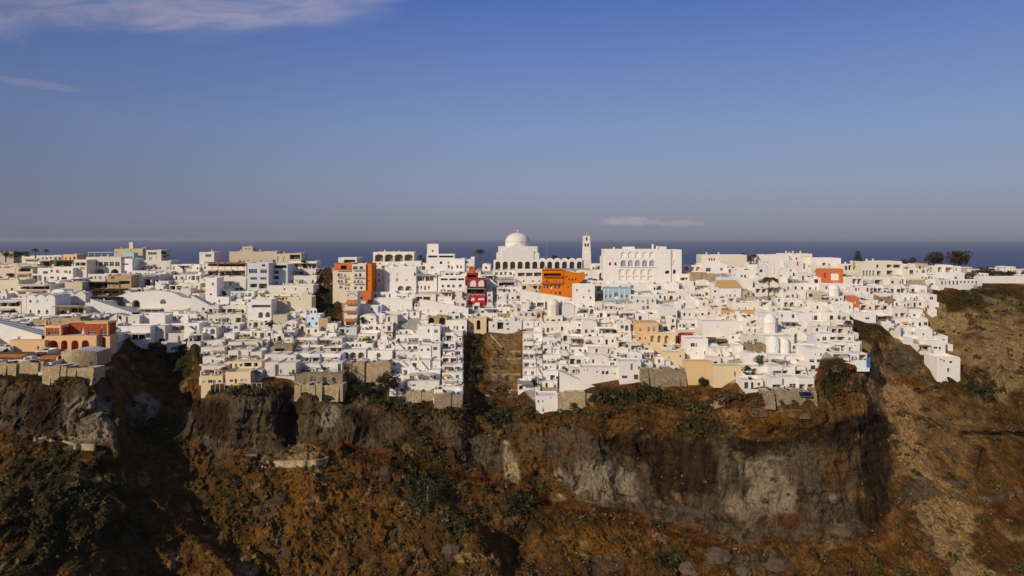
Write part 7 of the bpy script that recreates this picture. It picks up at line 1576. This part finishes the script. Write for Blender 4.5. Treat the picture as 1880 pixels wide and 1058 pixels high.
    r = rs.uniform(.12, .42, n)**1.0; rot = rs.uniform(0, 6.28, n); co, si = np.cos(rot), np.sin(rot); bb = base[None]*rs.uniform(.6, 1.3, (n, 5, 3)); V = np.stack([bb[..., 0]*co[:, None]-bb[..., 1]*si[:, None], bb[..., 0]*si[:, None]+bb[..., 1]*co[:, None], bb[..., 2]], -1)*r[:, None, None]+np.stack([(px-940)*Y/F, Y, HC-(py-EYE)*Y/F], -1)[:, None]
    tri = np.array([[0, 1, 4], [1, 2, 4], [2, 3, 4], [3, 0, 4]]); q = (tri[None]+np.arange(n)[:, None, None]*5).reshape(-1, 3); me = mesh_np('loose_stones', V.reshape(-1, 3), q); me.materials.append(M['rock_pale']); o = bpy.data.objects.new('loose_stones', me); COL.objects.link(o); o['kind'] = 'stuff'; tag(o, 'loose pale stones lying on the slopes', 'stones')
plain('rock_pale', (.30, .20, .105), .95, nscale=.2); plain('rock_grey', (.10, .068, .04), .95, nscale=.5)
scatter()
def boulder(label, px, py, rpx, seed):
    Y = gy(px, py); s = Y/F; bm = bmesh.new(); bmesh.ops.create_icosphere(bm, subdivisions=3, radius=1)
    co = np.array([v.co[:] for v in bm.verts]); nn = ridged(co[:, 0]*1.3+seed, co[:, 1]*1.3, co[:, 2]*1.3, 3)*.25+fbm(co[:, 0]*4+seed, co[:, 1]*4, co[:, 2]*4, 2)*.15
    for v, q in zip(bm.verts, nn): v.co *= (.75+q)*rpx*s; v.co.z *= .62; v.co.y *= .8
    me = bpy.data.meshes.new('boulder'); bm.to_mesh(me); bm.free(); me.materials.append(M['rock_grey']); o = bpy.data.objects.new('boulder', me); COL.objects.link(o); o.location = P(px, py, Y+rpx*s*.3); tag(o, label, 'boulder', 'boulders at the foot of the great wall')
for k, (x, y, r, lab) in enumerate(((1318, 1022, 26, 'big dark boulder under the great wall, leftmost'), (1425, 1038, 28, 'big dark boulder under the great wall, rightmost'), (1270, 1046, 22, 'flat boulder at the bottom edge left of the big ones'), (1365, 1050, 16, 'small boulder between the two big ones'), (1545, 975, 22, 'rounded pale streaked boulder at the right foot of the wall'), (1703, 997, 9, 'small tan boulder on the right talus'), (830, 1010, 18, 'tan outcrop rock at the lower middle'), (1755, 1000, 10, 'grey boulder on the right talus'))): boulder(lab, x, y, r, k*3.7)

# ------------------------------------------------------------------ far plain behind the ridge at the right
def plain_point(px, Y):
    yr = gy(px, RIDGE(px)+.2); k = math.log(Y/yr)/math.log(6600/yr); k = max(k, 0); r = float(RIDGE(px)); py = r+(494-r)*min(1, k*3.2); return P(px, py, Y)
def far_houses():
    R = random.Random(4)
    for k in range(28):
        px = R.uniform(1680, 1930); Y = R.uniform(400, 900); p = plain_point(px, Y); w, d, h = R.uniform(6, 14), R.uniform(6, 9), R.choice([3.2, 3.4, 5.5]); col = R.choice(['white', 'white', 'white_warm', 'pale_cream', 'beige'])
        root = thing('far_house', f"distant {dict(white='white', white_warm='off-white', pale_cream='cream', beige='beige')[col]} {'two storey' if h > 4 else 'single storey'} house on the plain behind the right hill", 'house', p, math.radians(R.uniform(-25, 25)), 'distant houses on the plain')
        b = MB(); L = auto_ops(w-.5, h, 1 if h < 4 else 2, R, col, .8, 'wwd'); g = body(b, w, d, h, L, col, skirt=2); b.obj('wall', root); fit_openings(root, g, R=R)
    for k in range(30):
        px = R.uniform(1690, 1930); Y = R.uniform(380, 700); p = plain_point(px, Y); q = 940+p.x*F/p.y
        tree('field_tree', 'dark low tree among the distant houses on the plain', px, EYE-(p.z-HC)*F/Y, EYE-(p.z-HC)*F/Y-R.uniform(3, 5)*F/Y, R.uniform(5, 9)*F/Y, R.choice(['leaf_dark', 'leaf_brown']), 300+k, Y=Y, group='trees on the distant plain')
far_houses()

# ------------------------------------------------------------------ terrace furniture
def near(loc):
    """the landmark a small thing stands closest to"""
    px, py = 940+loc[0]*F/loc[1], EYE-(loc[2]-HC)*F/loc[1]; return min(ANCH, key=lambda q: (q[0]-px)**2+((q[1]-py)*1.3)**2)[2]
def proto_parasol(mat, r=1.5, h=2.4, closed=False):
    b = MB(); n = 8
    if closed: b.prism((0, 0, 0), .10, 1.0, h, mat, 6, .05); b.prism((0, 0, 0), .22, .9, 1.5, mat, 8, .12)
    else:
        for i in range(n):
            a, c = 2*math.pi*i/n, 2*math.pi*(i+1)/n; A, C2 = (r*math.cos(a), r*math.sin(a), h-.55), (r*math.cos(c), r*math.sin(c), h-.55); b.poly([A, C2, (0, 0, h)], mat); b.poly([(A[0], A[1], A[2]-.15), (C2[0], C2[1], C2[2]-.15), C2, A], mat); b.poly([C2, A, (0, 0, h-.05)], mat)
    can = b.mesh('canopy'); p = MB(); p.bar((0, 0, 0), (0, 0, h), .035, 'metal_pale', 6); p.prism((0, 0, 0), .3, 0, .08, 'metal_dark', 8); return can, p.mesh('pole')
PARA = {m: proto_parasol(m) for m in ('canvas_cream', 'canvas_white', 'canvas_grey', 'canvas_rose', 'canvas_yellow')}; PARA['red'] = proto_parasol('canvas_red', 1.2, 3.2, True); PARA['big'] = proto_parasol('canvas_cream', 3.0, 3.4)
def parasol(key, loc, label, group=None):
    t = thing('parasol', label, 'parasol', loc, 0, group); put(PARA[key][0], 'canopy', t, (0, 0, 0)); put(PARA[key][1], 'pole', t, (0, 0, 0)); return t
b = MB(); b.box(-.32, .32, -.95, .35, .25, .36, 'sunbed_white'); b.box(-.28, .28, -.92, .33, .361, .43, 'canvas_cream'); SB1 = b.mesh('seat'); b = MB(); b.poly([(-.32, .35, .3), (.32, .35, .3), (.32, .95, .75), (-.32, .95, .75)], 'canvas_cream'); b.poly([(-.32, .36, .25), (-.32, .97, .70), (.32, .97, .70), (.32, .36, .25)], 'sunbed_white'); SB2 = b.mesh('backrest'); b = MB()
for x in (-.28, .28):
    for y in (-.85, .3): b.box(x-.03, x+.03, y-.03, y+.03, 0, .249, 'sunbed_white')
SB3 = b.mesh('frame')
def sunbed(loc, rz): t = thing('sun_lounger', f'pale sun lounger on a small terrace near the {near(loc)}', 'sun lounger', loc, rz, 'sun loungers on the terraces'); put(SB1, 'seat', t, (0, 0, 0)); put(SB2, 'backrest', t, (0, 0, 0)); put(SB3, 'leg_frame', t, (0, 0, 0))
b = MB(); b.prism((0, 0, 0), .42, .70, .75, 'wood', 10); TB1 = b.mesh('table_top'); b = MB(); b.bar((0, 0, 0), (0, 0, .7), .05, 'metal_dark', 6); b.prism((0, 0, 0), .28, 0, .04, 'metal_dark', 8); TB2 = b.mesh('stand')
b = MB(); b.box(-.22, .22, -.22, .22, .42, .47, 'wood_dark'); CH1 = b.mesh('seat'); b = MB(); b.box(-.22, .22, .18, .22, .471, .92, 'wood_dark'); CH2 = b.mesh('backrest'); b = MB()
for x in (-.19, .19):
    for y in (-.19, .19): b.box(x-.02, x+.02, y-.02, y+.02, 0, .419, 'wood_dark')
CH3 = b.mesh('leg_frame')
def table(loc):
    t = thing('cafe_table', f'small round cafe table on a terrace near the {near(loc)}', 'table', loc, 0, 'cafe tables on the terraces'); put(TB1, 'table_top', t, (0, 0, 0)); put(TB2, 'stand', t, (0, 0, 0))
def chair(loc, rz): t = thing('cafe_chair', f'dark cafe chair at a terrace table near the {near(loc)}', 'chair', loc, rz, 'cafe chairs on the terraces'); put(CH1, 'seat', t, (0, 0, 0)); put(CH2, 'backrest', t, (0, 0, 0)); put(CH3, 'leg_frame', t, (0, 0, 0))
b = MB(); b.prism((0, 0, 0), .2, 0, .45, 'terracotta_pot', 8, .28); POT = b.mesh('pot'); LEAF = [leaf_mesh('leaves', [(0, 0, .75, .42), (.15, .1, 1.05, .3)], 26, .13, m, 70+i) for i, m in enumerate(('leaf_green', 'leaf_dark', 'leaf_green', 'flower'))]
def pot(loc, R): t = thing('potted_plant', f'potted plant on a terrace near the {near(loc)}', 'plant', loc, R.uniform(0, 6), 'potted plants on the terraces'); put(POT, 'pot', t, (0, 0, 0)); put(R.choice(LEAF), 'leaves', t, (0, 0, 0)); s = R.uniform(.9, 1.5); t.scale = (s, s, s)
def furnish():
    R = random.Random(21); n = dict(p=0, s=0, t=0, c=0, o=0)
    D = [d for d in DECKS if -20 < d[0] < 1900]; R.shuffle(D)
    for (px, x, y, z, w, py) in D:
        def spot(): return Vector((x+R.uniform(-.5, .5)*w, y+R.uniform(-.5, .5), z))
        u = R.random()
        if u < .30 and n['p'] < 70:
            k = R.choice(['canvas_cream', 'canvas_white', 'canvas_white', 'canvas_grey', 'canvas_rose', 'canvas_yellow'] if px < 800 else ['canvas_cream', 'canvas_white', 'canvas_grey']); sp = spot(); parasol(k, sp, f"{dict(canvas_cream='cream', canvas_white='white', canvas_grey='grey', canvas_rose='rose', canvas_yellow='yellow')[k]} canvas parasol open over a terrace near the {near(sp)}", 'open parasols on the terraces'); n['p'] += 1
        if .2 < u < .62 and n['s'] < 110:
            c = spot()
            for q in range(2): sunbed(c+Vector((q*1.0, 0, 0)), R.uniform(-.3, .3)); n['s'] += 1
        if u > .45 and n['t'] < 150:
            for q in range(2 if w > 6 else 1):
                c = spot(); table(c); n['t'] += 1
                for sg in (-1, 1): chair(c+Vector((sg*.65, 0, 0)), sg*1.57+math.pi); n['c'] += 1
        for q in range(R.choice([0, 1, 1, 2])):
            if n['o'] < 190: pot(Vector((x+R.choice([-.55, .55, -.3, .4])*w, y+R.uniform(-.6, .3), z)), R); n['o'] += 1
    print(n)
furnish()
def at(px, py, lift=0.0, dy=0.0): Y = gy(px, py)+dy; v = P(px, py, Y); v.z += lift; return v
parasol('big', at(763, 700, 0, -3), 'large cream pyramid parasol on the lowest terrace, left of two'); parasol('big', at(790, 700, 0, -3), 'large cream pyramid parasol on the lowest terrace, right of two')
parasol('red', at(1711, 652, 0, -2), 'tall closed red parasol on the right spur'); parasol('canvas_yellow', at(439, 716, .3), 'yellowish parasol standing below the cliff railing')
parasol('canvas_rose', at(663, 484, 1.5, 3), 'rose parasol on the roof bar beside the four-arch pavilion'); parasol('canvas_grey', at(250, 508, 4, 1), 'grey parasol on the roof of the small two storey house')
def sail(label, pts, mat, dY=-1.5):
    Y0 = gy(pts[0][0], pts[0][1])+dY; root = thing('shade_sail', label, 'shade sail', P(*pts[0][:2], Y0)); o = root.location; V = [P(x, y, Y0+dd)-o for x, y, dd in pts]; c = sum(V, Vector())/len(V)-Vector((0, 0, .25)); b = MB()
    for p, q in zip(V, V[1:]+V[:1]): b.poly([tuple(p), tuple(q), tuple(c)], mat); b.poly([tuple(q-Vector((0, 0, .03))), tuple(p-Vector((0, 0, .03))), tuple(c-Vector((0, 0, .03)))], mat)
    b.obj('cloth', root); b = MB(); v = V[0]; b.bar((v.x, v.y, v.z-3.5), (v.x, v.y, v.z+.1), .05, 'metal_pale', 6); b.obj('pole', root)
sail('bright blue triangular shade sail in the middle cluster', [(1035, 615, 0), (1046, 625, -1), (1032, 625, -1), (1030, 622, 2)], 'canvas_blue'); sail('narrow blue shade sail below the bright blue one', [(1016, 659, 0), (1029, 657, 0), (1027, 663, -2), (1017, 661, -2)], 'canvas_blue')
for k, (x, y, w) in enumerate(((1060, 609, 14), (1078, 612, 16), (1100, 613, 14), (1060, 648, 18), (1080, 651, 14))): sail(f'grey shade sail over the middle terraces, {["first", "second", "third", "fourth", "fifth"][k]} along', [(x, y, 0), (x+w, y+1, 1), (x+w*.9, y+6, -2), (x+2, y+5, -2)], 'canvas_grey')

# ------------------------------------------------------------------ people on the terraces
def person_mesh(shirt, legs):
    bm = bmesh.new(); J = [((0, 0, .95), .13), ((0, 0, 1.15), .14), ((0, 0, 1.38), .15), ((0, 0, 1.50), .06), ((0, 0, 1.60), .09), ((0, 0, 1.72), .07), ((.19, 0, 1.40), .06), ((.25, -.03, 1.14), .045), ((.24, -.12, .90), .04), ((-.19, 0, 1.40), .06), ((-.25, -.02, 1.14), .045), ((-.23, -.08, .90), .04), ((.10, 0, .88), .09), ((.11, -.03, .48), .065), ((.11, .02, .06), .05), ((.11, -.14, .03), .04), ((-.10, 0, .88), .09), ((-.11, .03, .48), .065), ((-.11, .05, .06), .05), ((-.11, -.11, .03), .04)]
    E = [(0, 1), (1, 2), (2, 3), (3, 4), (4, 5), (2, 6), (6, 7), (7, 8), (2, 9), (9, 10), (10, 11), (0, 12), (12, 13), (13, 14), (14, 15), (0, 16), (16, 17), (17, 18), (18, 19)]
    vs = [bm.verts.new(j[0]) for j in J]; [bm.edges.new((vs[a], vs[c])) for a, c in E]; me = bpy.data.meshes.new('person'); bm.to_mesh(me); bm.free(); o = bpy.data.objects.new('tmp', me); COL.objects.link(o)
    m = o.modifiers.new('s', 'SKIN'); sk = me.skin_vertices[0].data
    for k, j in enumerate(J): sk[k].radius = (j[1], j[1]*.85)
    sk[0].use_root = True; o.modifiers.new('d', 'SUBSURF').levels = 1
    dg = bpy.context.evaluated_depsgraph_get(); me2 = bpy.data.meshes.new_from_object(o.evaluated_get(dg)); bpy.data.objects.remove(o)
    for k in ('skin', shirt, legs, 'hair'): me2.materials.append(M[k])
    me2.materials.clear()
    for k in ('skin', shirt, legs, 'hair'): me2.materials.append(M[k])
    for p in me2.polygons:
        c = p.center; p.material_index = 3 if c.z > 1.66 or (c.z > 1.55 and c.y > .03) else (1 if .95 < c.z < 1.47 and abs(c.x) < .24 else (2 if .08 < c.z <= .97 and abs(c.x) < .2 else 0)); p.use_smooth = True
    return me2
PM = [person_mesh(a, c) for a, c in (('cloth_dark', 'cloth_blue'), ('cloth_pale', 'cloth_dark'), ('cloth_red', 'cloth_dark'), ('cloth_blue', 'cloth_pale'))]; PW = ['dark shirt', 'pale shirt', 'red shirt', 'blue shirt']
def people():
    R = random.Random(8)
    for k, (x, y) in enumerate(((97, 671), (108, 671), (122, 671.5), (131, 671), (148, 672), (158, 671.5), (166, 672), (22, 662), (40, 662), (120, 577), (138, 577), (170, 529), (200, 529), (180, 541), (205, 541), (1096, 613), (1100, 615), (867, 541), (880, 541))):
        Y = gy(x, y)-1.2; i = k % 4; c = put(PM[i], 'person', None, P(x, y, Y), R.uniform(0, 6.28)); where = 'walkway below the stone bastion' if y > 670 and x > 80 else ('taverna terrace at the left edge' if y > 655 else ('terrace bar below rounded gables' if 570 < y < 580 else ('timber dining terraces' if x < 300 else ('middle terraces by the grey sails' if x > 1000 else 'red restaurant terrace')))); tag(c, f'person in a {PW[i]} standing on the {where}', 'person', 'people on the terraces')
people()
Y = gy(960, 496)+6; b = MB(); b.bar((0, 0, 0), (0, 0, 36*Y/F), .07, 'metal_pale', 6, .04); tag(b.obj('flagpole', None, P(1004, 481, Y)), 'thin grey flagpole between the cathedral and bell tower', 'flagpole')

# ------------------------------------------------------------------ the air over the sea
def haze():
    b = MB(); b.box(-89000, 89000, -2900, 89000, -1.0, HC+8, 'haze_air'); o = b.obj('haze', None); o['kind'] = 'stuff'; tag(o, 'thin pale haze lying over the sea and town', 'haze')
m, T_ = newmat('haze_air'); v = T_.n('ShaderNodeVolumePrincipled', i={'Color': (.60, .60, .68, 1), 'Density': 2.4e-5, 'Anisotropy': 0.0}); T_.n('ShaderNodeOutputMaterial', i={'Volume': v.outputs[0]})
haze()

for o in bpy.data.objects:
    for k in ('_w', '_h', '_d'):
        if k in o: del o[k]
